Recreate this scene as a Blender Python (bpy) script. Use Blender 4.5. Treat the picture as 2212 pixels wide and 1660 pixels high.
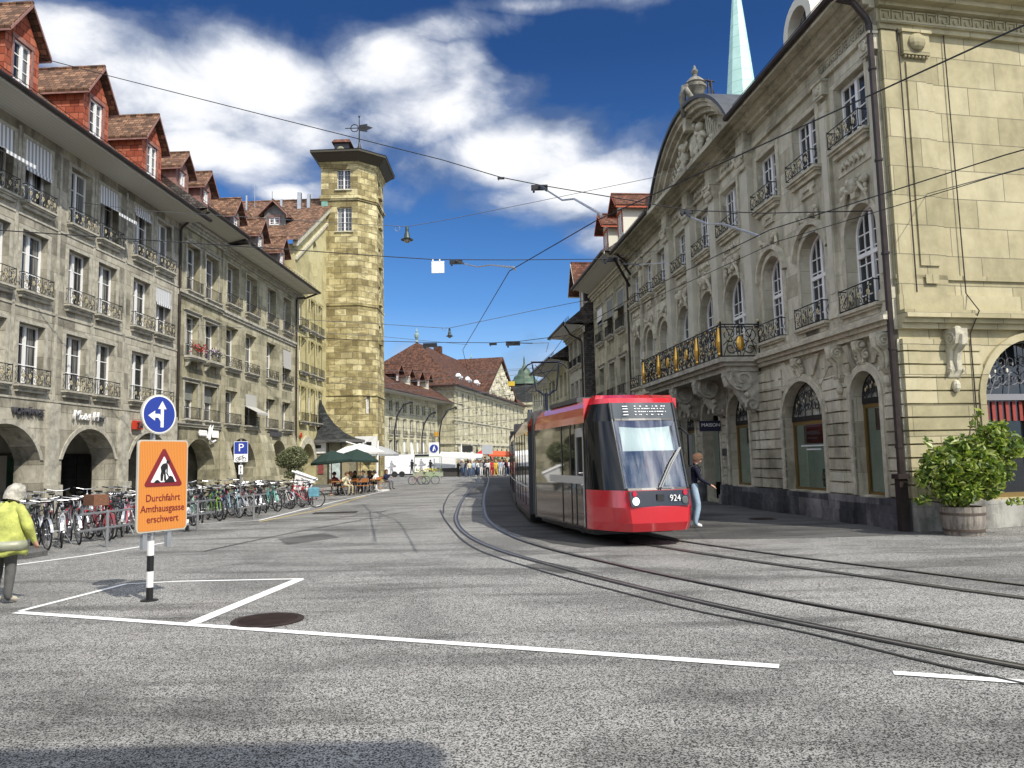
import bpy, math, random
from mathutils import Vector, Matrix
random.seed(7)
R=math.radians
S=bpy.context.scene
COL=S.collection
for o in list(bpy.data.objects): bpy.data.objects.remove(o)
# ------------------------------------------------------------ camera
F_=1661.; PIT=math.atan(162/F_); ROLL=.0225; EYE=1.7
cp,sp,cr,sr=math.cos(PIT),math.sin(PIT),math.cos(ROLL),math.sin(ROLL)
cam_d=bpy.data.cameras.new('camera'); cam=bpy.data.objects.new('camera',cam_d); COL.objects.link(cam)
Fw=Vector((0,cp,sp)); U0=Vector((0,-sp,cp)); R0=Vector((1,0,0))
Rv=R0*cr-U0*sr; Uv=U0*cr+R0*sr
mw=Matrix.Identity(4)
for i in range(3):
    mw[i][0]=Rv[i]; mw[i][1]=Uv[i]; mw[i][2]=-Fw[i]
mw[0][3],mw[1][3],mw[2][3]=0,0,EYE
cam.matrix_world=mw
cam_d.sensor_width=36; cam_d.lens=36*F_/2212; cam_d.clip_end=5000; cam_d.clip_start=.05
S.camera=cam
# surveying helper: direction of a point measured in the photograph (2212 px wide)
def ray(x,y):
    a=x-1106;b=830-y
    rx=a*cr+b*sr;u=-a*sr+b*cr
    return Vector((rx,F_*cp-u*sp,F_*sp+u*cp))
def at(x,y,Y):
    d=ray(x,y);t=Y/d.y
    return Vector((d.x*t,Y,EYE+d.z*t))
def grd(x,y,z=0):
    d=ray(x,y);t=(z-EYE)/d.z
    return Vector((d.x*t,d.y*t,z))
# ------------------------------------------------------------ sun, sky, exposure
SUN_EL=R(46.6); sdir=Vector((.655*math.cos(SUN_EL),-.755*math.cos(SUN_EL),math.sin(SUN_EL))).normalized()
sd=bpy.data.lights.new('sun','SUN'); sd.energy=4.8; sd.angle=R(.5); sd.color=(1,.94,.84)
sun=bpy.data.objects.new('sun',sd); COL.objects.link(sun)
sun.rotation_euler=sdir.to_track_quat('Z','Y').to_euler(); sun.location=(20,-20,40)
W=bpy.data.worlds.new('World'); S.world=W; W.use_nodes=True
S.view_settings.view_transform='Standard'; S.view_settings.look='None'; S.view_settings.gamma=1; S.view_settings.exposure=0.08
class NT:
    def __init__(s,t): s.t=t; s.n=t.nodes; s.l=t.links
    def node(s,ty,**k):
        n=s.n.new(ty)
        for a,b in k.items(): setattr(n,a,b)
        return n
    def put(s,sock,v):
        if isinstance(v,bpy.types.NodeSocket): s.l.new(v,sock)
        elif v is not None:
            try: sock.default_value=v
            except Exception:
                sock.default_value=(v[0],v[1],v[2],1)
    def math(s,op,a,b=None,c=None,clamp=False):
        n=s.node('ShaderNodeMath',operation=op); n.use_clamp=clamp
        s.put(n.inputs[0],a)
        if b is not None: s.put(n.inputs[1],b)
        if c is not None: s.put(n.inputs[2],c)
        return n.outputs[0]
    def noise(s,v,scale,detail=4,rough=.55,dist=0,out=0):
        n=s.node('ShaderNodeTexNoise'); s.put(n.inputs['Vector'],v)
        n.inputs['Scale'].default_value=scale;n.inputs['Detail'].default_value=detail
        n.inputs['Roughness'].default_value=rough;n.inputs['Distortion'].default_value=dist
        return n.outputs[out]
    def ramp(s,f,stops,interp='LINEAR'):
        n=s.node('ShaderNodeValToRGB'); s.put(n.inputs[0],f); cr_=n.color_ramp; cr_.interpolation=interp
        while len(cr_.elements)<len(stops): cr_.elements.new(.5)
        for e,(p,c) in zip(cr_.elements,stops):
            e.position=p; e.color=(c,c,c,1) if isinstance(c,(int,float)) else (*c,1)
        return n.outputs[0]
    def mix(s,f,a,b,bt='MIX'):
        n=s.node('ShaderNodeMix',data_type='RGBA',blend_type=bt)
        s.put(n.inputs[0],f); s.put(n.inputs[6],(*a,1) if isinstance(a,tuple) and len(a)==3 else a); s.put(n.inputs[7],(*b,1) if isinstance(b,tuple) and len(b)==3 else b)
        return n.outputs[2]
    def vec(s,op,a,b=None,sc=None,out=0):
        n=s.node('ShaderNodeVectorMath',operation=op); s.put(n.inputs[0],a)
        if b is not None: s.put(n.inputs[1],b)
        if sc is not None: s.put(n.inputs['Scale'],sc)
        return n.outputs[out]
    def comb(s,x,y,z=0):
        n=s.node('ShaderNodeCombineXYZ'); s.put(n.inputs[0],x);s.put(n.inputs[1],y);s.put(n.inputs[2],z); return n.outputs[0]
    def sep(s,v):
        n=s.node('ShaderNodeSeparateXYZ'); s.put(n.inputs[0],v); return n.outputs
    def mapping(s,v,loc=(0,0,0),sc=(1,1,1),rot=(0,0,0)):
        n=s.node('ShaderNodeMapping'); s.put(n.inputs[0],v); n.inputs[1].default_value=loc; n.inputs[2].default_value=rot; n.inputs[3].default_value=sc; return n.outputs[0]
def make_world():
    t=NT(W.node_tree); t.n.clear()
    out=t.node('ShaderNodeOutputWorld'); bg=t.node('ShaderNodeBackground')
    sky=t.node('ShaderNodeTexSky',sky_type='NISHITA'); sky.sun_disc=False
    sky.sun_elevation=SUN_EL; sky.sun_rotation=math.atan2(sdir.x,sdir.y); sky.altitude=540; sky.air_density=1.0; sky.dust_density=.4; sky.ozone_density=2.6
    tc=t.node('ShaderNodeTexCoord').outputs['Generated']
    x,y,z=t.sep(tc)
    az=t.math('ARCTAN2',x,y); el=t.math('ARCTAN2',z,t.math('SQRT',t.math('ADD',t.math('MULTIPLY',x,x),t.math('MULTIPLY',y,y))))
    uv=t.comb(az,el)
    # cloud banks: a field of soft mounds in the sky, broken up by noise
    blobs=[(150,90,170,70,.9),(330,190,190,90,1.05),(560,170,200,85,1.05),(620,290,260,60,.75),(830,140,170,75,.9),(960,60,190,40,.6),(930,250,230,80,.8),(1130,330,230,75,1.05),(1290,400,200,80,1.05),(1370,500,140,60,.95),
           (740,420,150,40,.5),(470,330,220,60,.85),(620,420,70,25,.7),(1010,150,80,80,.7),(1200,800,170,50,.6),(1000,810,160,45,.4),(1250,5,330,20,.5),(900,780,60,40,.6),(430,60,40,20,.35),(2300,260,300,200,.5),(-400,300,400,200,.8),(1150,430,200,50,.6)]
    acc=None
    for bx,by,rx,ry,w in blobs:
        d=ray(bx,by); a0=math.atan2(d.x,d.y); e0=math.atan2(d.z,math.hypot(d.x,d.y))
        m=t.mapping(uv,loc=(-a0/(rx/F_),-e0/(ry/F_),0),sc=(F_/rx,F_/ry,0))
        q=t.vec('LENGTH',m,out=1)
        g=t.math('MULTIPLY',t.math('POWER',2.718,t.math('MULTIPLY',t.math('MULTIPLY',q,q),-.8)),w)
        acc=g if acc is None else t.math('MAXIMUM',acc,g)
    hi=t.math('MULTIPLY',t.ramp(el,[(.26,0),(.42,1)]),.75)   # (ramp input is clamped radians)
    up=t.ramp(t.math('MULTIPLY',el,.6366),[(.42,0),(.60,1)]); beh=t.ramp(t.math('MULTIPLY',t.math('ABSOLUTE',az),.3183),[(.27,0),(.42,1)])
    far=t.math('MULTIPLY',t.math('MAXIMUM',up,beh),.62)  # unseen cloud overhead and behind the camera, added to lift the fill
    acc=t.math('MAXIMUM',acc,far)
    p=t.mapping(uv,sc=(1,1.7,1))
    n1=t.noise(p,4.8,9,.55,.25); n2=t.noise(t.mapping(uv,loc=(3,1,0),sc=(1,1.5,1)),14,6,.5,.2)
    dens=t.math('ADD',t.math('MULTIPLY',acc,1.02),t.math('MULTIPLY',t.math('SUBTRACT',n1,.5),1.7))
    dens=t.math('ADD',dens,t.math('MULTIPLY',t.math('SUBTRACT',n2,.5),.30))
    mask=t.ramp(dens,[(.20,0),(.40,.30),(.60,.78),(.86,1)],'EASE')
    shade=t.noise(t.mapping(uv,loc=(1,.04,0),sc=(1,1.8,1)),8,5,.6,.3)
    shf=t.math('ADD',t.math('MULTIPLY',dens,.55),t.math('MULTIPLY',shade,.75))
    ccol=t.ramp(shf,[(.50,(.17,.22,.33)),(.68,(.44,.50,.62)),(.86,(.88,.90,.95)),(1.,(1.06,1.06,1.06))])
    skyc=t.vec('MULTIPLY',sky.outputs[0],(.040,.074,.118))
    hz=t.ramp(el,[(.0,(2.2,1.7,1.35)),(.12,(1.7,1.4,1.2)),(.28,(1.05,1.05,1.0)),(.5,(.62,.66,.70))])
    skyc=t.vec('MULTIPLY',skyc,hz)
    bright=t.math('ADD',1.0,t.math('MULTIPLY',t.math('MAXIMUM',up,beh),1.2))  # out-of-view clouds made brighter as added fill for the shaded palace
    ccol=t.vec('SCALE',ccol,sc=bright)
    skyc=t.mix(t.ramp(el,[(0,.75),(.07,.45),(.2,0)]),skyc,(.50,.68,.84))
    fin=t.mix(mask,skyc,ccol)
    t.put(bg.inputs[0],fin); bg.inputs[1].default_value=1.0
    t.l.new(bg.outputs[0],out.inputs[0])
make_world()
# ------------------------------------------------------------ materials
MT={}
def mat(name,col,rough=.7,metal=0,bump=0,bscale=30,spec=.5,var=0,vscale=3,fn=None,emit=None,coat=0):
    if name in MT: return MT[name]
    m=bpy.data.materials.new(name); m.use_nodes=True; t=NT(m.node_tree); b=t.n['Principled BSDF']
    b.inputs['Roughness'].default_value=rough; b.inputs['Metallic'].default_value=metal
    b.inputs['Specular IOR Level'].default_value=spec
    if coat: b.inputs['Coat Weight'].default_value=coat; b.inputs['Coat Roughness'].default_value=.04
    tc=t.node('ShaderNodeTexCoord').outputs['Object']
    c=(*col,1)
    if fn: c=fn(t,tc,b)
    elif var:
        n=t.noise(tc,vscale,5,.6)
        lo=tuple(v*(1-var) for v in col); hi=tuple(min(1,v*(1+var)) for v in col)
        c=t.ramp(n,[(.3,lo),(.7,hi)])
    t.put(b.inputs['Base Color'],c)
    if bump:
        bn=t.node('ShaderNodeBump'); bn.inputs['Strength'].default_value=bump; bn.inputs['Distance'].default_value=.02
        t.put(bn.inputs['Height'],t.noise(tc,bscale,5,.6)); t.put(b.inputs['Normal'],bn.outputs[0])
    if emit: b.inputs['Emission Color'].default_value=(*emit[0],1); b.inputs['Emission Strength'].default_value=emit[1]
    MT[name]=m; return m
def ashlar(name,cols,bw=1.1,bh=.55,mort=.006,stain=.5,streak=1,darkc=(.07,.065,.05),mcol=.5,weather=(.35,.6),bumpd=.012,patch=0,scale=1.,bvar=.26):
    """coursed stone with joints, colour varying block to block, rain streaks and soot"""
    def fn(t,tc,b):
        x,y,z=t.sep(tc)
        v=t.comb(t.math('ADD',x,y),z,0)
        br=t.node('ShaderNodeTexBrick'); t.put(br.inputs['Vector'],v); br.offset=.5
        br.inputs['Scale'].default_value=1; br.inputs['Brick Width'].default_value=bw; br.inputs['Row Height'].default_value=bh
        br.inputs['Mortar Size'].default_value=mort; br.inputs['Mortar Smooth'].default_value=.3; br.inputs['Bias'].default_value=0
        br.inputs['Color1'].default_value=(0,0,0,1); br.inputs['Color2'].default_value=(1,1,1,1); br.inputs['Mortar'].default_value=(.5,.5,.5,1)
        n1=t.noise(tc,.7*scale,6,.6,.4); n2=t.noise(tc,5*scale,6,.65)
        f=t.math('ADD',t.math('MULTIPLY',t.sep(br.outputs[0])[0],bvar),t.math('ADD',t.math('MULTIPLY',n1,.98-bvar),t.math('MULTIPLY',n2,.30)))
        f=t.math('SUBTRACT',f,.13)
        c=t.ramp(f,[(.28,cols[0]),(.5,cols[1]),(.72,cols[2])])
        st=t.noise(t.mapping(tc,sc=(1.2,1.2,.38)),1.7,7,.66,.35)
        sm=t.ramp(t.math('MULTIPLY',st,streak),[(weather[0]+.12,0),(weather[1]+.1,1)])
        c=t.mix(t.math('MULTIPLY',sm,stain),c,darkc)
        if patch:
            pn=t.ramp(t.noise(t.mapping(tc,sc=(1,1,2.4)),.9,5,.55,.6),[(.50,0),(.56,1)])
            c=t.mix(t.math('MULTIPLY',pn,patch),c,cols[0])
        c=t.mix(t.math('MULTIPLY',br.outputs[1],mcol),c,(.08,.075,.06))
        bn=t.node('ShaderNodeBump'); bn.inputs['Strength'].default_value=.6; bn.inputs['Distance'].default_value=bumpd
        h=t.math('ADD',t.math('MULTIPLY',br.outputs[1],-1.),t.math('MULTIPLY',n2,.7))
        t.put(bn.inputs['Height'],h); t.put(b.inputs['Normal'],bn.outputs[0])
        return c
    return mat(name,(0,0,0),.85,fn=fn,spec=.25)
def tilemat(name,cols,w=.2,h=.16,axis='slope',bd=.03):
    def fn(t,tc,b):
        x,y,z=t.sep(tc)
        nx,ny,nz=t.sep(t.node('ShaderNodeTexCoord').outputs['Normal']); sel=t.math('GREATER_THAN',t.math('ABSOLUTE',nx),t.math('ABSOLUTE',ny))
        hx=t.math('ADD',t.math('MULTIPLY',y,sel),t.math('MULTIPLY',x,t.math('SUBTRACT',1,sel)))
        v=t.comb(hx,t.math('MULTIPLY',z,1.35 if axis=='slope' else 1),0)
        br=t.node('ShaderNodeTexBrick'); t.put(br.inputs['Vector'],v); br.offset=.5
        br.inputs['Scale'].default_value=1; br.inputs['Brick Width'].default_value=w; br.inputs['Row Height'].default_value=h
        br.inputs['Mortar Size'].default_value=.012; br.inputs['Mortar Smooth'].default_value=.5
        br.inputs['Color1'].default_value=(0,0,0,1); br.inputs['Color2'].default_value=(1,1,1,1); br.inputs['Mortar'].default_value=(.4,.4,.4,1)
        f=t.math('ADD',t.math('MULTIPLY',t.sep(br.outputs[0])[0],.5),t.math('MULTIPLY',t.noise(tc,1.4,5,.65),.6))
        c=t.ramp(f,[(.25,cols[0]),(.55,cols[1]),(.85,cols[2])])
        c=t.mix(t.math('MULTIPLY',br.outputs[1],.75),c,(.03,.022,.018))
        fr=t.math('FRACT',t.math('DIVIDE',t.math('MULTIPLY',z,1.35),h))
        bn=t.node('ShaderNodeBump'); bn.inputs['Strength'].default_value=.9; bn.inputs['Distance'].default_value=bd
        t.put(bn.inputs['Height'],t.math('SUBTRACT',t.math('SUBTRACT',1,fr) if axis=='slope' else .5,br.outputs[1])); t.put(b.inputs['Normal'],bn.outputs[0])
        return c
    return mat(name,(0,0,0),.8,fn=fn,spec=.2)
M_GREY=ashlar('grey_sandstone',[(.14,.13,.10),(.35,.325,.255),(.58,.545,.44)],1.3,.62,mort=.010,stain=.6,weather=(.36,.56),scale=1.1,mcol=.65)
M_OLIVE=ashlar('olive_sandstone',[(.13,.12,.075),(.32,.295,.195),(.52,.48,.335)],1.0,.5,stain=.65,weather=(.34,.55))
M_OLIVE2=ashlar('pale_olive_sandstone',[(.17,.16,.10),(.38,.35,.24),(.56,.52,.37)],1.05,.5,stain=.5,weather=(.36,.58))
M_YEL=ashlar('yellow_plaster_stone',[(.32,.28,.14),(.50,.45,.24),(.58,.53,.31)],1.6,.7,stain=.3,mcol=.25)
M_TOW=ashlar('tower_sandstone',[(.17,.135,.06),(.42,.355,.17),(.62,.55,.31)],.95,.50,mort=.020,stain=.4,patch=.55,darkc=(.10,.08,.045),bumpd=.05,mcol=.7,scale=1.5,bvar=.42)
M_PAL=ashlar('palace_sandstone',[(.25,.23,.165),(.46,.43,.32),(.64,.61,.48)],1.25,.6,mort=.008,stain=.6,weather=(.38,.62),mcol=.4)
M_PALY=ashlar('palace_yellow_sandstone',[(.27,.24,.14),(.40,.355,.215),(.50,.45,.29)],1.5,.66,mort=.012,stain=.22,mcol=.6)
M_TRIM=mat('carved_stone',(.48,.45,.345),.8,bump=.5,bscale=14,var=.3,vscale=4,spec=.2)
M_TRIMG=mat('grey_carved_stone',(.40,.38,.31),.8,bump=.5,bscale=14,var=.35,vscale=4,spec=.2)
M_PLINTH=ashlar('dark_limestone_plinth',[(.035,.036,.04),(.10,.10,.105),(.30,.29,.28)],1.1,.5,stain=.5,weather=(.34,.5),darkc=(.02,.02,.02))
M_FAR=ashlar('far_pale_stone',[(.26,.245,.15),(.48,.45,.31),(.62,.58,.42)],1.6,.7,stain=.45)
M_TILE=tilemat('roof_tile_brown',[(.06,.036,.024),(.15,.083,.05),(.29,.165,.10)],.24,.2)
M_TILER=tilemat('roof_tile_red',[(.06,.028,.018),(.125,.052,.032),(.20,.085,.052)],.25,.2)
M_TILEF=tilemat('dark_far_roof_tile',[(.03,.018,.013),(.085,.038,.024),(.16,.075,.045)],.3,.3)
M_DWALL=tilemat('red_tile_hanging',[(.24,.055,.03),(.36,.10,.055),(.48,.17,.10)],.34,.25,axis='w')
M_DWOOD=mat('pink_grey_boards',(.24,.13,.11),.85,var=.35,bump=.4)
M_SLATE=tilemat('grey_shingle',[(.05,.045,.04),(.10,.09,.08),(.16,.145,.13)],.16,.13,axis='w')
M_SLATED=tilemat('dark_slate',[(.018,.02,.02),(.035,.038,.038),(.06,.065,.062)],.25,.16)
M_SOFF=mat('painted_soffit_boards',(.50,.49,.42),.7,fn=lambda t,tc,b: t.mix(t.ramp(t.math('FRACT',t.math('MULTIPLY',t.sep(tc)[1],7)),[(.0,1),(.1,0),(.9,0)]),(.52,.51,.45),(.17,.165,.14)))
M_WHITE=mat('white_window_paint',(.80,.80,.78),.45)
M_CREAM=mat('cream_paint',(.62,.60,.50),.6)
M_IRON=mat('wrought_iron',(.018,.018,.02),.5,.3)
M_GOLD=mat('gilded_iron',(.75,.45,.10),.35,.9)
M_GOLDP=mat('pale_gilt_leaf',(.55,.48,.30),.5,.3)
M_PIPE=mat('brown_downpipe',(.035,.025,.022),.5,.3,var=.4)
M_DARK=mat('dark_interior',(.012,.011,.010),.9,spec=.1)
M_BLACK=mat('black_plastic',(.012,.012,.013),.4)
M_STEEL=mat('galvanised_steel',(.45,.46,.47),.4,.8,var=.15)
M_ORANGE=None
def glassfn(cur):
    def fn(t,tc,b):
        x,y,z=t.sep(tc)
        n=t.noise(t.comb(t.math('MULTIPLY',x,9),0,t.math('MULTIPLY',z,.3)),1.6,3,.5)
        oi=t.node('ShaderNodeObjectInfo').outputs['Random']
        on=t.math('GREATER_THAN',t.math('ADD',t.noise(t.comb(t.math('MULTIPLY',x,1.4),t.math('MULTIPLY',oi,40),0),1.7,1),t.math('MULTIPLY',oi,.12)),cur)
        c=t.ramp(n,[(.35,(.05,.052,.055)),(.6,(.22,.22,.21)),(.75,(.34,.34,.32))])
        return t.mix(on,(.010,.013,.017),c)
    return fn
M_PANE=mat('window_glass_with_curtains',(0,0,0),.05,fn=glassfn(.55),spec=.8)
M_PANED=mat('dark_window_glass',(0,0,0),.05,fn=glassfn(.72),spec=.8)
def clear_glass(name,refl=.12,tint=(.9,.97,.94)):
    m=bpy.data.materials.new(name); m.use_nodes=True; t=NT(m.node_tree); t.n.clear()
    o=t.node('ShaderNodeOutputMaterial'); tr=t.node('ShaderNodeBsdfTransparent'); gl=t.node('ShaderNodeBsdfGlossy'); mx=t.node('ShaderNodeMixShader')
    tr.inputs[0].default_value=(*tint,1); gl.inputs['Roughness'].default_value=.02
    lw=t.node('ShaderNodeFresnel'); lw.inputs[0].default_value=1.5
    t.put(mx.inputs[0],t.math('ADD',lw.outputs[0],refl,clamp=True)); t.l.new(tr.outputs[0],mx.inputs[1]); t.l.new(gl.outputs[0],mx.inputs[2]); t.l.new(mx.outputs[0],o.inputs[0])
    MT[name]=m; return m
M_CLEAR=clear_glass('clear_shop_glass')
# ------------------------------------------------------------ mesh builder
class MB:
    def __init__(s): s.v=[];s.f=[];s.m=[]
    def add(s,vs,fs,m=0):
        o=len(s.v); s.v+=[tuple(p) for p in vs]
        for f in fs: s.f.append(tuple(i+o for i in f)); s.m.append(m)
    def quad(s,a,b,c,d,m=0): s.add([a,b,c,d],[(0,1,2,3)],m)
    def box(s,x0,x1,y0,y1,z0,z1,m=0,tx=0,ty=0):
        if x0>x1:x0,x1=x1,x0
        if y0>y1:y0,y1=y1,y0
        s.add([(x0,y0,z0),(x1,y0,z0),(x1,y1,z0),(x0,y1,z0),(x0+tx,y0+ty,z1),(x1-tx,y0+ty,z1),(x1-tx,y1-ty,z1),(x0+tx,y1-ty,z1)],
              [(0,3,2,1),(4,5,6,7),(0,1,5,4),(1,2,6,5),(2,3,7,6),(3,0,4,7)],m)
    def prism(s,poly,axis,a,b,m=0):
        """poly of 2-D points extruded along axis from a to b"""
        n=len(poly)
        def P(p,t):
            return {'x':(t,p[0],p[1]),'y':(p[0],t,p[1]),'z':(p[0],p[1],t)}[axis]
        vs=[P(p,a) for p in poly]+[P(p,b) for p in poly]
        fs=[tuple(range(n))[::-1],tuple(range(n,2*n))]+[(i,(i+1)%n,n+(i+1)%n,n+i) for i in range(n)]
        s.add(vs,fs,m)
    def tube(s,pts,r,n=6,m=0,closed=False,cap=True):
        pts=[Vector(p) for p in pts]; N=len(pts); rs=r if isinstance(r,(list,tuple)) else [r]*N
        vs=[]; up=None
        for i,p in enumerate(pts):
            if closed: d=(pts[(i+1)%N]-pts[i-1])
            else: d=pts[min(i+1,N-1)]-pts[max(i-1,0)]
            if d.length<1e-9: d=Vector((0,0,1))
            d.normalize()
            if up is None: up=Vector((0,0,1)) if abs(d.z)<.9 else Vector((0,1,0))
            a=d.cross(up)
            if a.length<1e-4: a=d.cross(Vector((1,0,0)))
            a.normalize(); b=a.cross(d); up=b
            for k in range(n):
                t=2*math.pi*k/n; vs.append(p+(a*math.cos(t)+b*math.sin(t))*rs[i])
        fs=[]
        for i in range(N if closed else N-1):
            j=(i+1)%N
            for k in range(n): fs.append((i*n+k,i*n+(k+1)%n,j*n+(k+1)%n,j*n+k))
        if cap and not closed: fs+= [tuple(range(n))[::-1],tuple(range((N-1)*n,N*n))]
        s.add(vs,fs,m)
    def lathe(s,prof,n=16,c=(0,0,0),m=0,sx=1,sy=1):
        vs=[];
        for r_,z in prof:
            for k in range(n):
                t=2*math.pi*k/n; vs.append((c[0]+r_*math.cos(t)*sx,c[1]+r_*math.sin(t)*sy,c[2]+z))
        fs=[(i*n+k,i*n+(k+1)%n,(i+1)*n+(k+1)%n,(i+1)*n+k) for i in range(len(prof)-1) for k in range(n)]
        fs+=[tuple(range(n))[::-1],tuple(range((len(prof)-1)*n,len(prof)*n))]
        s.add(vs,fs,m)
    def ball(s,c,r,n=8,m=0,sc=(1,1,1)):
        prof=[(max(.001,r*math.sin(math.pi*i/n)),-r*math.cos(math.pi*i/n)) for i in range(n+1)]
        vs=len(s.v); s.lathe([(p*1,z*sc[2]) for p,z in prof],n+4,c,m,sc[0],sc[1])
    def islands(s):
        par=list(range(len(s.v)))
        def fd(a):
            while par[a]!=a: par[a]=par[par[a]]; a=par[a]
            return a
        for f in s.f:
            for i in f[1:]: par[fd(i)]=fd(f[0])
        g={}
        for f,m in zip(s.f,s.m): g.setdefault(fd(f[0]),[]).append((f,m))
        return list(g.values())
    def build_each(s,name,mats,parent=None,group=None,**k):
        """one object per piece; group=key function on the piece centre joins pieces that belong together"""
        out={}
        for isl in s.islands():
            c=Vector((0,0,0)); n=0
            for f,m in isl:
                for i in f: c+=Vector(s.v[i]); n+=1
            c/=n; out.setdefault(group(c) if group else len(out),[]).extend(isl)
        for L in out.values():
            q=MB(); ix={}
            for f,m in L:
                for i in f:
                    if i not in ix: ix[i]=len(q.v); q.v.append(s.v[i])
                q.f.append(tuple(ix[i] for i in f)); q.m.append(m)
            q.build(name,mats,parent,**k)
    def build(s,name,mats,parent=None,smooth=False,loc=None,bevel=0,auto=False):
        used=sorted({i for f in s.f for i in f})
        if len(used)<len(s.v):
            ix={a:b for b,a in enumerate(used)}; s.v=[s.v[i] for i in used]; s.f=[tuple(ix[i] for i in f) for f in s.f]
        me=bpy.data.meshes.new(name); me.from_pydata(s.v,[],s.f)
        for q in (mats if isinstance(mats,(list,tuple)) else [mats]): me.materials.append(q)
        me.polygons.foreach_set('material_index',s.m)
        if smooth or auto: me.polygons.foreach_set('use_smooth',[True]*len(s.f))
        me.update()
        if auto: me.set_sharp_from_angle(angle=R(auto))
        o=bpy.data.objects.new(name,me); COL.objects.link(o)
        if parent is not None: o.parent=parent
        if loc is not None: o.location=loc
        if bevel:
            b=o.modifiers.new('bevel','BEVEL'); b.width=bevel; b.segments=2; b.limit_method='ANGLE'; b.angle_limit=R(40)
        return o
def inst(me,name,parent,loc=(0,0,0),rot=(0,0,0),scale=None):
    o=bpy.data.objects.new(name,me); COL.objects.link(o); o.parent=parent; o.location=loc; o.rotation_euler=rot
    if scale: o.scale=scale
    return o
def tag(o,label,cat,group=None):
    o['label']=label; o['category']=cat
    if group: o['group']=group
    return o
def empty(name,loc,rz=0):
    o=bpy.data.objects.new(name,None); COL.objects.link(o); o.location=loc; o.rotation_euler=(0,0,rz); o.empty_display_size=.3; return o
def thing(name,label,cat,loc,rz=0,group=None): return tag(empty(name,loc,rz),label,cat,group)
def struct(o): o['kind']='structure'; return o
def recolor(o,mats):
    for i,m in enumerate(mats):
        if m is None or i>=len(o.material_slots): continue
        o.material_slots[i].link='OBJECT'; o.material_slots[i].material=m
def copy_tree(o,parent=None):
    c=o.copy(); COL.objects.link(c); c.parent=parent
    for ch in [q for q in bpy.data.objects if q.parent==o]: copy_tree(ch,c)
    return c
KIDS={}
def snapshot(o):
    ch=[q for q in bpy.data.objects if q.parent==o]
    KIDS[o.name]=ch
    for q in ch: snapshot(q)
def fast_copy(o,parent=None):
    c=o.copy(); COL.objects.link(c); c.parent=parent; out=[c]
    for q in KIDS.get(o.name,[]): out+=fast_copy(q,c)
    return out
def text(s,size,m,parent,loc,name='lettering',rot=(R(90),0,0),ext=.01,align='CENTER',shear=0,sx=1):
    cu=bpy.data.curves.new('txt','FONT'); cu.body=s; cu.size=size; cu.extrude=ext; cu.align_x=align; cu.align_y='CENTER'; cu.shear=shear; cu.resolution_u=3
    to=bpy.data.objects.new('txt',cu); COL.objects.link(to); bpy.context.view_layer.update()
    dg=bpy.context.evaluated_depsgraph_get(); me=bpy.data.meshes.new_from_object(to.evaluated_get(dg))
    bpy.data.objects.remove(to); bpy.data.curves.remove(cu)
    me.materials.clear(); me.materials.append(m)
    o=bpy.data.objects.new(name,me); COL.objects.link(o); o.parent=parent; o.location=loc; o.rotation_euler=rot; o.scale=(sx,1,1); return o
# ============================================================ SETTING: ground, road, track
def asphalt_fn(base,contrast,stains=1.):
    def fn(t,tc,b):
        n1=t.noise(tc,170,2,.6); n2=t.noise(tc,80,4,.75); n3=t.noise(tc,.35,6,.6,.6)
        vo=t.node('ShaderNodeTexVoronoi'); t.put(vo.inputs['Vector'],tc); vo.inputs['Scale'].default_value=115
        sp=t.ramp(t.sep(vo.outputs['Color'])[0],[(.25,0),(.8,1)])
        f=t.math('ADD',t.math('MULTIPLY',n1,.35),t.math('ADD',t.math('MULTIPLY',n2,.45),t.math('MULTIPLY',sp,.3)))
        lo=tuple(base*(1-contrast)*k for k in (1,.99,.96)); hi=tuple(base*(1+contrast*1.5)*k for k in (1.02,1,.93))
        c=t.ramp(f,[(.43,lo),(.51,tuple(base*k for k in (1,.985,.94))),(.59,hi)])
        st=t.ramp(n3,[(.36,.62),(.5,.95),(.66,1.12)])
        c=t.mix(stains,c,t.mix(1,c,st,'MULTIPLY'))
        # long worn streaks deepened to paint in cast shadow streaks, then tar seams
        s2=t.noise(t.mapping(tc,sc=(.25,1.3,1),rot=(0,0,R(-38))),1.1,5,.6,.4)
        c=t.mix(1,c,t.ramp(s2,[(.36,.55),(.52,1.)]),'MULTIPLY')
        w=t.noise(tc,.8,5,.7,1.5)
        cr_=t.ramp(t.math('ABSOLUTE',t.math('SUBTRACT',w,.5)),[(.0,.35),(.0035,1)])
        msk=t.ramp(t.noise(tc,.33,2),[(.55,0),(.6,1)])
        c=t.mix(msk,c,t.mix(1,c,cr_,'MULTIPLY'))
        bn=t.node('ShaderNodeBump'); bn.inputs['Strength'].default_value=.55; bn.inputs['Distance'].default_value=.008
        t.put(bn.inputs['Height'],t.math('ADD',n2,t.math('MULTIPLY',sp,.5))); t.put(b.inputs['Normal'],bn.outputs[0])
        return c
    return fn
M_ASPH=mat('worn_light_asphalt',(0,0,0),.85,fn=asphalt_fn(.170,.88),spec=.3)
M_ASPHD=mat('shade_toned_asphalt',(0,0,0),.8,fn=asphalt_fn(.062,.3),spec=.3)  # dark tone holds the painted shade of the tram lane sheet
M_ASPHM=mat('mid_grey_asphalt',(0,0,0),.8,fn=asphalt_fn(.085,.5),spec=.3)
M_ROADP=mat('white_road_paint',(.78,.78,.74),.7,fn=lambda t,tc,b: t.mix(t.ramp(t.noise(tc,26,5,.7),[(.60,0),(.68,1)]),(.80,.80,.77),(.22,.22,.21)))
M_YROAD=mat('yellow_road_paint',(.55,.42,.12),.8,var=.3)
M_TAR=mat('tar_seam',(.022,.022,.023),.55,var=.3)
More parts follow.
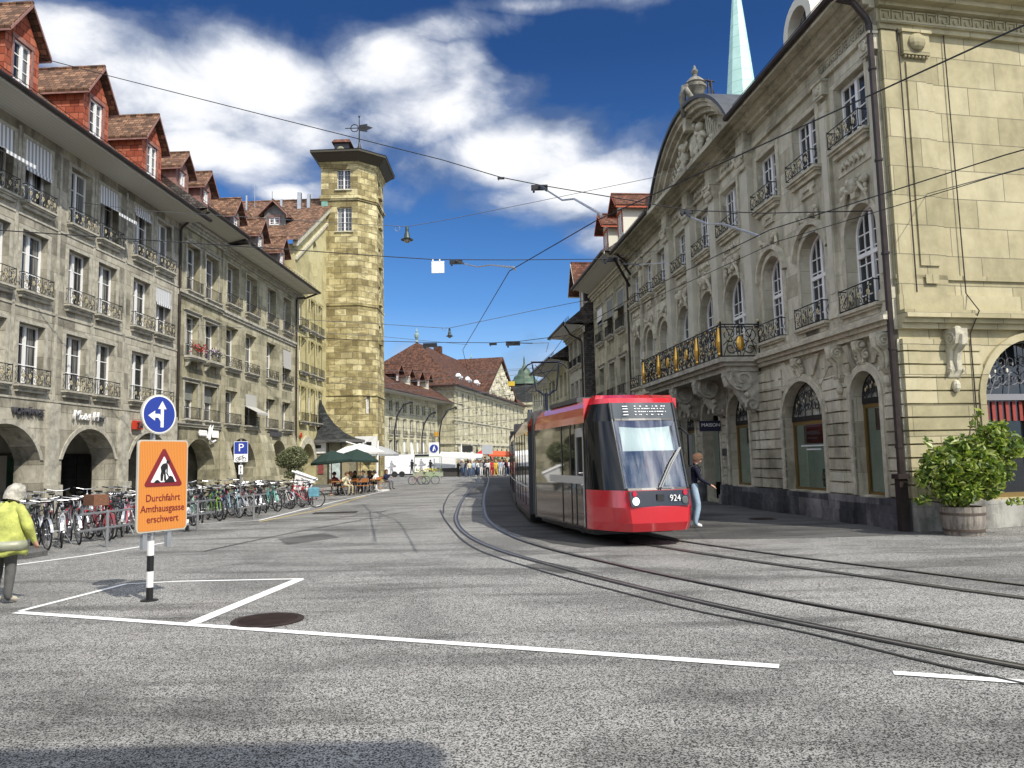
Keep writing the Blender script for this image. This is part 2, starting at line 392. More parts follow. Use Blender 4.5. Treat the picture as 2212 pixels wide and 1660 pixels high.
M_RAIL=mat('worn_rail_steel',(.20,.19,.18),.42,.5,var=.25,vscale=6)
M_KERB=mat('granite_kerb',(.36,.35,.31),.8,var=.25,bump=.3)
def sheet(name,pts,z,m,parent=None):
    b=MB(); b.add([(x,y,z) for x,y in pts],[tuple(range(len(pts)))]); return b.build(name,m,parent)
def grid_ground():
    b=MB(); xs=[-1500,-300,-60,-20,-8,0,8,20,60,300,1500]; ys=[-300,-40,-10,0,5,10,20,40,80,300,2500]
    for i in range(10):
        for j in range(10): b.quad((xs[i],ys[j],0),(xs[i+1],ys[j],0),(xs[i+1],ys[j+1],0),(xs[i],ys[j+1],0))
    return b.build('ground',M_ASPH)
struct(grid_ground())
def catmull(P,n=6):
    out=[];P=[Vector(p) for p in P]
    for i in range(len(P)-1):
        p0=P[max(i-1,0)];p1=P[i];p2=P[i+1];p3=P[min(i+2,len(P)-1)]
        for k in range(n):
            t=k/n; out.append(.5*((2*p1)+(p2-p0)*t+(2*p0-5*p1+4*p2-p3)*t*t+(-p0+3*p1-3*p2+p3)*t**3))
    out.append(P[-1]); return out
def strip(b,line,off,w,z,m=0):
    n=len(line)
    L=[];Rr=[]
    for i,p in enumerate(line):
        d=(line[min(i+1,n-1)]-line[max(i-1,0)]); d.z=0; d.normalize(); nn=Vector((-d.y,d.x,0))
        a=p+nn*(off-w/2); c=p+nn*(off+w/2); L.append((a.x,a.y,z)); Rr.append((c.x,c.y,z))
    b.add(L+Rr,[(i,i+1,n+i+1,n+i) for i in range(n-1)],m)
# track centre lines (left track curves across the view, right track carries the tram)
LEFTC=[(-5.4,150,0),(-4.2,100,0),(-2.72,69,0),(-1.92,38,0),(-1.47,26,0),(-1.1,20.9,0),(-.55,17.3,0),(.17,14.65,0),(1.12,12.3,0),(1.93,10.5,0),(2.72,8.95,0),(3.42,7.75,0),(4.25,6.45,0),(5.9,4.3,0),(9,1.1,0),(14,-3.5,0)]
RIGHTC=[(-1.2,150,0),(-.4,100,0),(.45,60,0),(.85,40,0),(1.15,26,0),(1.6,19.5,0),(2.45,16.4,0),(3.3,14.35,0),(4.25,12.4,0),(5.1,10.9,0),(6.0,9.3,0),(7.6,6.9,0),(10.5,3.3,0),(15,-1.5,0)]
LC=catmull(LEFTC); RC=catmull(RIGHTC)
G_=.92
def make_track(nm,C):
    e=empty(nm,(0,0,0)); struct(e)
    for s in (-1,1):
        b=MB(); strip(b,C,s*G_/2,.12,.012,0); strip(b,C,s*G_/2+.0,.05,.016,1); strip(b,C,s*(G_/2-.052),.04,.0165,2)
        b.build('rail',[M_TAR,M_RAIL,M_BLACK],e)
make_track('tram_track',LC); make_track('tram_track',RC)
b=MB(); SE=catmull([(-2.6,27,0),(-1.92,21.7,0),(-.9,15.5,0),(.33,11.98,0),(1.28,9.94,0),(1.97,8.58,0),(2.72,7.46,0),(3.64,5.74,0),(5.6,3.0,0)]); strip(b,SE,0,.045,.010)
struct(b.build('tar_seam',M_TAR))
for pts in ([(1040,1030),(985,1058),(962,1085),(958,1110)],[(700,1125),(860,1100),(962,1088)],[(440,1192),(640,1150),(870,1108)],[(860,1062),(930,1052),(1010,1050)]):
    b=MB(); strip(b,catmull([grd(*q) for q in pts],4),0,.05,.007); struct(b.build('tar_seam',M_TAR))
for i,pts in enumerate(([(1075,1048),(1010,1056),(1005,1072),(1085,1060)],[(600,1165),(700,1152),(735,1162),(620,1178)],[(1180,1215),(1250,1228),(1215,1240),(1130,1222)])):
    struct(sheet('road_patch',[tuple(grd(*q).xy) for q in pts][::-1],.0045,M_ASPHM))
# darker sheets: shade beside the tram and palace put into the asphalt colour
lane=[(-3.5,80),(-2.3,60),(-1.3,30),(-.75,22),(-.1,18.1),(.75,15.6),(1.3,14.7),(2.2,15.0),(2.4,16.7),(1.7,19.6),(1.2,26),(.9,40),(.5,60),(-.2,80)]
struct(sheet('tram_lane_shade',lane,.004,M_ASPHD))
struct(sheet('palace_side_shade',[(2.1,15.1),(3.4,15.9),(5.2,15.55),(6.8,15.6),(9.5,16.0),(8.4,16.6),(6.0,39),(3,80),(-.2,80),(.5,60),(.9,40),(1.2,26),(1.7,19.6),(2.4,16.7)],.004,M_ASPHM))
M_SET=mat('grey_paving',(0,0,0),.8,fn=asphalt_fn(.12,.35),spec=.3)
# painted lines
def stroke(name,pts,w,label=None,m=None):
    b=MB(); ln=[Vector((*p,0)) for p in pts]; strip(b,ln,0,w,.008); return struct(b.build(name,m or M_ROADP))
g2=lambda x,y:(grd(x,y).x,grd(x,y).y)
stroke('road_marking',[(-6.0,9.42),(2.08,6.33)],.125)
stroke('road_marking',[(-6.0,9.50),(-5.72,11.48),(-5.0,11.62),(-3.15,11.60)],.09)
stroke('road_marking',[(-3.2,11.55),(-3.52,8.55)],.17)
stroke('road_marking',[(2.87,6.08),(5.2,5.20)],.11)
stroke('road_marking',[g2(0,1226),g2(180,1202),g2(365,1172)],.11)
stroke('road_marking',[g2(300,1140),g2(560,1125),g2(720,1085),g2(830,1062)],.1)
stroke('parking_line',[g2(560,1128),g2(690,1102),g2(790,1072)],.08,m=M_YROAD)
# left pavement with kerb
LK=[(-11.2,14.6),(-12.4,24),(-12.6,40),(-12.0,56),(-11.0,60)]
pv=MB(); pts=[(-30,10),(-11.6,12.9)]+LK+[(-12,70),(-30,70)]
pv.add([(x,y,.12) for x,y in pts],[tuple(range(len(pts)))]); struct(pv.build('pavement',M_SET))
kb=MB(); kl=[Vector((x,y,0)) for x,y in [(-30,10),(-11.6,12.9)]+LK]
for i in range(len(kl)-1):
    a,c=kl[i],kl[i+1]; d=(c-a).normalized(); n=Vector((d.y,-d.x,0))*.14
    kb.add([(*a.xy,-.02),(*c.xy,-.02),(*(c+n).xy,-.02),(*(a+n).xy,-.02),(*a.xy,.125),(*c.xy,.125),(*(c+n).xy,.125),(*(a+n).xy,.125)],[(4,5,6,7),(0,1,5,4),(2,3,7,6),(1,2,6,5),(3,0,4,7)])
struct(kb.build('kerb',M_KERB))
kb=MB(); kp=[g2(0,1213),g2(60,1208),g2(103,1200),g2(85,1190),g2(0,1186)]; kp[0]=(kp[0][0]-3,kp[0][1]); kp[-1]=(kp[-1][0]-3,kp[-1][1])
kb.prism(kp,'z',-.02,.10); struct(kb.build('pavement_corner',[M_SET]))
# manholes and grate
def manhole(x,y,r,label):
    t=thing('manhole_cover',label,'manhole cover',(x,y,0))
    b=MB(); b.lathe([(r,.0),(r,.014),(r-.05,.014)],40); b.build('rim',M_IRONR,t)
    b=MB(); b.lathe([(r-.055,.0),(r-.055,.012),(.01,.012)],40)
    n=int(r*2/.045)
    for i in range(n):
        yy=-r+.06+i*.045; h=math.sqrt(max(0,(r-.07)**2-yy*yy))
        if h>.02: b.box(-h,h,yy,yy+.02,.012,.018)
    b.build('lid',M_IRONR,t)
M_IRONR=mat('rusty_cast_iron',(.035,.022,.018),.6,.4,var=.5,vscale=5)
manhole(-2.73,8.62,.385,'round cast iron manhole cover touching the long white line')
manhole(grd(1646,1122).x,grd(1646,1122).y,.36,'small round cover in the dark pavement by the palace plinth')
t=grd(725,1108); b=MB(); b.box(-.75,.75,-.32,.32,.0,.012,1)
for i in range(12): b.box(-.72+i*.12,-.66+i*.12,-.28,.28,.012,.02,0)
o=b.build('drain_grate',[M_IRONR,M_BLACK]); o.location=(t.x,t.y,0); o.rotation_euler=(0,0,.1); tag(o,'flat rectangular iron grate in the road before the cafe','drain grate')
# ============================================================ BUILDING KIT (local frame: x along the front, -y outwards, z up)
def wall_front(m,x0,x1,z0,z1,holes,depth=.4,y=0,mi=0,ri=0):
    xs=sorted({x0,x1,*[h[0] for h in holes],*[h[1] for h in holes]}); xs=[x for x in xs if x0-1e-6<=x<=x1+1e-6]
    for a,c in zip(xs,xs[1:]):
        if c-a<1e-5: continue
        mid=(a+c)/2; cov=sorted([(h[2],h[3]+(h[4] if len(h)>4 else 0)) for h in holes if h[0]<mid<h[1]])
        z=z0
        for p,q in cov:
            if p>z+1e-5: m.quad((a,y,z),(c,y,z),(c,y,p),(a,y,p),mi)
            z=max(z,q)
        if z1>z+1e-5: m.quad((a,y,z),(c,y,z),(c,y,z1),(a,y,z1),mi)
    for h in holes:
        xa,xb,za,zb=h[:4]; rise=h[4] if len(h)>4 else 0; d=h[5] if len(h)>5 else depth
        m.quad((xa,y,za),(xa,y,zb),(xa,y+d,zb),(xa,y+d,za),ri); m.quad((xb,y,za),(xb,y+d,za),(xb,y+d,zb),(xb,y,zb),ri)
        if za>z0+.01: m.quad((xa,y,za),(xa,y+d,za),(xb,y+d,za),(xb,y,za),ri)
        if rise<=0: m.quad((xa,y,zb),(xb,y,zb),(xb,y+d,zb),(xa,y+d,zb),ri)
        else:
            A=arc(xa,xb,zb,rise,14)
            for (p,q),(p2,q2) in zip(A,A[1:]):
                m.quad((p,y,q),(p2,y,q2),(p2,y,zb+rise),(p,y,zb+rise),mi)
                m.quad((p,y,q),(p,y+d,q),(p2,y+d,q2),(p2,y,q2),ri)
def arc(xa,xb,zb,rise,n=12):
    w=(xb-xa)/2; cx=(xa+xb)/2
    if rise>=w*.98: return [(cx-w*math.cos(math.pi*i/n),zb+rise*math.sin(math.pi*i/n)) for i in range(n+1)]
    r=(w*w+rise*rise)/(2*rise); a=math.asin(min(1,w/r)); 
    return [(cx+r*math.sin(-a+2*a*i/n),zb+rise-r+r*math.cos(-a+2*a*i/n)) for i in range(n+1)]
CACHE={}
def window_meshes(w,h,rise,cols,rows,fr=.07,transom=0,glass=None,mul=.03):
    key=(round(w,2),round(h,2),round(rise,2),cols,rows,transom,glass.name if glass else '',mul)
    if key in CACHE: return CACHE[key]
    m=MB(); y0,y1=0,.07
    m.box(0,fr,y0,y1,0,h); m.box(w-fr,w,y0,y1,0,h); m.box(fr,w-fr,y0,y1,0,fr)
    if rise<=0: m.box(fr,w-fr,y0,y1,h-fr,h)
    else:
        A=arc(0,w,h,rise,12); B=arc(fr,w-fr,h,rise-fr,12)
        for i in range(12):
            a,c,d,e=A[i],A[i+1],B[i+1],B[i]
            m.add([(a[0],y0,a[1]),(c[0],y0,c[1]),(d[0],y0,d[1]),(e[0],y0,e[1]),(a[0],y1,a[1]),(c[0],y1,c[1]),(d[0],y1,d[1]),(e[0],y1,e[1])],[(0,1,2,3),(0,4,5,1),(3,2,6,7),(4,7,6,5)])
    H=h+rise*.93
    m.box(w/2-.055,w/2+.055,y0-.02,y1,fr,H-fr)                       # meeting stile
    if transom: m.box(fr,w-fr,y0-.025,y1,h*transom-.05,h*transom+.05)
    for i in range(1,rows):
        z=h*i/rows+ (0)
        if transom and abs(z-h*transom)<.1: continue
        m.box(fr,w-fr,y0+.02,y1-.01,z-mul/2,z+mul/2)
    if rise>0: m.box(fr,w-fr,y0+.02,y1-.01,h-mul/2,h+mul/2)
    for i in range(1,cols):
        x=w*i/cols
        if abs(x-w/2)<.06: continue
        dz=0
        if rise>0:
            r0=rise*math.sqrt(max(0,1-((x-w/2)/(w/2))**2)); dz=r0*.95
        m.box(x-mul/2,x+mul/2,y0+.02,y1-.01,fr,h+dz-.02)
    me=bpy.data.meshes.new('window'); me.from_pydata(m.v,[],m.f); me.materials.append(M_WHITE)
    p=MB()
    if rise<=0: p.quad((.02,.045,.02),(w-.02,.045,.02),(w-.02,.045,h-.02),(.02,.045,h-.02))
    else:
        A=arc(.02,w-.02,h,rise-.02,12); vs=[(.02,.045,.02),(w-.02,.045,.02)]+[(x,.045,z) for x,z in A[::-1]]; p.add(vs,[tuple(range(len(vs)))])
    pe=bpy.data.meshes.new('pane'); pe.from_pydata(p.v,[],p.f); pe.materials.append(glass or M_PANE)
    CACHE[key]=(me,pe); return me,pe
def add_window(parent,xa,xb,za,zb,rise=0,y=.3,cols=2,rows=3,transom=0,glass=None,sill=None,trim=None,trimw=.12,hood=False,mul=.03):
    me,pe=window_meshes(xb-xa,zb-za,rise,cols,rows,transom=transom,glass=glass,mul=mul)
    w=inst(me,'window',parent,(xa,y,za)); inst(pe,'pane',w)
    W_,H_=xb-xa,zb-za
    if trim:
        k=('trim',round(W_,2),round(H_,2),round(rise,2),trim.name,trimw,hood,round(y,2))
        if k not in CACHE:
            m=MB(); t=trimw; o=-y-.035
            m.box(-t,0,o,-y+.01,0,H_); m.box(W_,W_+t,o,-y+.01,0,H_)
            m.box(-t-.03,-t,o+.012,-y+.01,0,H_); m.box(W_+t,W_+t+.03,o+.012,-y+.01,0,H_)
            if rise<=0:
                m.box(-t-.03,W_+t+.03,o,-y+.01,H_+.002,H_+t)
                if hood:
                    m.box(-t-.06,W_+t+.06,o-.05,-y+.01,H_+t+.02,H_+t+.07); m.box(-t-.1,W_+t+.1,o-.09,-y+.01,H_+t+.07,H_+t+.11)
            else:
                A=arc(0,W_,H_,rise,14); B=arc(-t,W_+t,H_,rise+t,14)
                for i in range(14):
                    a,c,d,e=A[i],A[i+1],B[i+1],B[i]
                    m.add([(q[0],yy,q[1]) for yy in (o,-y+.01) for q in (a,c,d,e)],[(0,1,2,3),(0,4,5,1),(3,2,6,7)])
            me2=bpy.data.meshes.new('surround'); me2.from_pydata(m.v,[],m.f); me2.materials.append(trim); CACHE[k]=me2
        inst(CACHE[k],'surround',w)
    if sill:
        k=('sill',round(W_,2),sill.name,round(y,2))
        if k not in CACHE:
            m=MB(); o=-y
            m.box(-.16,W_+.16,o-.24,o+.02,-.10,-.03); m.box(-.12,W_+.12,o-.19,o+.02,-.16,-.10); m.box(-.08,W_+.08,o-.12,o+.02,-.27,-.16); m.box(0,W_,o,.05,-.05,-.004)
            me2=bpy.data.meshes.new('sill'); me2.from_pydata(m.v,[],m.f); me2.materials.append(sill); CACHE[k]=me2
        inst(CACHE[k],'sill',w)
    return w
def spiral(cx,cz,r,turns,a0,dirn=1,n=10,y=0,r1=.15):
    return [(cx+r*(1-(1-r1)*i/n)*math.cos(a0+dirn*turns*2*math.pi*i/n),y,cz+r*(1-(1-r1)*i/n)*math.sin(a0+dirn*turns*2*math.pi*i/n)) for i in range(n+1)]
def railing_mesh(w,h,style,dep=.2,gold=True):
    k=('rail',round(w,2),round(h,2),style,round(dep,2),gold)
    if k in CACHE: return CACHE[k]
    m=MB(); rr=.011; yf=-dep
    pts=[(0,0),(0,yf),(w,yf),(w,0)]
    for z in (0.02,h):
        for a,c in zip(pts,pts[1:]):
            m.tube([(a[0],a[1],z),(c[0],c[1],z)],.015,4)
    for x in (0,w): m.tube([(x,yf,0),(x,yf,h+.03)],.015,4)
    if style=='bars':
        n=int(w/.095)
        for i in range(1,n): m.tube([(w*i/n,yf,0),(w*i/n,yf,h)],.009,4)
        for s in (0,w):
            m.tube([(s,yf/2,0),(s,yf/2,h)],.009,4)
    elif style=='lattice':
        n=max(4,int(w/.17)); st=w/n
        for i in range(-3,n+1):
            for d in (1,-1):
                x0=i*st; x1=x0+3*st
                za,zb=(0,h) if d>0 else (h,0)
                p=Vector((x0,yf,za));q=Vector((x1,yf,zb))
                t0=max(0,(0-x0)/(x1-x0)); t1=min(1,(w-x0)/(x1-x0))
                if t1-t0>.05: m.tube([p.lerp(q,t0),p.lerp(q,t1)],.010,4)
    else:
        n=max(3,round(w/.34)); st=w/n
        for i in range(n):
            cx=(i+.5)*st; q=1 if i%2 else -1
            m.tube([(cx-st*.5,yf,0),(cx-st*.5,yf,h)],.009,4)
            m.tube(spiral(cx-st*.05*q,h*.70,h*.27,1.1,R(200) if q>0 else R(-20),q,9,yf),.010,4)
            m.tube(spiral(cx+st*.05*q,h*.28,h*.26,1.1,R(20) if q>0 else R(160),q,9,yf),.010,4)
            m.tube([(cx-st*.3*q,yf-.015,h*.05),(cx-st*.1*q,yf-.03,h*.35),(cx+st*.12*q,yf-.02,h*.6),(cx+st*.3*q,yf,h*.93)],.010,4)
            if gold:
                for a in range(5):
                    an=a*1.26; m.ball((cx+.045*math.cos(an),yf-.025,h*.5+.05*math.sin(an)),.028,3,1,(1,.5,1.5))
                m.ball((cx+st*.28*q,yf-.02,h*.78),.028,3,1,(1.4,.5,.9)); m.ball((cx-st*.28*q,yf-.02,h*.2),.028,3,1,(.9,.5,1.6))
        for s in (0,w): m.tube(spiral(0,h*.5,h*.35,.8,0,1,6),.009,4) if False else m.tube([(s,0,h*.1),(s,yf*.5,h*.5),(s,0,h*.9)],.009,4)
    me=bpy.data.meshes.new('railing'); me.from_pydata(m.v,[],m.f); me.materials.append(M_IRON); me.materials.append(M_GOLDP)
    me.polygons.foreach_set('material_index',m.m); CACHE[k]=me; return me
def gable_dormer(parent,x,y,z,w,zeave,zapex,depth,wallm,roofm,framem=None,winh=None,over=.22,ww=None):
    """dormer standing on the roof slope; front at y (outwards = -y)"""
    d=empty('dormer',(x,y,z)); d.parent=parent
    h=zeave-z; g=zapex-z; hw=w/2; y1=depth
    m=MB(); ww=ww or w*.55; wh=winh or h*.72; zb=.18
    # front wall with opening, then sides
    wall_front(m,-hw,hw,0,h,[(-ww/2,ww/2,zb,zb+wh)],.1)
    m.add([(-hw,0,h),(hw,0,h),(0,0,g-.1)],[(0,1,2)])
    m.quad((-hw,0,0),(-hw,y1,0),(-hw,y1,h),(-hw,0,h)); m.quad((hw,0,0),(hw,0,h),(hw,y1,h),(hw,y1,0))
    m.build('dormer_wall',wallm,d)
    r=MB(); o=over; sl=(g-h)/hw; ze=h-o*sl
    for s in (-1,1):
        pr=[(s*(hw+o),ze),(0,g),(0,g+.09),(s*(hw+o+.04),ze+.09)]
        if s>0: pr=pr[::-1]
        r.prism(pr,'y',-o*1.5,y1+ (g)*.9,0)
    r.tube([(0,-o*1.5,g+.09),(0,y1+g*.9,g+.09)],.07,6,0)
    r.build('dormer_roof',roofm,d)
    b=MB()
    for s in (-1,1):
        b.add([(s*(hw+o),-o*1.5-.03,ze-.06),(0,-o*1.5-.03,g-.06),(0,-o*1.5-.03,g+.05),(s*(hw+o),-o*1.5-.03,ze+.05),
               (s*(hw+o),-o*1.5-.004,ze-.06),(0,-o*1.5-.004,g-.06),(0,-o*1.5-.004,g+.05),(s*(hw+o),-o*1.5-.004,ze+.05)],[(0,1,2,3),(0,4,5,1),(3,2,6,7)])
        b.box(s*(hw+o)-.02,s*(hw+o)+.02,-o*1.5,y1,ze-.07,ze-.005)
    b.box(-ww/2-.1,ww/2+.1,-.05,.0,zb+wh,zb+wh+.12)
    b.box(-ww/2-.09,-ww/2,-.035,.0,zb,zb+wh);b.box(ww/2,ww/2+.09,-.035,.0,zb,zb+wh)
    b.build('bargeboard',framem or M_DWOOD,d)
    me,pe=window_meshes(ww,wh,0,2,3)
    w_=inst(me,'window',d,(-ww/2,.04,zb)); inst(pe,'pane',w_)
    return d
def eaves(parent,x0,x1,zw,out,zg,roofrise,roofdepth,roofm,soffm,backdepth,gutm=None,cornice=None,snow=True):
    """roof plate with soffit, gutter, cornice mouldings; slope from gutter up to ridge"""
    e=empty('roof',(0,0,0)); e.parent=parent
    m=MB(); 
    m.add([(x0,-out,zg),(x1,-out,zg),(x1,roofdepth,zg+roofrise),(x0,roofdepth,zg+roofrise),(x0,2*roofdepth+out,zg),(x1,2*roofdepth+out,zg)],[(0,1,2,3),(3,2,5,4)])
    m.add([(x0,-out,zg),(x0,roofdepth,zg+roofrise),(x0,2*roofdepth+out,zg)],[(0,2,1)],1); m.add([(x1,-out,zg),(x1,roofdepth,zg+roofrise),(x1,2*roofdepth+out,zg)],[(0,1,2)],1)
    m.tube([(x0,roofdepth,zg+roofrise+.03),(x1,roofdepth,zg+roofrise+.03)],.1,6)
    m.build('tiles',[roofm,M_SLATE],e)
    s=MB(); s.quad((x0,-out,zg-.06),(x0,-.0,zw),(x1,-.0,zw),(x1,-out,zg-.06)); s.box(x0,x1,-out-.02,-out+.02,zg-.16,zg+.0)
    s.build('soffit',soffm,e)
    g=MB(); g.tube([(x0-.05,-out-.09,zg-.03),(x1+.05,-out-.09,zg-.03)],.085,8)
    if snow:
        n=int((x1-x0)/.5)
        for i in range(n+1):
            x=x0+(x1-x0)*i/n; g.tube([(x,-out+.25,zg+.15),(x,-out+.22,zg+.42)],.012,4)
        for dz in (.3,.42): g.tube([(x0,-out+.24,zg+dz),(x1,-out+.24,zg+dz)],.013,4)
    g.build('gutter',gutm or M_PIPE,e)
    if cornice:
        c=MB()
        c.box(x0,x1,-.10,0,zw-.42,zw-.30); c.box(x0,x1,-.18,0,zw-.30,zw-.16); c.box(x0,x1,-.30,0,zw-.16,zw-.02)
        c.build('cornice',cornice,e)
    return e
def body(parent,x0,x1,depth,z1,m,front_open=False):
    b=MB(); b.quad((x0,0,0),(x0,depth,0),(x0,depth,z1),(x0,0,z1)); b.quad((x1,0,0),(x1,0,z1),(x1,depth,z1),(x1,depth,0)); b.quad((x0,depth,0),(x1,depth,0),(x1,depth,z1),(x0,depth,z1))
    b.build('side_walls',m,parent)
def awning(parent,x,z,w,drop,out,m):
    b=MB(); t=.012
    b.add([(0,-.02,0),(w,-.02,0),(w,-.04,-drop),(0,-.04,-drop),(w,-.04-out,-drop-out*.55),(0,-.04-out,-drop-out*.55)],[(0,1,2,3),(3,2,4,5)])
    b.add([(0,-.04-out,-drop-out*.55),(w,-.04-out,-drop-out*.55),(w,-.04-out,-drop-out*.55-.12),(0,-.04-out,-drop-out*.55-.12)],[(0,1,2,3)])
    b.tube([(0,0,-drop),(0,-.04-out,-drop-out*.55)],.012,4); b.tube([(w,0,-drop),(w,-.04-out,-drop-out*.55)],.012,4)
    return b.build('awning',m,parent,loc=(x,.0,z))
def downpipe(parent,x,z0,z1,y=-.1,swan=None,m=None,r=.05):
    b=MB(); pts=[(x,y,z0),(x,y,z1)]
    if swan: pts+= [(x,y-.05,z1+.15)]+swan
    b.tube(pts,r,8)
    z=z0+.6
    while z<z1: b.lathe([(r+.018,0),(r+.018,.05)],8,(x,y,z)); z+=2.1
    return b.build('downpipe',m or M_PIPE,parent)
M_STRIPE=mat('striped_awning_cloth',(0,0,0),.8,fn=lambda t,tc,b: t.mix(t.math('GREATER_THAN',t.math('FRACT',t.math('MULTIPLY',t.sep(tc)[0],5.5)),.5),(.75,.75,.73),(.30,.32,.34)))
M_SHUT=mat('grey_blind',(.20,.21,.19),.7,var=.2)
# ============================================================ LEFT SIDE OF THE STREET
LRZ=math.atan2(1,.044)
def left_origin(u): 
    L=math.hypot(1,.044); return (-16.2+.044*u/L,26.8+u/L,0)
def arcade(parent,x0,x1,arches,ztop,wallm,depth_pass=3.4,pier=.9,shop=None,vm=None):
    """barrel passages behind each arch, floor, rear shop wall"""
    m=MB(); zc=ztop+.25
    m.quad((x0,depth_pass,0),(x1,depth_pass,0),(x1,depth_pass,zc),(x0,depth_pass,zc),0)
    m.quad((x0,pier,zc-.02),(x0,depth_pass,zc-.02),(x1,depth_pass,zc-.02),(x1,pier,zc-.02),0)
    m.quad((x0,0,.14),(x1,0,.14),(x1,depth_pass,.14),(x0,depth_pass,.14),1)
    # inner face of the piers
    hs=[(a,b,.14,zs,r) for a,b,zs,r in arches]
    wall_front(m,x0,x1,.14,zc,hs,.001,y=pier)
    m.build('arcade_passage',[vm or wallm,M_SET],parent)
    for a,b,zs,r in arches:
        s=MB(); c=(a+b)/2; w=(b-a)*.62
        s.box(c-w/2-.08,c+w/2+.08,depth_pass-.1,depth_pass-.02,.14,2.35)
        s.build('shopfront_frame',M_BLACK,parent)
        g=MB(); g.quad((c-w/2,depth_pass-.12,.45),(c-.05,depth_pass-.12,.45),(c-.05,depth_pass-.12,2.2),(c-w/2,depth_pass-.12,2.2)); g.quad((c+.05,depth_pass-.12,.2),(c+w/2,depth_pass-.12,.2),(c+w/2,depth_pass-.12,2.2),(c+.05,depth_pass-.12,2.2))
        g.build('shop_glass',M_PANED,parent)
# ---- A: grey arcade house
A=thing('arcade_house','grey stained sandstone arcade house with red tile-hung dormers, left edge','building',left_origin(0),LRZ)
colsA=[(-7.7,-6.3),(-5.75,-4.35),(-3.75,-2.3),(-1.72,-.38),(.78,2.08),(2.65,3.96),(5.2,6.6),(7.12,8.44)]
rowsA=[(4.55,6.6),(7.7,9.75),(10.72,12.87)]
archA=[(-9.9,-6.6,2.02,1.15),(-5.1,-.40-1.35,2.0,1.2),(-3.9+.0,-.40,2.02,1.18),(.79,4.16,2.05,1.15),(5.23,8.62,2.05,1.15)]
archA=[(-8.6,-5.2,2.02,1.18),(-3.85,-.40,2.02,1.18),(.79,4.16,2.05,1.15),(5.23,8.62,2.05,1.15)]
m=MB(); holes=[(a,b,z0,z1,0,.42) for a,b in colsA for z0,z1 in rowsA]+[(a,b,0,zs,r,.9) for a,b,zs,r in archA]
wall_front(m,-10,9.17,0,13.35,holes)
m.build('wall',M_GREY,A); body(A,-10,9.17,11,13.3,M_GREY)
c=MB()
for z in (4.05,7.12,10.2):
    c.box(-10,9.17,-.03,0,z,z+.07)
prev=-10
for x in (-6.05,-4.55+.5,-2.02,.2,2.37,4.6,6.87,):   # shallow lesenes between window axes
    c.box(x-.06,x+.06,-.03,0,4.13,13.2)
for x in (-4.55,.18,4.7): c.box(x-.32,x+.32,-.10,0,.0,4.0,0,0,0)
for x in (-4.55,.18,4.7): c.box(x-.40,x+.40,-.22,-.101,.0,1.15)
c.box(8.75,9.15,-.12,0,0,4.0); c.build('stone_bands',M_TRIMG,A)
for a,b,zs,r in archA:
    mm=MB(); P1=arc(a,b,zs,r,16); P2=arc(a-.16,b+.16,zs,r+.16,16)
    for i in range(16):
        q=[P1[i],P1[i+1],P2[i+1],P2[i]]
        mm.add([(x,y,z) for y in (-.04,.0) for x,z in q],[(0,1,2,3),(0,4,5,1),(3,2,6,7)])
    mm.build('arch_moulding',M_TRIMG,A)
for i,(a,b) in enumerate(colsA):
    for j,(z0,z1) in enumerate(rowsA):
        w=add_window(A,a,b,z0,z1,y=.24,cols=2,rows=3,trim=M_TRIMG,sill=M_TRIMG,trimw=.13)
        inst(railing_mesh(b-a+.22,.58,'scroll',.2,gold=True),'window_railing',A,(a-.11,-.0,z0-.04))
for x,z,w,dr,out in [(-1.72,12.87,1.34,.95,.0),(2.65,12.87,1.3,.75,.75),(-3.75,12.87,1.4,.8,.8),(7.12,9.75,1.3,.65,.0),(5.2,12.87,1.3,.3,.0)]:
    awning(A,x,z,w,dr,max(out,.03),M_STRIPE)
arcade(A,-10,9.17,archA,3.35,M_GREY,vm=mat('grey_plaster_vault',(.30,.29,.25),.8,var=.25,vscale=1.5))
eaves(A,-10,9.35,13.35,1.35,13.5,6.2,6.0,M_TILE,M_SOFF,11)
for x in (-7.0,-2.75,1.4,5.55): gable_dormer(A,x,-.5,14.1,1.62,15.85,16.95,2.1,M_DWALL,M_TILE,winh=1.35,over=.2,ww=.84)
M_WSIGN=mat('white_sign_letters',(.80,.80,.78),.4); M_DSIGN=mat('dark_sign_letters',(.06,.06,.07),.4); M_RSIGN=mat('red_sign_letters',(.55,.05,.02),.4)
text('VORHÄNGE',.34,M_DSIGN,A,(-1.15,-.06,3.62),'shop_lettering',ext=.04,sx=.86)
text('M',.5,M_WSIGN,A,(1.42,-.09,3.66),'shop_lettering',ext=.04,shear=.3); text('odel',.36,M_WSIGN,A,(1.95,-.09,3.62),'shop_lettering',ext=.04,shear=.2)
text('H',.5,M_WSIGN,A,(2.62,-.09,3.66),'shop_lettering',ext=.04,shear=.3); text('air',.36,M_DSIGN,A,(3.05,-.09,3.62),'shop_lettering',ext=.04,shear=.2)
b=MB(); b.box(5.3,6.0,-.16,-.06,3.3,3.66); b.box(7.3,7.6,-.16,-.06,3.25,3.5); b.build_each('red_sign_panel',M_RSIGN,A)
text('ZA',.33,M_DSIGN,A,(5.7,-.2,3.47),'shop_lettering',ext=.02)
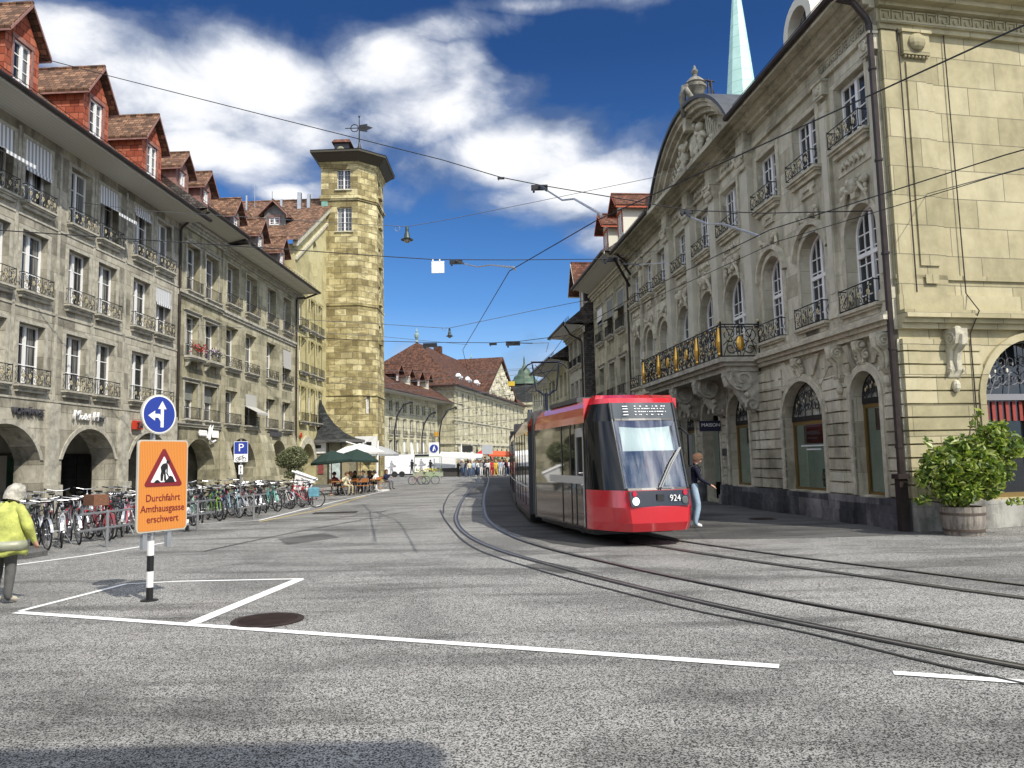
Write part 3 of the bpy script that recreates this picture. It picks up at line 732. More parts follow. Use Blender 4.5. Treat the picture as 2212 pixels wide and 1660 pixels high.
# door, curtain and display in the middle arch shop
b=MB(); b.box(1.5,2.3,3.1,3.2,.2,2.25); b.build('shop_display_panel',mat('pale_shop_panel',(.45,.44,.40),.6),A)
b=MB(); b.add([(2.35,3.15,2.2),(2.75,3.12,2.2),(2.95,3.1,.9),(2.05,3.1,.5),(2.2,3.12,1.2)],[(0,1,2,3,4)]); b.add([(2.1,3.0,.9),(3.1,2.95,1.05),(3.05,2.95,.3),(2.2,3.0,.35)],[(0,1,2,3)]); b.build('shop_curtain',mat('dark_green_cloth',(.02,.07,.045),.9,var=.4),A)
b=MB(); b.box(2.72,3.05,2.8,2.95,1.0,1.5,0); b.box(2.75,3.02,2.78,2.96,.95,1.1,1); b.build('shop_box',[mat('olive_card',(.22,.20,.10),.7),mat('orange_card',(.6,.14,.03),.6)],A)
b=MB(); b.box(-3.1,-1.75,3.1,3.22,.3,2.3,0); b.box(-3.0,-1.85,3.08,3.1,1.5,2.1,1); b.box(-2.7,-2.0,3.07,3.1,.6,1.3,2); b.build('shop_poster',[M_BLACK,mat('blue_poster',(.02,.10,.22),.4),mat('warm_poster',(.35,.16,.10),.5,var=.5,vscale=8)],A)
# ---- B1: two bay olive house
B1=thing('arcade_house','narrow olive stone arcade house with red and purple flower boxes, two window axes','building',left_origin(0),LRZ)
colsB=[(10.0,11.45),(12.1,13.65)]; rowsB=[(4.0,5.78),(7.05,9.1),(10.3,12.62)]
m=MB(); aB=[(10.0,13.55,1.75,1.3)]
wall_front(m,9.17,14.15,0,13.75,[(a,b,z0,z1,0,.45) for a,b in colsB for z0,z1 in rowsB]+[(a,b,0,zs,r,.9) for a,b,zs,r in aB],y=.02)
m.build('wall',M_OLIVE,B1); body(B1,9.2,14.12,11,13.7,M_OLIVE)
c=MB()
c.box(9.17,14.15,-.14,.02,3.72,3.84);c.box(9.17,14.15,-.08,.02,3.6,3.72); c.box(9.17,14.15,-.16,.02,10.0,10.14);c.box(9.17,14.15,-.09,.02,9.88,10.0)
c.build_each('string_course',M_TRIMG,B1,group=lambda c:c.z>6)
for i,(a,b) in enumerate(colsB):
    for j,(z0,z1) in enumerate(rowsB):
        add_window(B1,a,b,z0,z1,y=.34,cols=2,rows=3,trim=M_TRIMG,sill=M_TRIMG if j!=1 else None,hood=True,trimw=.1)
        inst(railing_mesh(b-a+.1,.55,'bars',.14,gold=False),'window_railing',B1,(a-.05,.0,z0))
M_LEAFD=mat('dark_leaves',(.035,.07,.02),.7,var=.6,vscale=20)
def flowers(parent,x0,x1,z,colm):
    s=MB(); s.box(x0-.1,x1+.1,-.42,0,z-.12,z-.0); s.box(x0-.06,x1+.06,-.36,0,z-.2,z-.12)
    for x in (x0+.1,x1-.1): s.prism([(0,z-.2),(-.32,z-.2),(-.1,z-.5),(0,z-.55)],'x',x-.07,x+.07)
    s.build('balcony_shelf',M_TRIMG,parent)
    f=MB(); rn=random.Random(int(x0*100))
    for i in range(170):
        x=rn.uniform(x0,x1);y=rn.uniform(-.5,-.12);zz=z+.3+rn.gauss(.12,.13)
        r=rn.uniform(.03,.06); a=rn.uniform(0,3); mi=0 if rn.random()<.45 else (1 if rn.random()<.75 else 2)
        v=Vector((math.cos(a),math.sin(a)*.6,rn.uniform(-.5,.5))).normalized()*r; w=Vector((-math.sin(a)*.5,rn.uniform(-.4,.4),1)).normalized()*r
        p=Vector((x,y,zz)); f.add([p-v,p-w,p+v,p+w],[(0,1,2,3)],mi)
    f.build('window_flowers',[M_LEAFD]+colm,parent)
flowers(B1,10.0,11.45,7.05,[mat('red_geranium',(.45,.015,.02),.6),mat('pale_pink_flower',(.65,.35,.38),.6)])
flowers(B1,12.1,13.65,7.05,[mat('purple_flower',(.14,.05,.22),.6),mat('white_flower',(.7,.66,.7),.6)])
for k in (0,1):
    a,b=colsB[k]; q=MB(); q.box(a+.02,b-.02,.28,.33,4.95,5.78); q.build('roller_blind',M_SHUT,B1)
arcade(B1,9.17,14.15,aB,3.2,M_OLIVE,vm=MT['grey_plaster_vault'])
eaves(B1,9.35,14.3,13.75,1.3,14.1,5.6,6.0,M_TILER,mat('pale_eaves_boards',(.50,.49,.42),.7),11,cornice=M_TRIMG)
for x,w in ((10.0,1.3),(12.6,1.3)): gable_dormer(B1,x,.3,15.3,w,16.35,17.1,1.6,M_DWOOD,M_TILE,winh=.7,over=.22,ww=.6)
b=MB(); b.box(11.55,12.75,1.3,1.42,.14,1.9,0); b.box(11.6,12.45,1.27,1.3,.7,1.75,1); b.box(12.45,12.7,1.27,1.3,.9,1.85,2); b.build('wall_showcase',[M_CREAM,mat('showcase_paper',(.66,.65,.60),.7),mat('showcase_dark_poster',(.10,.10,.11),.6)],B1)
sg=MB(); 
for (x,z,w,h) in [(11.55,3.33,.16,.24),(11.78,3.33,.16,.24),(12.0,3.33,.14,.24),(12.2,3.33,.14,.24)]:
    sg.tube([(x+w*math.cos(a)*.5,-.1,z+h*.5*math.sin(a)) for a in [i*math.pi/4 for i in range(9)]],.05,6)
sg.tube([(12.35,-.12,3.1),(12.5,-.12,3.3),(12.62,-.12,3.75),(12.85,-.12,4.0),(12.95,-.12,3.8),(12.75,-.12,3.4),(12.55,-.12,3.05),(12.9,-.12,2.9),(13.3,-.12,3.0)],.055,6)
for x in (12.95,13.2,13.45): sg.tube([(x,-.12,3.15),(x+.03,-.12,3.5),(x+.14,-.12,3.5),(x+.14,-.12,3.15)],.05,6)
sg.build('script_sign',M_WSIGN,B1)
downpipe(B1,9.22,0,13.0,-.08,[(9.3,-.5,13.5),(9.55,-1.3,13.95)],r=.06)
# ---- B2: four bay olive house with battered piers
B2=thing('arcade_house','olive stone arcade house with sloping buttress piers and lattice window railings','building',left_origin(0),LRZ)
colsB2=[(14.75,16.4),(17.45,19.15),(20.85,22.4),(23.75,25.35)]; rowsB2=[(4.0,5.8),(7.08,9.35),(10.6,12.85)]
aB2=[(14.95,19.25,1.6,1.62),(21.6,24.7,1.75,1.5)]
m=MB(); wall_front(m,14.15,26.3,0,13.6,[(a,b,z0,z1,0,.5) for a,b in colsB2 for z0,z1 in rowsB2]+[(a,b,0,zs,r,.9) for a,b,zs,r in aB2],y=.0)
m.build('wall',M_OLIVE2,B2); body(B2,14.17,26.28,11,13.55,M_OLIVE2)
c=MB(); c.box(14.15,26.3,-.15,0,9.95,10.1); c.box(14.15,26.3,-.08,0,9.8,9.95); c.build('string_course',M_TRIMG,B2)
c=MB()
for x0,x1 in ((14.15,14.85),(19.35,21.5),(25.0,26.25)): c.prism([(0,0),(-.75,0),(-.62,1.2),(-.04,3.75),(0,3.75)],'x',x0,x1)
c.build_each('buttress_pier',M_OLIVE2,B2)
for i,(a,b) in enumerate(colsB2):
    for j,(z0,z1) in enumerate(rowsB2):
        add_window(B2,a,b,z0,z1,y=.40,cols=2,rows=3,trim=M_TRIM if j==2 else None,sill=M_TRIMG,trimw=.08,glass=M_PANE)
        inst(railing_mesh(b-a+.16,.55,['lattice','scroll','lattice'][j],.16,gold=False),'window_railing',B2,(a-.08,-.02,z0-.03))
awning(B2,17.45,5.8,1.7,.7,.7,MT['pale_shop_panel']); awning(B2,23.75,9.3,1.6,1.1,.03,MT['pale_shop_panel'])
arcade(B2,14.15,26.3,aB2,3.35,M_OLIVE2,vm=mat('cream_plaster_vault',(.50,.48,.38),.8,var=.15,vscale=1.5))
M_SOFP=mat('panelled_soffit',(.62,.61,.53),.7,fn=lambda t,tc,b: t.mix(t.math('MAXIMUM',t.ramp(t.math('FRACT',t.math('MULTIPLY',t.sep(tc)[0],1.1)),[(.0,1),(.05,0)]),t.ramp(t.math('FRACT',t.math('MULTIPLY',t.sep(tc)[1],2.2)),[(.0,1),(.08,0)])),(.62,.61,.53),(.25,.25,.21)))
eaves(B2,14.3,26.9,13.6,1.45,13.75,5.6,6.0,M_TILER,M_SOFP,11,cornice=M_TRIMG)
M_DGREY=mat('grey_dormer_render',(.16,.16,.15),.8,var=.2)
for x in (16.2,20.0,23.9): gable_dormer(B2,x,.2,14.9,1.35,16.0,16.9,1.9,M_DGREY,M_TILE,winh=.8,over=.24,ww=.75)
downpipe(B2,26.25,0,13.1,-.1,[(26.5,-.7,13.3),(26.8,-1.4,13.65)],r=.07)
b=MB(); b.box(21.2,23.3,-.14,-.03,3.45,3.82,0); 
b.build('dark_sign_board',[M_DSIGN],B2); text('KLÄTTERLI',.26,M_WSIGN,B2,(22.25,-.16,3.63),'shop_lettering',ext=.005,sx=.9) if False else None
b=MB(); b.box(22.2,24.3,1.0,1.08,.1,.75,0); b.build('planter_ledge',[M_CREAM],B2)
# ---- C: yellow gable building beside the tower
Cb=thing('gable_house','yellow rendered gable building joined to the stone tower, small arched attic window','building',left_origin(0),LRZ)
colsC=[(27.5,28.85),(29.7,30.95),(31.6,32.8)]; rowsC=[(4.75,7.25),(8.3,10.8),(11.55,13.95)]
aC=[(27.8,31.0,1.75,1.4)]
m=MB(); hs=[(a,b,z0,z1,0,.45) for a,b in colsC for z0,z1 in rowsC]+[(a,b,0,zs,r,.9) for a,b,zs,r in aC]+[(30.7,31.6,15.9,18.3,.42,.4)]
wall_front(m,26.3,36,0,18.75,hs,y=.12); 
# gable triangle steps
m.add([(26.3,.12,16.2),(26.3,.12,17.2),(26.3,.12,17.2)],[(0,1,2)])
m.v=[(x,y,min(z,17.2+(x-26.3)*.62)) for x,y,z in m.v]
m.quad((28.8,.12,18.75),(36,.12,18.75),(36,.12,23.2),(34.2,.12,22.1))
m.add([(26.3,.12,0),(26.3,11,0),(26.3,11,17.2),(26.3,.12,17.2)],[(0,1,2,3)])
m.build('wall',M_YEL,Cb)
c=MB()
c.add([(26.0,-.25,16.95),(36.2,-.25,23.3),(36.2,-.25,23.75),(26.0,-.25,17.4),(26.0,.12,16.95),(36.2,.12,23.3),(36.2,.12,23.75),(26.0,.12,17.4)],[(0,1,2,3),(0,4,5,1),(3,2,6,7),(0,3,7,4)])
c.add([(26.5,-.05,16.1),(36.2,-.05,22.2),(36.2,-.05,22.4),(26.5,-.05,16.3),(26.5,.12,16.1),(36.2,.12,22.2),(36.2,.12,22.4),(26.5,.12,16.3)],[(0,1,2,3),(0,4,5,1),(3,2,6,7),(0,3,7,4)])
c.build('gable_cornice',M_TRIM,Cb)
r=MB(); r.add([(25.7,-.35,17.3),(36.2,-.35,23.82),(36.2,12,23.82),(25.7,12,17.3)],[(0,1,2,3)]); r.tube([(36.2,-.3,23.85),(36.2,12,23.85)],.1,6); r.build('roof',M_TILE,Cb)
for x,y in ((29.2,2.6),(27.6,4.5)):
    d=gable_dormer(Cb,x,y,17.3+(x-25.7)*.62-.1,1.6,17.3+(x-25.7)*.62+1.0,17.3+(x-25.7)*.62+1.8,.2,M_DGREY,M_TILE,winh=.6,over=.3,ww=.8); d.rotation_euler=(0,0,R(-90))
v=MB(); 
for x,y,h,w in ((33.0,3.4,1.0,.18),(33.8,2.2,1.3,.30),(34.0,1.5,1.1,.25),(34.2,4.6,1.4,.05),(34.6,6.2,1.9,.04),(33.9,6.6,1.2,.12)):
    z=17.3+(x-25.7)*.62; v.box(x-w/2,x+w/2,y-w/2,y+w/2,z-.2,z+h)
v.build('roof_vents',M_STEEL,Cb)
ch=MB(); z=21.3; ch.box(32.2,33.0,8.2,9.3,z-1.5,z+.9,0); ch.box(32.1,33.1,8.1,9.4,z+.95,z+1.5,1); ch.prism([(8.0,z+1.5),(9.5,z+1.5),(8.75,z+2.1)],'x',32.0,33.2,2)
ch.build('chimney',[M_DWALL,M_BLACK,M_TILER],Cb)
for i,(a,b) in enumerate(colsC):
    for j,(z0,z1) in enumerate(rowsC):
        add_window(Cb,a,b,z0,z1,y=.5,cols=2,rows=3,sill=M_TRIMG,trim=M_YEL,trimw=.12,glass=M_PANED)
        inst(railing_mesh(b-a+.2,.6,'bars',.2,gold=False),'window_railing',Cb,(a-.1,.08,z0-.03))
        if j==0:
            q=MB(); q.box(a+.1,b-.1,.4,.46,z0+.6,z1-.02); q.build('roller_blind',M_WHITE,Cb)
add_window(Cb,30.7,31.6,15.9,18.3,.42,y=.45,cols=2,rows=3,glass=M_PANED)
arcade(Cb,26.3,34,aC,3.2,M_YEL,vm=M_YEL)
P1=arc(27.8,31.0,1.75,1.4,18);P2=arc(27.3,31.5,1.75,1.95,18); q=MB()
for i in range(18):
    e=[P1[i],P1[i+1],P2[i+1],P2[i]]; q.add([(x,y,z) for y in (.02,.12) for x,z in e],[(0,1,2,3),(0,4,5,1),(3,2,6,7),(0,3,7,4)])
q.build('arch_ring',M_TRIM,Cb)
q=MB(); q.lathe([(.02,-.02),(.22,-.02),(.22,.02),(.02,.02)],6,(0,0,0)); o=q.build('red_emblem',M_RSIGN,Cb,loc=(27.6,-.02,3.7)); o.rotation_euler=(R(90),0,0)
# ---- TOWER
T=thing('stone_tower','tall blotchy yellow sandstone tower with flat hat roof and weather vane','tower',(-12.8,62.5,0),0)
base=[(-15.25,61.0),(-12.25,61.0),(-10.95,62.3),(-10.95,65.6),(-12.25,66.9),(-15.25,66.9)]
base=[(x+12.8,y-62.5) for x,y in base]
def tower_ring(z0,z1,grow=0,grow1=None,m=0,mb=None,cap=False):
    g1=grow if grow1 is None else grow1
    cx,cy=-.3,1.45
    def sc(g): 
        out=[]
        for x,y in base:
            dx,dy=x-cx,y-cy; L=math.hypot(dx,dy); out.append((x+dx/L*g,y+dy/L*g))
        return out
    A_,B_=sc(grow),sc(g1); n=len(base)
    mb.add([(x,y,z0) for x,y in A_]+[(x,y,z1) for x,y in B_],[(i,(i+1)%n,n+(i+1)%n,n+i) for i in range(n)]+[tuple(range(n))[::-1],tuple(range(n,2*n))],m)
m=MB()
# front face with window openings built as wall panels
def face(m,a,b,z0,z1,holes,d=.3,g=0):
    a=Vector((*a,0));b=Vector((*b,0)); e=(b-a); L=e.length; e.normalize(); n=Vector((e.y,-e.x,0))
    t=MB(); wall_front(t,0,L,z0,z1,holes,d)
    m.add([a+e*x-n*y+Vector((0,0,z)) for x,y,z in t.v],t.f)
    return a,e,n
f1=[(1.3,2.4,23.95,25.65),(1.3,2.5,20.45,22.45)]
face(m,base[0],base[1],0,26.2,f1); face(m,base[1],base[2],0,26.2,[(.75,1.12,5.6,6.95,.2)])
sidew=[(.8,1.7,24.0,25.4),(.8,1.7,21.4,22.6),(.8,1.7,18.0,19.6),(.8,1.7,14.8,16.4),(.8,1.7,11.5,13.0)]
face(m,base[2],base[3],0,26.2,sidew); face(m,base[3],base[4],0,26.2,[]); face(m,base[4],base[5],0,26.2,[]); face(m,base[5],base[0],0,26.2,[])
m.build('wall',M_TOW,T)
m=MB(); tower_ring(23.0,23.16,.10,mb=m); tower_ring(23.16,23.35,.20,mb=m); tower_ring(14.3,14.42,.08,mb=m); tower_ring(25.75,25.9,.06,.1,mb=m); tower_ring(25.9,26.2,.15,.3,mb=m); tower_ring(7.0,7.12,.07,mb=m)
m.build_each('string_course',M_TOW,T,group=lambda c:round(c.z/3))
m=MB(); tower_ring(26.2,26.75,.35,1.05,0,m); tower_ring(26.75,26.95,1.15,mb=m,m=0); m.build('eaves',mat('dark_brown_eaves',(.05,.045,.03),.7),T)
m=MB(); n=len(base); cx,cy=-.3,1.45; pts=[]
for x,y in base:
    dx,dy=x-cx,y-cy; L=math.hypot(dx,dy); pts.append((x+dx/L*1.2,y+dy/L*1.2,26.95))
m.add(pts+[(cx,cy,28.5)],[(i,(i+1)%n,n) for i in range(n)]); m.build('roof',mat('verdigris_brown_roof',(.17,.17,.11),.7,var=.5,vscale=1.2),T)
me,pe=window_meshes(1.1,1.7,0,4,4,fr=.05,mul=.016,glass=M_PANED); w=inst(me,'window',T,(base[0][0]+1.3,base[0][1]+.22,23.95)); inst(pe,'pane',w)
me,pe=window_meshes(1.2,2.0,0,4,5,fr=.05,mul=.016,glass=M_PANED); w=inst(me,'window',T,(base[0][0]+1.3,base[0][1]+.22,20.45)); inst(pe,'pane',w)
for z,wd in ((23.95,1.1),(20.45,1.2)):
    q=MB(); q.box(-.15,wd+.15,-.12,.1,-.1,0); q.build('sill',M_TRIM,T,loc=(base[0][0]+1.3,base[0][1],z))
m=MB()
for s in sidew:
    m.box(base[2][0]-.05,base[2][0]+.22,base[2][1]+.7,base[2][1]+1.8,s[2]-.12,s[2]); m.box(base[2][0]-.3,base[2][0]-.25,base[2][1]+.8,base[2][1]+1.7,s[2],s[3],1)
m.build('side_sills',[M_TOW,M_PANED],T)
me,pe=window_meshes(.37,1.35,.2,2,3,fr=.04); ang=math.atan2(base[2][1]-base[1][1],base[2][0]-base[1][0]); ev=Vector((math.cos(ang),math.sin(ang),0))
p=Vector((*base[1],5.6))+ev*.75+Vector((-ev.y,ev.x,0))*.2; w=inst(me,'window',T,p,(0,0,ang)); inst(pe,'pane',w)
m=MB(); m.box(-1.5,-.3,-.9,.4,27.4,28.15,0); m.box(-1.7,-.1,-1.1,.6,28.15,28.5,1,.15,.3); m.lathe([(.35,0),(.35,.2),(.2,.4),(.01,.45)],10,(-.9,-1.2,27.25),2); m.build('chimney',[M_BLACK,M_TILER,MT['verdigris_brown_roof']],T)
m=MB(); m.tube([(cx+.6,cy-1,28.0),(cx+.6,cy-1,31.0)],[.07,.03],6); m.lathe([(.3,0),(.12,.4),(.05,.8)],8,(cx+.6,cy-1,28.0))
ring=[(cx+.2+.32*math.cos(a),cy-1,30.0+.32*math.sin(a)) for a in [i*math.pi/8 for i in range(16)]]; m.tube(ring,.04,4,closed=True)
m.tube([(cx-.6,cy-1,30.0),(cx+1.2,cy-1,30.0)],.04,4); m.prism([(cx+.6,29.75),(cx+1.3,29.65),(cx+1.25,29.8),(cx+1.75,30.0),(cx+1.25,30.2),(cx+1.3,30.35),(cx+.6,30.25)],'y',cy-1.03,cy-.97); m.ball((cx+.6,cy-1,31.0),.09,5)
m.build('weather_vane',M_IRON,T)
m=MB(); m.box(-2.4,-1.9,-1.56,-1.50,22.2,22.95); m.build('copper_flashing',mat('verdigris_copper',(.16,.33,.27),.6,var=.3),T)
# sign boards on the tower base
def sign_block(parent,x0,x1,y,z0,z1,name='white_sign_board'):
    b=MB(); b.box(x0,x1,y-.08,y,z0,z1); b.build(name,M_WSIGN,parent)
    w=(x1-x0); c=(x0+x1)/2; zc=(z0+z1)/2; s=min(w*.16,(z1-z0)*.32)
    b=MB(); b.box(c-s*1.6,c-s*.95,y-.095,y-.081,zc-s*.1,zc+s*.8); b.box(c-s*1.35,c-s*.2,y-.10,y-.096,zc-s*.7,zc-s*.1); b.box(c-s*.5,c+s*.1,y-.095,y-.081,zc-s*.4,zc+s*.5); b.box(c+s*.15,c+s*1.7,y-.095,y-.081,zc-s*.1,zc+s*.9)
    b.build('sign_logo',M_BLACK,parent)
sign_block(T,.32,2.0,-1.62,2.35,3.75)
b=MB(); b.box(1.75,1.83,-1.5,1.9,2.35,3.75); b.build('white_sign_board',M_WSIGN,T); text('ko',.6,M_BLACK,T,(1.9,.6,3.0),'sign_logo',rot=(R(90),0,R(90)),ext=.01)
# ---- KIOSK pavilion
K=thing('cafe_kiosk','low kiosk with dark flared slate roof at the foot of the tower','kiosk',(-14.0,59.6,0),0)
b=MB(); b.box(-1.75,1.75,-1.3,1.3,0,3.4); b.build('kiosk_wall',mat('kiosk_olive_boards',(.22,.20,.13),.7,var=.3),K)
# concave hipped roof
r=MB(); prof=[(0,3.45,2.3,1.75),(.2,3.62,1.75,1.35),(.42,4.1,1.15,.9),(.62,4.75,.68,.55),(.8,5.5,.33,.28),(1,6.6,.05,.05)]
vs=[];n=8
for t_,z,hx,hy in prof:
    for k in range(n):
        a=math.pi/8+k*math.pi/4; r8=1.08
        vs.append((-.95*t_*1+hx*r8*math.cos(a)/math.cos(math.pi/8)*(.96),hy*r8*math.sin(a)/math.cos(math.pi/8),z))
r.add(vs,[(i*n+k,i*n+(k+1)%n,(i+1)*n+(k+1)%n,(i+1)*n+k) for i in range(len(prof)-1) for k in range(n)])
r.build('roof',M_SLATED,K)
e=MB(); vs2=[(x,y,3.25) for x,y,z in vs[:8]]+[(x,y,3.45) for x,y,z in vs[:8]]; e.add(vs2,[(k,(k+1)%8,8+(k+1)%8,8+k) for k in range(8)]+[tuple(range(8))[::-1]]); e.build('roof_fascia',mat('grey_fascia',(.10,.10,.095),.6),K)
f=MB(); f.tube([(-.95,0,6.5),(-.95,0,7.3)],[.05,.015],6); f.ball((-.95,0,6.9),.1,5); f.build('finial',M_STEEL,K)
sign_block(K,-1.75,-.15,-1.32,2.45,3.25)
g=MB(); g.box(-1.55,-.95,-1.34,-1.31,.2,2.0,0); g.box(-.75,-.35,-1.36,-1.31,.9,2.0,1); g.box(.1,.9,-1.34,-1.31,.3,2.0,2); g.box(-.02,.04,-1.36,-1.3,.0,3.2,3); g.box(.95,1.01,-1.36,-1.3,.0,3.2,3);g.box(1.05,1.6,-1.34,-1.31,.3,2.1,4)
g.build('kiosk_posters',[M_WHITE,mat('red_menu_board',(.22,.05,.05),.6,var=.6,vscale=9),mat('landscape_poster',(.45,.52,.50),.5,var=.4,vscale=3),M_BLACK,mat('tan_shutter',(.30,.26,.16),.7)],K)
# ============================================================ RIGHT SIDE: corner palace
PRZ=math.atan2(-1,.105); PC=(8.35,16.4,0)
P=thing('corner_palace','ornate sandstone palace with curved pediment, gilded balcony and arched shop windows on the right','building',PC,PRZ)
LP=22.1
win2=[(.55,1.9),(2.85,4.15),(5.2,6.5),(8.1,9.45),(10.6,11.95),(13.1,14.45),(15.75,17.1),(17.95,19.25),(20.15,21.45)]
win1=[(.5,1.85),(2.8,4.15),(5.2,6.5),(7.85,9.6),(10.35,12.05),(12.95,14.7),(15.75,17.1),(17.95,19.25),(20.15,21.45)]
shops=[(.75,1.95,.68,2.95,.6),(3.3,5.6,.68,2.70,.93),(7.95,9.7,.68,2.8,.85),(10.45,12.15,.1,2.85,.82),(12.95,14.7,.68,2.8,.85),(16.4,18.6,.68,2.7,.93),(20.1,21.3,.68,2.95,.6)]
fl=lambda t:(-t[1],-t[0],*t[2:])
holes=[fl((a,b,9.08,10.62,0,.28)) for a,b in win2]
for i,(a,b) in enumerate(win1):
    big=3<=i<=5
    holes.append(fl((a,b,5.02 if not big else 4.9,6.85 if not big else 6.75,.62 if not big else .85,.42)))
holes+=[fl((a,b,z0,zs,r,.34)) for a,b,z0,zs,r in shops]
m=MB(); wall_front(m,-LP,0,0,11.95,[h for h in holes],.3)
m.build('wall',M_PAL,P)
b=MB(); b.quad((-LP,0,0),(-LP,12,0),(-LP,12,12.6),(-LP,0,12.6)); b.quad((-LP,12,0),(0,12,0),(0,12,12.6),(-LP,12,12.6)); b.build('rear_walls',M_PAL,P)
# plinth of dark stained limestone
m=MB(); xs=[0]
segs=[(-.02,.75),(1.95,3.3),(5.6,7.95),(9.7,10.45),(12.15,12.95),(14.7,16.4),(18.6,20.1),(21.3,22.1)]
for a,c in segs: m.box(-c,-a,-.16,0,0,.66); 
for a,b_,z0,zs,r in shops:
    if z0>.3: m.box(-b_,-a,-.09,0,0,.64)
for a,c in segs: m.box(-c-.03,-a+.03,-.21,-.161,0,.32)
m.build_each('plinth',M_PLINTH,P,group=lambda c:round(c.x))
# rusticated courses
m=MB(); ch=.285
for a,c in segs:
    z=.68; k=0
    while z<4.0:
        if z>2.7:
            pass
        aa,cc=a,c
        if z>2.75: # follow the arches a little
            aa,cc=a+(.0),c
        m.box(-cc+.0,-aa-.0,-.055,0,z+.018,z+ch-.018); z+=ch; k+=1
m.build_each('rusticated_pier',M_PAL,P,group=lambda c:round(c.x*2))
m=MB()
for a,c in ((2.35,2.75),(6.55,7.05),(7.2,7.6),(15.1,15.6)):
    z=.68
    while z<4.0: m.box(-c,-a,-.12,-.056,z+.018,z+ch-.018); z+=ch
m.build_each('rusticated_pilaster',M_PAL,P,group=lambda c:round(c.x*2))
# arch mouldings, voussoirs, keystones
for i,(a,b_,z0,zs,r) in enumerate(shops):
    q=MB(); A1=arc(-b_,-a,zs,r,20); A2=arc(-b_-.13,-a+.13,zs,r+.13,20); A3=arc(-b_-.2,-a+.2,zs,r+.2,20)
    for k in range(20):
        for (I,O,y) in ((A1,A2,-.10),(A2,A3,-.065)):
            e=[I[k],I[k+1],O[k+1],O[k]]; q.add([(x,yy,z) for yy in (y,0) for x,z in e],[(0,1,2,3),(0,4,5,1),(3,2,6,7)])
    for x in (-b_,-a): 
        s=-1 if x==-b_ else 1
        q.box(x,x+s*.13,-.10,0,z0,zs)
    q.build('arch_moulding',M_TRIM,P)
    q=MB()
    for t in (-50,-28,28,50):
        ca,sa=math.sin(R(t)),math.cos(R(t)); cx=-(a+b_)/2; rr=(b_-a)/2
        p0=(cx+ca*(rr+.24),zs+sa*(r+.24)); p1=(cx+ca*(rr+.24)+ca*.7,min(4.25,zs+sa*(r+.24)+sa*.65+.1)); w=.09
        q.prism([(p0[0]-w,p0[1]),(p0[0]+w,p0[1]),(p1[0]+w*1.4,p1[1]),(p1[0]-w*1.4,p1[1])],'y',-.07,0)
    q.build_each('voussoir',M_PAL,P)
def console(bm,x,ztop,h,w,out,n=14):
    """scrolled console bracket: S profile in the y-z plane with volutes on both cheeks"""
    pr=[(0,ztop),(-out,ztop),(-out*1.02,ztop-h*.10),(-out*.92,ztop-h*.30),(-out*.5,ztop-h*.42),(-out*.38,ztop-h*.6),(-out*.42,ztop-h*.8),(-out*.25,ztop-h*.93),(0,ztop-h)]
    bm.prism(pr,'x',x-w/2,x+w/2)
    for s in (-1,1):
        yc,zc,rr=-out*.55,ztop-h*.2,out*.42
        bm.tube([(x+s*(w/2+.01),yc+p[0]*1,zc+p[2]) for p in spiral(0,0,rr,1.6,R(60),1,20)],.022 if out<.6 else .05,5)
        bm.tube([(x+s*(w/2+.01),-out*.3+p[0],ztop-h*.82+p[2]) for p in spiral(0,0,rr*.5,1.3,R(200),-1,12)],.018 if out<.6 else .04,5)
    bm.tube([(x,-out*1.0,ztop-h*.12),(x,-out*.95,ztop-h*.3),(x,-out*.56,ztop-h*.44),(x,-out*.44,ztop-h*.62),(x,-out*.46,ztop-h*.8)],[w*.2,w*.26,w*.22,w*.2,w*.1],6)
for u in (.38,2.35):
    q=MB(); console(q,-u,4.28,.95,.26,.36); q.ball((-u,-.1,3.22),.09,5,0,(1,1,1.5)); q.ball((-u,-.22,4.22),.12,5,0,(1.3,.8,.8)); q.build('console',M_TRIM,P)
for i,(a,b_,z0,zs,r) in enumerate(shops[:3]+shops[4:]):
    q=MB(); c=-(a+b_)/2; console(q,c,4.25,.62,.2,.26)
    for s in (-1,1):
        q.tube(spiral(c+s*.2,3.92,.12,1.2,R(90),s,10,-.09),.03,5); q.ball((c+s*.12,-.1,4.15),.07,4)
    q.build('keystone',M_TRIM,P)
# string cornice
m=MB(); m.box(-LP,.0,-.14,0,4.30,4.42); m.box(-LP,0,-.22,0,4.42,4.52); m.box(-LP,.0,-.32,0,4.52,4.62); m.box(-LP,.0,-.24,0,4.62,4.70); m.box(-LP,0,-.10,0,4.70,4.98)
m.build('string_cornice',M_TRIM,P)
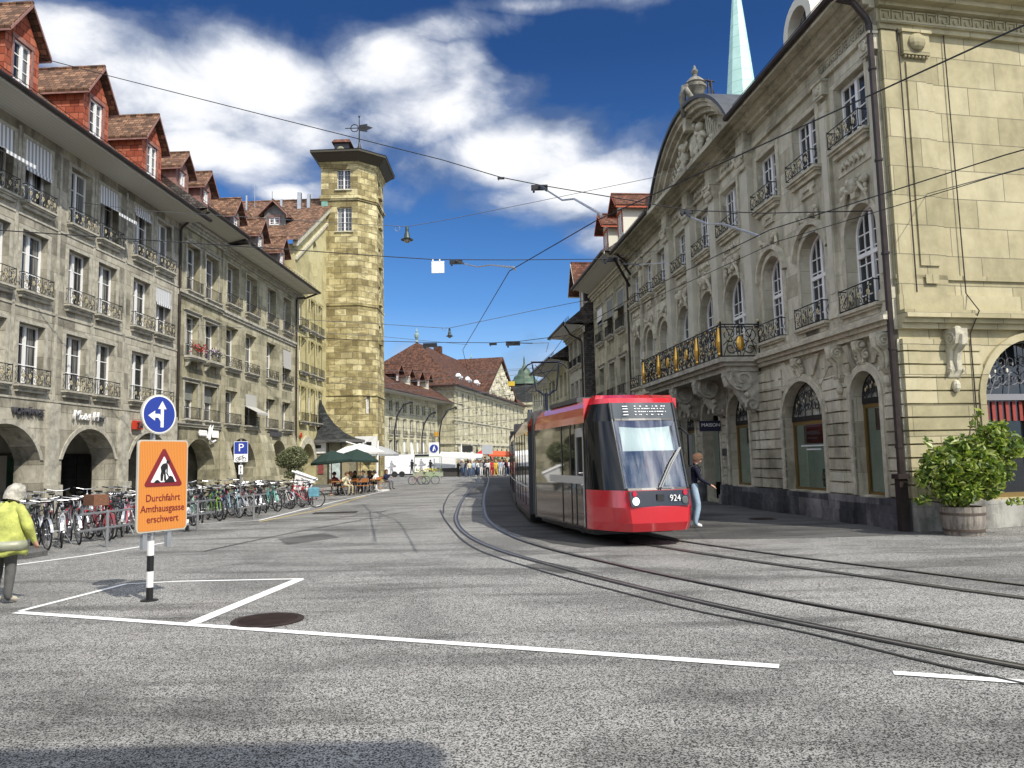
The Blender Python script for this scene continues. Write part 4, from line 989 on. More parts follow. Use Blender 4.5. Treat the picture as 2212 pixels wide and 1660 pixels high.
# shop windows
M_BRONZE=mat('bronze_frame',(.28,.19,.07),.4,.7)
M_SHOPIN=mat('glowing_shop_interior',(.30,.35,.31),.8,var=.15,emit=((.55,.66,.58),.06))  # walls glow faintly; emission added to brighten the dim display rooms
M_SHOPRED=mat('dark_red_valance',(.16,.03,.03),.8)
def fanlight(bm,a,b_,zs,r,y,mi=0):
    w=(b_-a)/2; cx=(a+b_)/2
    bm.box(a,b_,y-.03,y+.03,zs-.14,zs,mi)
    for z in (zs-.11,zs-.04): pass
    n=int((b_-a)/.11)
    rn=random.Random(int(a*50))
    A1=arc(a,b_,zs,r,16); bm.tube([(x,y,z) for x,z in A1],.025,4,mi)
    for k in range(-2,3):
        x=cx+k*w*.36; hh=r*math.sqrt(max(.05,1-(k*.36)**2))
        bm.tube([(x,y,zs),(x*.3+cx*.7+ (x-cx)*.5,y,zs+hh*.5),(x,y,zs+hh*.96)],.014,4,mi)
        for s in (-1,1):
            bm.tube(spiral(x+s*w*.13,zs+hh*.3,w*.14,1.3,R(90),s,9,y),.013,4,mi); bm.tube(spiral(x-s*w*.10,zs+hh*.66,w*.11,1.2,R(-90),s,8,y),.012,4,mi)
        bm.ball((x,y-.02,zs+hh*.48),.035,3,mi+1,(1,.5,1.6)); bm.ball((x+w*.12,y-.02,zs+hh*.62),.028,3,mi+1,(1,.5,1.6))
def shop_window(parent,a,b_,z0,zs,r,kind):
    x0,x1=-b_,-a; y=.26
    f=MB(); f.box(x0,x0+.07,y-.03,y+.05,z0,zs-.14); f.box(x1-.07,x1,y-.03,y+.05,z0,zs-.14); f.box(x0,x1,y-.03,y+.05,z0,z0+.07); f.box(x0,x1,y-.03,y+.05,zs-.24,zs-.14)
    fr=f.build('shop_window',M_BRONZE,parent)
    g=MB(); g.quad((x0+.05,y,z0+.05),(x1-.05,y,z0+.05),(x1-.05,y,zs-.2),(x0+.05,y,zs-.2)); g.build('pane',M_CLEAR,fr)
    k=MB(); fanlight(k,x0,x1,zs,r,y-.02); k.build('fanlight_grille',[M_IRON,M_GOLDP],fr)
    p=MB(); A1=arc(x0,x1,zs,r,14); p.add([(x,y+.03,z) for x,z in A1[::-1]],[tuple(range(15))]); p.build('fanlight_pane',mat('pale_reflecting_glass',(.30,.31,.28),.12,spec=.8,var=.9,vscale=5),fr)
    # shallow display room behind the glass
    d=.95; o=MB(); X0,X1=x0-.3,x1+.3
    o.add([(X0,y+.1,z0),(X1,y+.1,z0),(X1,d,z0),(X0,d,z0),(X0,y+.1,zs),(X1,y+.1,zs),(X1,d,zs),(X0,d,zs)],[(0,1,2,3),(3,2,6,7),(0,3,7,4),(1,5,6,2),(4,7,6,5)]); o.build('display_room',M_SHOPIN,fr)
    v=MB(); v.box(X0+.01,X1-.01,d-.25,d-.2,zs-.75,zs-.22,0); v.build('valance',M_SHOPRED,fr)
    return fr
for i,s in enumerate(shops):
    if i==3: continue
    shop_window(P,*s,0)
M_PILLOW=mat('pale_green_cushion',(.50,.58,.52),.9,var=.15); M_PLEAT=mat('grey_green_curtain',(.34,.38,.34),.9)
M_CUSH=mat('leaf_pattern_cloth',(.10,.16,.11),.9,fn=lambda t,tc,b: t.ramp(t.noise(tc,16,3,.6),[(.45,(.04,.07,.05)),(.52,(.30,.36,.28)),(.6,(.55,.57,.50))]))
m=MB(); n=16
x0,x1=-1.9,-1.05
vs=[]
for i in range(n+1):
    x=x0+(x1-x0)*i/n; vs+= [(x,.72+.05*(i%2),.74),(x,.72+.05*(i%2),2.6)]
m.add(vs,[(2*i,2*i+2,2*i+3,2*i+1) for i in range(n)]); m.build('display_curtain',M_PLEAT,P)
m=MB(); m.box(-1.15,-.85,.4,.8,.74,.84,0); m.box(-1.12,-.84,.42,.8,.84,.92,1); m.box(-1.14,-.86,.4,.8,.92,1.02,0); m.prism([(-1.12,1.02),(-.84,1.02),(-.84,1.45),(-1.0,1.4)],'y',.45,.75,0); m.prism([(-1.55,.74),(-1.35,.74),(-1.28,1.12),(-1.45,1.12)],'y',.4,.44,2); m.build('display_linen',[mat('cream_linen',(.62,.60,.52),.9),mat('blue_stripe_linen',(.10,.20,.28),.9),M_WHITE],P)
def cushion(bm,c,w,h,t,m=0):
    N=8;vs=[]
    for s in (-1,1):
        for j in range(N+1):
            for i in range(N+1):
                a=i/N*2-1;b2=j/N*2-1; k=(1-abs(a)**3)*(1-abs(b2)**3)
                pin=1-.08*(1-abs(a*b2))
                vs.append((c[0]+a*w/2*pin,c[1]+s*t/2*k,c[2]+b2*h/2*pin))
    o=(N+1)**2; fs=[]
    for s in (0,1):
        for j in range(N):
            for i in range(N):
                q=(s*o+j*(N+1)+i,s*o+j*(N+1)+i+1,s*o+(j+1)*(N+1)+i+1,s*o+(j+1)*(N+1)+i); fs.append(q if s else q[::-1])
    bm.add(vs,fs,m)
m=MB(); cushion(m,(-4.35,.62,1.55),.62,.66,.22); m.build('display_cushion',M_PILLOW,P,smooth=True)
m=MB(); cushion(m,(-4.35,.6,1.0),.85,.5,.3); cushion(m,(-3.6,.7,2.1),.45,1.3,.1);  m.build('display_cushion',M_CUSH,P,smooth=True)
m=MB(); m.prism([(-3.75,.74),(-3.45,.74),(-3.4,1.2),(-3.62,1.25)],'y',.45,.5,0); m.box(-4.2,-4.0,.42,.44,.74,1.0,1); m.prism([(-3.5,1.1),(-3.3,.9),(-3.25,1.7),(-3.45,1.75)],'y',.5,.56,1);m.build('display_bag',[mat('tan_paper_bag',(.42,.27,.15),.8),M_WHITE],P)
m=MB(); m.prism([(-8.6,.74),(-8.35,.74),(-8.4,1.55),(-8.52,1.6)],'y',.5,.6,0); m.build('display_towel',mat('pale_blue_towel',(.5,.6,.7),.9),P)
text('SCHLOSSBERG',.13,M_DSIGN,P,(-4.55,.25,2.22),'window_lettering',ext=.002,sx=1.0); text('SWITZERLAND',.055,M_DSIGN,P,(-4.55,.25,2.08),'window_lettering',ext=.002,sx=1.4)
for y_,z_ in (('',0),):
    q=MB(); 
    rn=random.Random(4)
    x=-5.2
    while x<-3.9: w=rn.uniform(.03,.09); q.box(x,x+w,.246,.25,1.86,1.90); x+=w+.015
    x=-4.9
    while x<-4.2: w=rn.uniform(.04,.09); q.box(x,x+w,.246,.25,1.76,1.80); x+=w+.02
    q.build('window_lettering',M_WHITE,P)
# door bay
m=MB(); m.box(-12.1,-10.5,.5,.56,.1,3.7,0); m.box(-11.35,-11.3,.46,.5,.1,2.8,1); m.box(-12.1,-10.5,.44,.5,2.75,2.86,1); m.box(-11.0,-10.7,.44,.5,1.2,1.24,1)
m.build('entrance_door',[mat('dark_green_grey_door',(.07,.075,.065),.5),M_BLACK],P)
m=MB(); m.box(-10.98,-10.5,.42,.45,1.45,2.15,0); 
for i in range(2):
    for j in range(4): m.box(-10.93+i*.21,-10.77+i*.21,.412,.42,1.53+j*.14,1.62+j*.14,1)
m.box(-11.03,-10.45,.45,.47,1.40,2.20,1)
m.build('door_notice_board',[M_WHITE,M_BLACK],P)
m=MB(); m.box(-10.35,-9.95,-.075,-.055,1.65,1.9); m.build('brass_plaque',mat('dark_plaque',(.05,.05,.05),.4),P)
m=MB(); m.box(-10.32,-10.28,-.85,-.10,2.5,2.86,0); o=m.build('projecting_sign',mat('navy_sign',(.012,.012,.04),.5),P)
text('MAISON',.17,M_WSIGN,P,(-10.26,-.46,2.71),'sign_lettering',rot=(R(90),0,R(90)),ext=.004,sx=1.05)
# first and second floor windows with their railings and carving
def rocaille(bm,cx,z,s,big=True):
    rn=random.Random(int(cx*31))
    for k in (-1,1):
        bm.tube(spiral(cx+k*.17*s,z,.14*s,1.3,R(90),k,12,-.1),.035*s,5); bm.tube([(cx+k*.05*s,-.1,z-.12*s),(cx+k*.3*s,-.12,z-.05*s),(cx+k*.48*s,-.1,z-.3*s),(cx+k*.55*s,-.08,z-.6*s)],[.05*s,.06*s,.045*s,.02*s],6)
        bm.ball((cx+k*.48*s,-.1,z+.05*s),.12*s,5,0,(1,.7,1)); 
        for j in range(6): bm.ball((cx+k*rn.uniform(.1,.55)*s,-.1,z+rn.uniform(-.35,.2)*s),rn.uniform(.04,.08)*s,4,0,(1,.8,1.2))
    bm.prism([(cx-.14*s,z+.2*s),(cx+.14*s,z+.2*s),(cx+.09*s,z-.3*s),(cx-.09*s,z-.3*s)],'y',-.14,0); bm.ball((cx,-.14,z+.02*s),.13*s,6,0,(1,.7,1.4))
def festoon(bm,cx,z,w):
    pts=[(cx-w/2+w*i/12,-.09,z-.16*math.sin(math.pi*i/12)-.0) for i in range(13)]
    bm.tube(pts,[.03+.04*math.sin(math.pi*i/12) for i in range(13)],6)
    rn=random.Random(int(cx*17))
    for i in range(18):
        t=rn.random(); bm.ball((cx-w/2+w*t,-.13,z-.16*math.sin(math.pi*t)+rn.uniform(-.05,.05)),rn.uniform(.03,.055),4)
    for s in (-1,1):
        bm.ball((cx+s*w/2,-.1,z+.03),.07,4); bm.tube([(cx+s*w/2,-.08,z),(cx+s*(w/2+.03),-.08,z-.22),(cx+s*w/2,-.08,z-.36)],[.05,.06,.02],5)
for i,(a,b_) in enumerate(win2):
    w=add_window(P,-b_,-a,9.08,10.62,y=.18,cols=4,rows=4,trim=M_TRIM,sill=M_TRIM,trimw=.13,glass=M_PANED,mul=.028)
    inst(railing_mesh(b_-a+.02,.42,'scroll',.26),'window_railing',P,(-b_-.01,0,9.08))
    q=MB()
    c=-(a+b_)/2
    if i in (0,3,4,5,8):
        q.box(-b_-.05,-a+.05,-.03,0,8.35,8.75)
        q.tube([(c-.5+.1*k,-.06,8.55+.08*(1 if k%2 else -1)) for k in range(11)],.045,5)
        for k in range(5): q.ball((c-.4+.2*k,-.06,8.55),.06,4)
        q.build('carved_panel',M_TRIM,P)
    else:
        q.box(c-.42,c+.42,-.05,0,8.62,8.78); q.box(c-.34,c-.2,-.07,0,8.5,8.62); q.box(c+.2,c+.34,-.07,0,8.5,8.62); q.box(c-.34,c+.34,-.06,0,8.44,8.5); q.build('apron_panel',M_TRIM,P)
for i,(a,b_) in enumerate(win1):
    big=3<=i<=5; zs=6.75 if big else 6.85; rise=.85 if big else .62; z0=4.98 if big else 5.02
    add_window(P,-b_,-a,z0,zs,rise,y=.27,cols=4,rows=5,transom=.72,trim=M_TRIM,trimw=.14,glass=M_PANED,mul=.028,sill=None if big else M_TRIM)
    c=-(a+b_)/2
    if not big: inst(railing_mesh(b_-a+.1,.52,'scroll',.22),'window_railing',P,(-b_-.05,0,5.0))
    q=MB()
    if i in (0,3,4,5,8): rocaille(q,c,zs+rise+.42,.95 if not big else 1.1); q.build('rocaille_carving',M_TRIM,P)
    else:
        A1=arc(-b_-.28,-a+.28,zs+.05,rise+.3,12); A2=arc(-b_-.2,-a+.2,zs+.0,rise+.2,12)
        for k in range(12):
            e=[A2[k],A2[k+1],A1[k+1],A1[k]]; q.add([(x,yy,z) for yy in (-.14,0) for x,z in e],[(0,1,2,3),(0,4,5,1),(3,2,6,7),(0,3,7,4)])
        q.build('eyebrow_hood',M_TRIM,P)
        q=MB(); festoon(q,c,zs+rise+.52,.95); q.build('carved_festoon',M_TRIM,P)
    if not big:
        q=MB(); q.box(c-.35,c+.35,-.12,-.101,4.75,4.88); q.build('sill_panel',M_TRIM,P)
# pilasters
M_PILA=mat('pale_pilaster_stone',(.50,.475,.38),.8,var=.15,vscale=1.5,spec=.2)
def pilaster(u,w,z0,z1,corinth,pr=.16,m_=None):
    q=MB(); q.box(-u-w/2,-u+w/2,-pr,0,z0+.25,z1-.55); q.box(-u-w/2-.05,-u+w/2+.05,-pr-.04,0,z0,z0+.25)
    q.build('pilaster',m_ or M_PILA,P)
    q=MB(); c=-u
    if corinth:
        q.add([(c-w/2,-pr,z1-.55),(c+w/2,-pr,z1-.55),(c+w/2,0,z1-.55),(c-w/2,0,z1-.55),(c-w/2-.12,-pr-.14,z1-.08),(c+w/2+.12,-pr-.14,z1-.08),(c+w/2+.12,0,z1-.08),(c-w/2-.12,0,z1-.08)],[(0,1,5,4),(1,2,6,5),(3,0,4,7)])
        for k in range(4):
            for j in range(2): q.ball((c-w/2+w*(k+.5)/4,-pr-.06-.05*j,z1-.46+.17*j),.075,5,0,(1,.8,1.5))
        for s in (-1,1): q.tube(spiral(c+s*(w/2),z1-.17,.10,1.4,R(90),-s,12,-pr-.16),.03,5)
        q.box(c-w/2-.15,c+w/2+.15,-pr-.17,0,z1-.08,z1)
    else:
        q.box(c-w/2-.04,c+w/2+.04,-pr-.10,0,z1-.40,z1-.06); q.tube(spiral(c,z1-.22,.12,1.2,0,1,12,-pr-.12),.03,5); q.ball((c,-pr-.1,z1-.24),.12,5,0,(1,.6,1)); q.box(c-w/2-.08,c+w/2+.08,-pr-.14,0,z1-.06,z1)
        for k in range(5): q.ball((c-w/2+w*(k+.5)/5,-pr-.06,z1-.44),.035,4)
    q.build('capital',M_TRIM,P)
for u in (7.12,9.95,12.5,15.15): pilaster(u,.55,4.98,11.1,True,.2)
for u in (.22,2.38,19.7,21.85): pilaster(u,.36,4.98,11.05,False,.09,M_PAL)
for u in (2.38,.22):
    q=MB(); q.box(-u-.12,-u+.12,-.11,-.091,5.6,10.3); q.build('pilaster_panel',M_PILA,P)
# entablature with key fret
m=MB(); m.box(-LP,0,-.10,0,11.08,11.2); m.box(-LP,0,-.14,0,11.62,11.70); m.box(-LP,0,-.30,0,11.70,11.82); m.box(-LP,0,-.5,0,11.82,11.95)
for u0,u1 in ((6.8,7.45),(9.65,10.25),(12.2,12.8),(14.85,15.5)): m.box(-u1,-u0,-.26,0,11.08,11.7)
m.build('entablature',M_PAL,P)
def keyfret(bm,x0,x1,z,h,y):
    n=int((x1-x0)/(h*1.15)); st=(x1-x0)/n; t=h*.11
    for i in range(n):
        x=x0+i*st
        pts=[(x,z),(x,z+h),(x+st*.78,z+h),(x+st*.78,z+h*.3),(x+st*.35,z+h*.3),(x+st*.35,z+h*.62)]
        for (a,b2),(c,d) in zip(pts,pts[1:]):
            bm.box(min(a,c)-t/2,max(a,c)+t/2,y-.03,y,min(b2,d)-t/2,max(b2,d)+t/2)
        bm.box(x,x+st,y-.03,y,z-t/2,z+t/2)
m=MB(); keyfret(m,-2.55,-.1,11.27,.26,-.002); keyfret(m,-22,-19.6,11.27,.26,-.002); m.build_each('key_fret',M_PAL,P,group=lambda c:c.x<-10)
for u0,u1 in ((7.6,9.5),(10.4,12.1),(12.9,14.7)):
    q=MB(); c=-(u0+u1)/2
    q.tube([(c-.7+.14*k,-.05,11.4+.09*(1 if k%2 else -1)) for k in range(11)],.04,5)
    for k in range(9): q.ball((c-.6+.15*k,-.05,11.4),.05,4)
    q.build('carved_frieze',M_TRIM,P)
# roof eaves either side of the pediment
r=empty('roof',(0,0,0)); r.parent=P
m=MB(); m.add([(-LP-.2,-.8,12.0),(.5,-.8,12.0),(-1.2,4.2,16.2),(-LP+2,4.2,16.2),(.5,12,12.0),(-LP-.2,12,12.0)],[(0,1,2,3),(1,4,2),(3,2,4,5),(0,3,5)])
m.build('tiles',M_TILE,r)
m=MB(); m.quad((-LP,-.82,11.97),(0.2,-.82,11.97),(.2,-.0,11.955),(-LP,0,11.955)); m.box(-LP-.1,.3,-.84,-.8,11.86,12.02); m.build('soffit',M_PAL,r)
m=MB(); m.tube([(-LP-.1,-.9,12.0),(-15.6,-.9,12.0)],.085,8); m.tube([(-6.6,-.9,12.0),(.4,-.9,12.0)],.085,8)
for k in range(46):
    x=.1-k*.48
    if -15.6<x<-6.6: continue
    m.tube([(x,-.62,12.13),(x,-.6,12.45)],.012,4)
for z in (12.28,12.4,12.5):
    m.tube([(-6.7,-.6,z),(.3,-.6,z)],.012,4); m.tube([(-LP,-.6,z),(-15.5,-.6,z)],.012,4)
m.build_each('gutter',M_PIPE,r,group=lambda c:c.x<-11)
# pediment
xa,xb=-15.55,-6.65
A0=arc(xa,xb,11.98,2.35,28)
def band(bm,r0,r1,y0,y1,m_=0,x0=xa,x1=xb):
    A1=arc(x0+r0,x1-r0,11.98,2.35-r0,28); A2=arc(x0+r1,x1-r1,11.98,2.35-r1,28)
    for k in range(28):
        e=[A2[k],A2[k+1],A1[k+1],A1[k]]; bm.add([(x,yy,z) for yy in (y0,y1) for x,z in e],[(0,1,2,3),(0,4,5,1),(3,2,6,7),(3,7,4,0),(4,7,6,5)],m_)
m=MB(); band(m,0.02,.14,-.72,.2); band(m,.14,.30,-.60,.2); band(m,.30,.48,-.42,.2); band(m,.48,.58,-.24,.2); band(m,.85,.95,-.14,.2)
m.build('pediment_cornice',M_PAL,P)
m=MB(); band(m,-.1,.02,-.82,3.2); m.build('pediment_roof',mat('lead_roof',(.06,.065,.07),.5,.3,var=.3),P)
m=MB(); A1=arc(xa+.5,xb-.5,11.98,1.85,24); m.add([(x,-.05,z) for x,z in A1[::-1]],[tuple(range(25))]); m.build('tympanum',M_PAL,P)
m=MB(); m.box(xa-.05,xb+.05,-.5,0,11.951,12.06); m.box(xa-.05,xb+.05,-.62,0,12.06,12.14); m.build('pediment_base',M_PAL,P)
# relief: arms held by figures between banners
m=MB(); cx=-11.1
m.prism([(cx-.32,13.3),(cx-.2,13.45),(cx+.2,13.45),(cx+.32,13.3),(cx+.3,12.75),(cx,12.4),(cx-.3,12.75)],'y',-.32,-.05); m.ball((cx,-.28,12.95),.3,8,0,(.85,.5,1.2))
for k in (-1,1):
    m.tube(spiral(cx+k*.42,13.25,.18,1.4,R(90),k,14,-.25),.05,6); m.tube(spiral(cx+k*.4,12.6,.16,1.3,R(-90),-k,12,-.25),.05,6)
    # putto
    bx=cx+k*.95
    m.ball((bx,-.38,13.35),.17,8); m.ball((bx,-.3,12.95),.24,8,0,(.8,.8,1.25)); m.tube([(bx,-.3,13.15),(bx-k*.3,-.42,13.2),(bx-k*.5,-.36,13.4)],[.09,.08,.06],7); m.tube([(bx,-.3,13.1),(bx+k*.3,-.42,13.0),(bx+k*.5,-.36,12.8)],[.09,.08,.06],7)
    m.tube([(bx-.08,-.3,12.75),(bx-.15,-.5,12.5),(bx-.1,-.4,12.2)],[.13,.11,.07],7); m.tube([(bx+.1,-.3,12.75),(bx+.25,-.5,12.6),(bx+.2,-.4,12.25)],[.13,.11,.07],7)
    for j in range(7):
        x=bx+k*(.4+.16*j); h=max(.25,1.35-.17*j)
        m.tube([(x,-.2,12.2),(x+k*.05*j,-.3,12.2+h)],[.05,.025],5); m.ball((x+k*.05*j,-.3,12.2+h),.08,5,0,(.6,.6,1.6))
        m.ball((x,-.25,12.25),.14,5,0,(1.2,.8,.8)); m.ball((x+.05,-.3,12.5+.1*(j%2)),.11,5) if h>.5 else None
m.ball((cx,-.3,13.75),.2,7,0,(1.4,.6,.7)); m.build('pediment_relief',M_TRIM,P,smooth=True)
m=MB(); m.prism([(cx-.2,14.0),(cx+.2,14.0),(cx+.13,13.6),(cx-.13,13.6)],'y',-.62,-.2); m.build('pediment_keystone',M_TRIM,P)
# urn on the pediment
M_URN=mat('sooty_urn_stone',(.17,.16,.13),.85,var=.6,vscale=5,bump=.6,bscale=16)
U=thing('stone_urn','weathered stone urn with draped garland on top of the curved pediment','urn',(7.0,27.15,14.25),0)
m=MB(); prof=[(.22,0),(.22,.1),(.12,.16),(.10,.24),(.2,.36),(.31,.6),(.36,.82),(.40,.86),(.40,.94),(.34,.98),(.34,1.02),(.38,1.05),(.30,1.16),(.2,1.26),(.09,1.32),(.08,1.4),(.12,1.46),(.12,1.56),(.06,1.62),(.05,1.7),(.01,1.78)]
m.lathe(prof,20); m.build('urn_body',M_URN,U,auto=35)
m=MB(); m.tube([(-.1,-.1,.98),(-.42,-.12,.85),(-.52,-.12,.5),(-.5,-.1,.15),(-.5,-.1,-.25)],[.1,.15,.14,.13,.08],8); m.tube([(-.42,-.3,.75),(-.3,-.36,.4),(-.1,-.34,.2),(.1,-.3,.12)],[.08,.12,.12,.06],8); m.build('garland',M_URN,U,smooth=True)
q=MB(); q.tube([(.5,.1,-.2),(.5,.1,1.3)],.03,5); q.tube([(.62,.1,-.2),(.62,.1,1.2)],.03,5); q.tube([(.5,.1,1.25),(1.1,.2,-.2)],.03,5)
for z in (.2,.6,1.2): q.tube([(.3,.0,z),(.75,.15,z)],.03,5)
o=q.build('scaffold_tubes',M_PIPE); o.location=(7.0,27.15,14.25); tag(o,'small tube scaffold bracing the stone urn on the pediment','scaffold')
# balcony
bal=empty('balcony',(0,0,0)); bal.parent=P
m=MB(); m.box(-15.6,-6.75,-1.35,-.1,4.48,4.62,0); m.box(-15.5,-6.85,-1.22,-.1,4.36,4.48,0); m.box(-15.4,-6.95,-1.1,-.1,4.2,4.36,0); m.build('balcony_slab',M_TRIMG,bal)
for u in (7.2,9.95,12.5,15.1):
    q=MB(); console(q,-u,4.2,1.25,.42,1.1); q.tube([(-u,-.75,3.8),(-u,-.45,3.35),(-u,-.15,3.0)],[.16,.2,.1],7); 
    for k in range(5): q.ball((-u+.12*(k-2),-.3-.05*k,3.25+.06*k),.09,4)
    q.build('balcony_corbel',M_TRIMG,bal)
m=MB(); z0,z1=4.62,5.62; yf=-1.3
pth=[(-6.8,-.1),(-6.8,yf),(-15.55,yf),(-15.55,-.1)]
for z in (z0+.03,z1-.08,z1):
    for a,c in zip(pth,pth[1:]): m.tube([(*a,z),(*c,z)],.022,5)
for a in pth: m.tube([(*a,z0),(*a,z1+.08)],.03,5); m.ball((*a,z1+.12),.05,5,1)
def panel(ax,ay,bx_,by_,seed,gold=True):
    a=Vector((ax,ay,0));b2=Vector((bx_,by_,0)); L=(b2-a).length; e=(b2-a)/L; rn=random.Random(seed)
    def T(pts): return [a+e*p[0]+Vector((0,0,z0+p[2])) for p in pts]
    n=max(2,round(L/.5)); st=L/n; h=z1-z0
    for i in range(n):
        cx=(i+.5)*st; q=1 if i%2 else -1
        m.tube(T([(i*st,0,0),(i*st,0,h)]),.014,4)
        m.tube(T(spiral(cx,h*.70,st*.44,1.5,R(200) if q>0 else R(-20),q,14)),.016,4); m.tube(T(spiral(cx,h*.27,st*.42,1.5,R(20) if q>0 else R(160),q,14)),.016,4)
        m.tube(T([(cx-st*.4,0,0),(cx-st*.1,0,h*.5),(cx+st*.3,0,h)]),.014,4); m.tube(T([(cx+st*.4,0,0),(cx+st*.1,0,h*.5),(cx-st*.3,0,h)]),.014,4)
        for j in range(16):
            p=T([(cx+rn.uniform(-.45,.45)*st,0,rn.uniform(.08,.95)*h)])[0]; m.ball(p,rn.uniform(.015,.032),3,1 if rn.random()<.8 else 2,(1,1,1.6))
panel(-6.8,-.1,-6.8,yf,1)
for i in range(4): panel(-7.0-2.15*i,yf,-8.75-2.15*i,yf,2+i)
for x in (-6.95,-8.93,-11.08,-13.22,-15.35):   # gilded baluster pilasters
    m.lathe([(.03,0),(.07,.06),(.04,.12),(.09,.3),(.10,.45),(.05,.8),(.03,.9)],8,(x,yf-.01,z0+.03),2); m.box(x-.11,x-.09,yf-.01,yf+.01,z0,z1); m.box(x+.09,x+.11,yf-.01,yf+.01,z0,z1); m.ball((x,yf,z1+.07),.05,4,1)
m.ball((-6.8,-.7,z0+.42),.13,6,2,(.5,1.0,1.8)); m.ball((-10.0,yf,z0+.5),.13,6,2,(1.0,.5,1.6)); m.ball((-12.1,yf,z0+.5),.13,6,2,(1.0,.5,1.6))
m.build('balcony_railing',[M_IRON,M_GOLDP,M_GOLD],bal)
# downpipes
downpipe(P,-.02,1.15,11.2,-.16,[(-.05,-.5,11.75),(-.3,-.9,12.0)],r=.07)
q=MB(); q.box(-.11,.07,-.26,-.08,0,1.1); q.box(-.15,.11,-.30,-.05,1.1,1.2); q.build('downpipe_shoe',M_PIPE,P)
downpipe(P,-21.95,0,11.4,-.12,[(-21.95,-.6,11.9)],r=.06)
# dormer with round head on the roof
d=empty('dormer',(-4.7,.8,13.2)); d.parent=P; d.scale=(1.35,1.35,1.35)
q=MB(); A1=arc(-.42,.42,.55,.42,14); A2=arc(-.62,.62,.55,.62,14)
for k in range(14):
    e=[A1[k],A1[k+1],A2[k+1],A2[k]]; q.add([(x,yy,z) for yy in (-.15,1.6) for x,z in e],[(0,1,2,3),(0,4,5,1),(3,2,6,7)])
q.box(-.62,-.42,-.15,1.6,-.4,.55); q.box(.42,.62,-.15,1.6,-.4,.55); q.build('dormer_wall',M_CREAM,d)
q=MB(); A1=arc(-.42,.42,.55,.42,14); q.add([(-.42,.1,-.3),(.42,.1,-.3)]+[(x,.1,z) for x,z in A1[::-1]],[tuple(range(17))]); q.build('pane',M_PANED,d)
# ---- side front of the palace facing the square
DR=math.atan2(.207,1)-PRZ
def side(o): o.rotation_euler=(0,0,DR); return o
m=MB(); dh=[(2.0,4.7,.62,2.9,1.2,.35)]
wall_front(m,0,13,0,11.95,dh,.35); m.quad((13,0,0),(13,12,0),(13,12,12),(13,0,12)); side(m.build('side_wall',M_PALY,P))
m=MB()
z=.68
while z<4.0:
    m.box(.0,2.0,-.055,0,z+.018,z+ch-.018); m.box(4.7,13,-.055,0,z+.018,z+ch-.018)
    m.box(.0,.42,-.11,-.056,z+.018,z+ch-.018); z+=ch
side(m.build('side_rustication',M_PALY,P))
m=MB(); m.box(0,2.0,-.16,0,0,.6); m.box(0,2.0,-.21,-.161,0,.3); m.box(2.0,4.7,-.10,0,0,.58); m.box(4.7,13,-.16,0,0,.6); side(m.build('side_plinth',ashlar('pale_limestone_plinth',[(.16,.155,.14),(.36,.35,.31),(.48,.47,.42)],1.1,.5,stain=.7,darkc=(.03,.03,.03)),P))
m=MB(); m.box(0,13,-.14,0,4.30,4.42); m.box(0,13,-.22,0,4.42,4.52); m.box(0,13,-.32,0,4.52,4.62); m.box(0,13,-.24,0,4.62,4.70); m.box(0,13,-.10,0,4.70,5.05); m.box(0,13,-.05,0,5.4,5.5)
m.box(0,13,-.10,0,11.08,11.2);m.box(0,13,-.16,0,11.2,11.28); m.box(0,13,-.14,0,11.62,11.70); m.box(0,13,-.32,0,11.70,11.82); m.box(0,13,-.5,0,11.82,11.95); m.box(0,13,-.85,0,11.951,12.05)
side(m.build('side_cornice',M_PALY,P))
m=MB(); m.box(.03,.40,-.09,0,5.05,11.05); m.box(.42,1.30,-.05,0,5.05,11.05)
m.box(.62,1.1,-.09,-.051,5.7,10.35); m.box(.70,1.02,-.11,-.091,5.3,5.5)
side(m.build('side_pilaster',M_PALY,P))
m=MB(); m.box(.52,1.2,-.16,0,10.5,11.0); m.ball((.86,-.18,10.78),.22,7,0,(1,.5,.9)); m.tube([(p[0],-.2,p[2]) for p in spiral(.86,10.78,.2,1.3,0,1,12)],.03,5)
for k in range(7): m.ball((.58+.093*k,-.12,10.46),.035,4)
m.box(.48,1.24,-.2,0,11.0,11.07)
side(m.build('side_capital',M_PALY,P))
m=MB(); keyfret(m,.1,8,11.31,.26,-.002); side(m.build('side_key_fret',M_PALY,P))
m=MB(); console(m,1.25,4.28,1.1,.3,.36); m.ball((1.25,-.1,3.05),.09,5,0,(1,1,1.6)); m.ball((1.25,-.24,4.25),.1,5); side(m.build('side_console',M_TRIM,P))
m=MB(); console(m,3.35,4.28,.7,.3,.3); side(m.build('side_keystone',M_TRIM,P))
m=MB(); A1=arc(2.0,4.7,2.9,1.2,20); A2=arc(1.84,4.86,2.9,1.36,20)
for k in range(20):
    e=[A1[k],A1[k+1],A2[k+1],A2[k]]; m.add([(x,yy,z) for yy in (-.09,0) for x,z in e],[(0,1,2,3),(0,4,5,1),(3,2,6,7)])
m.box(1.84,2.0,-.09,0,.62,2.9); side(m.build('side_arch_moulding',M_PALY,P))
for t in (-62,-38):
    pass
m=MB(); fanlight(m,2.02,4.68,2.9,1.18,.22); m.box(2.0,4.7,.2,.26,2.76,2.9); side(m.build('side_fanlight_grille',[mat('painted_grey_iron',(.20,.20,.21),.5),M_CREAM],P))
m=MB(); m.box(2.0,4.7,.30,.34,.62,4.2,0); m.box(2.0,2.08,.18,.30,.62,2.76,1); m.box(2.08,4.7,.2,.3,.62,.72,1); m.box(3.3,3.36,.2,.3,.62,2.76,1); side(m.build('side_shop_window',[M_PANED,M_BRONZE],P))
m=MB(); 
for k in range(14): m.box(2.1+.18*k,2.19+.18*k,.27,.295,2.3,2.74)
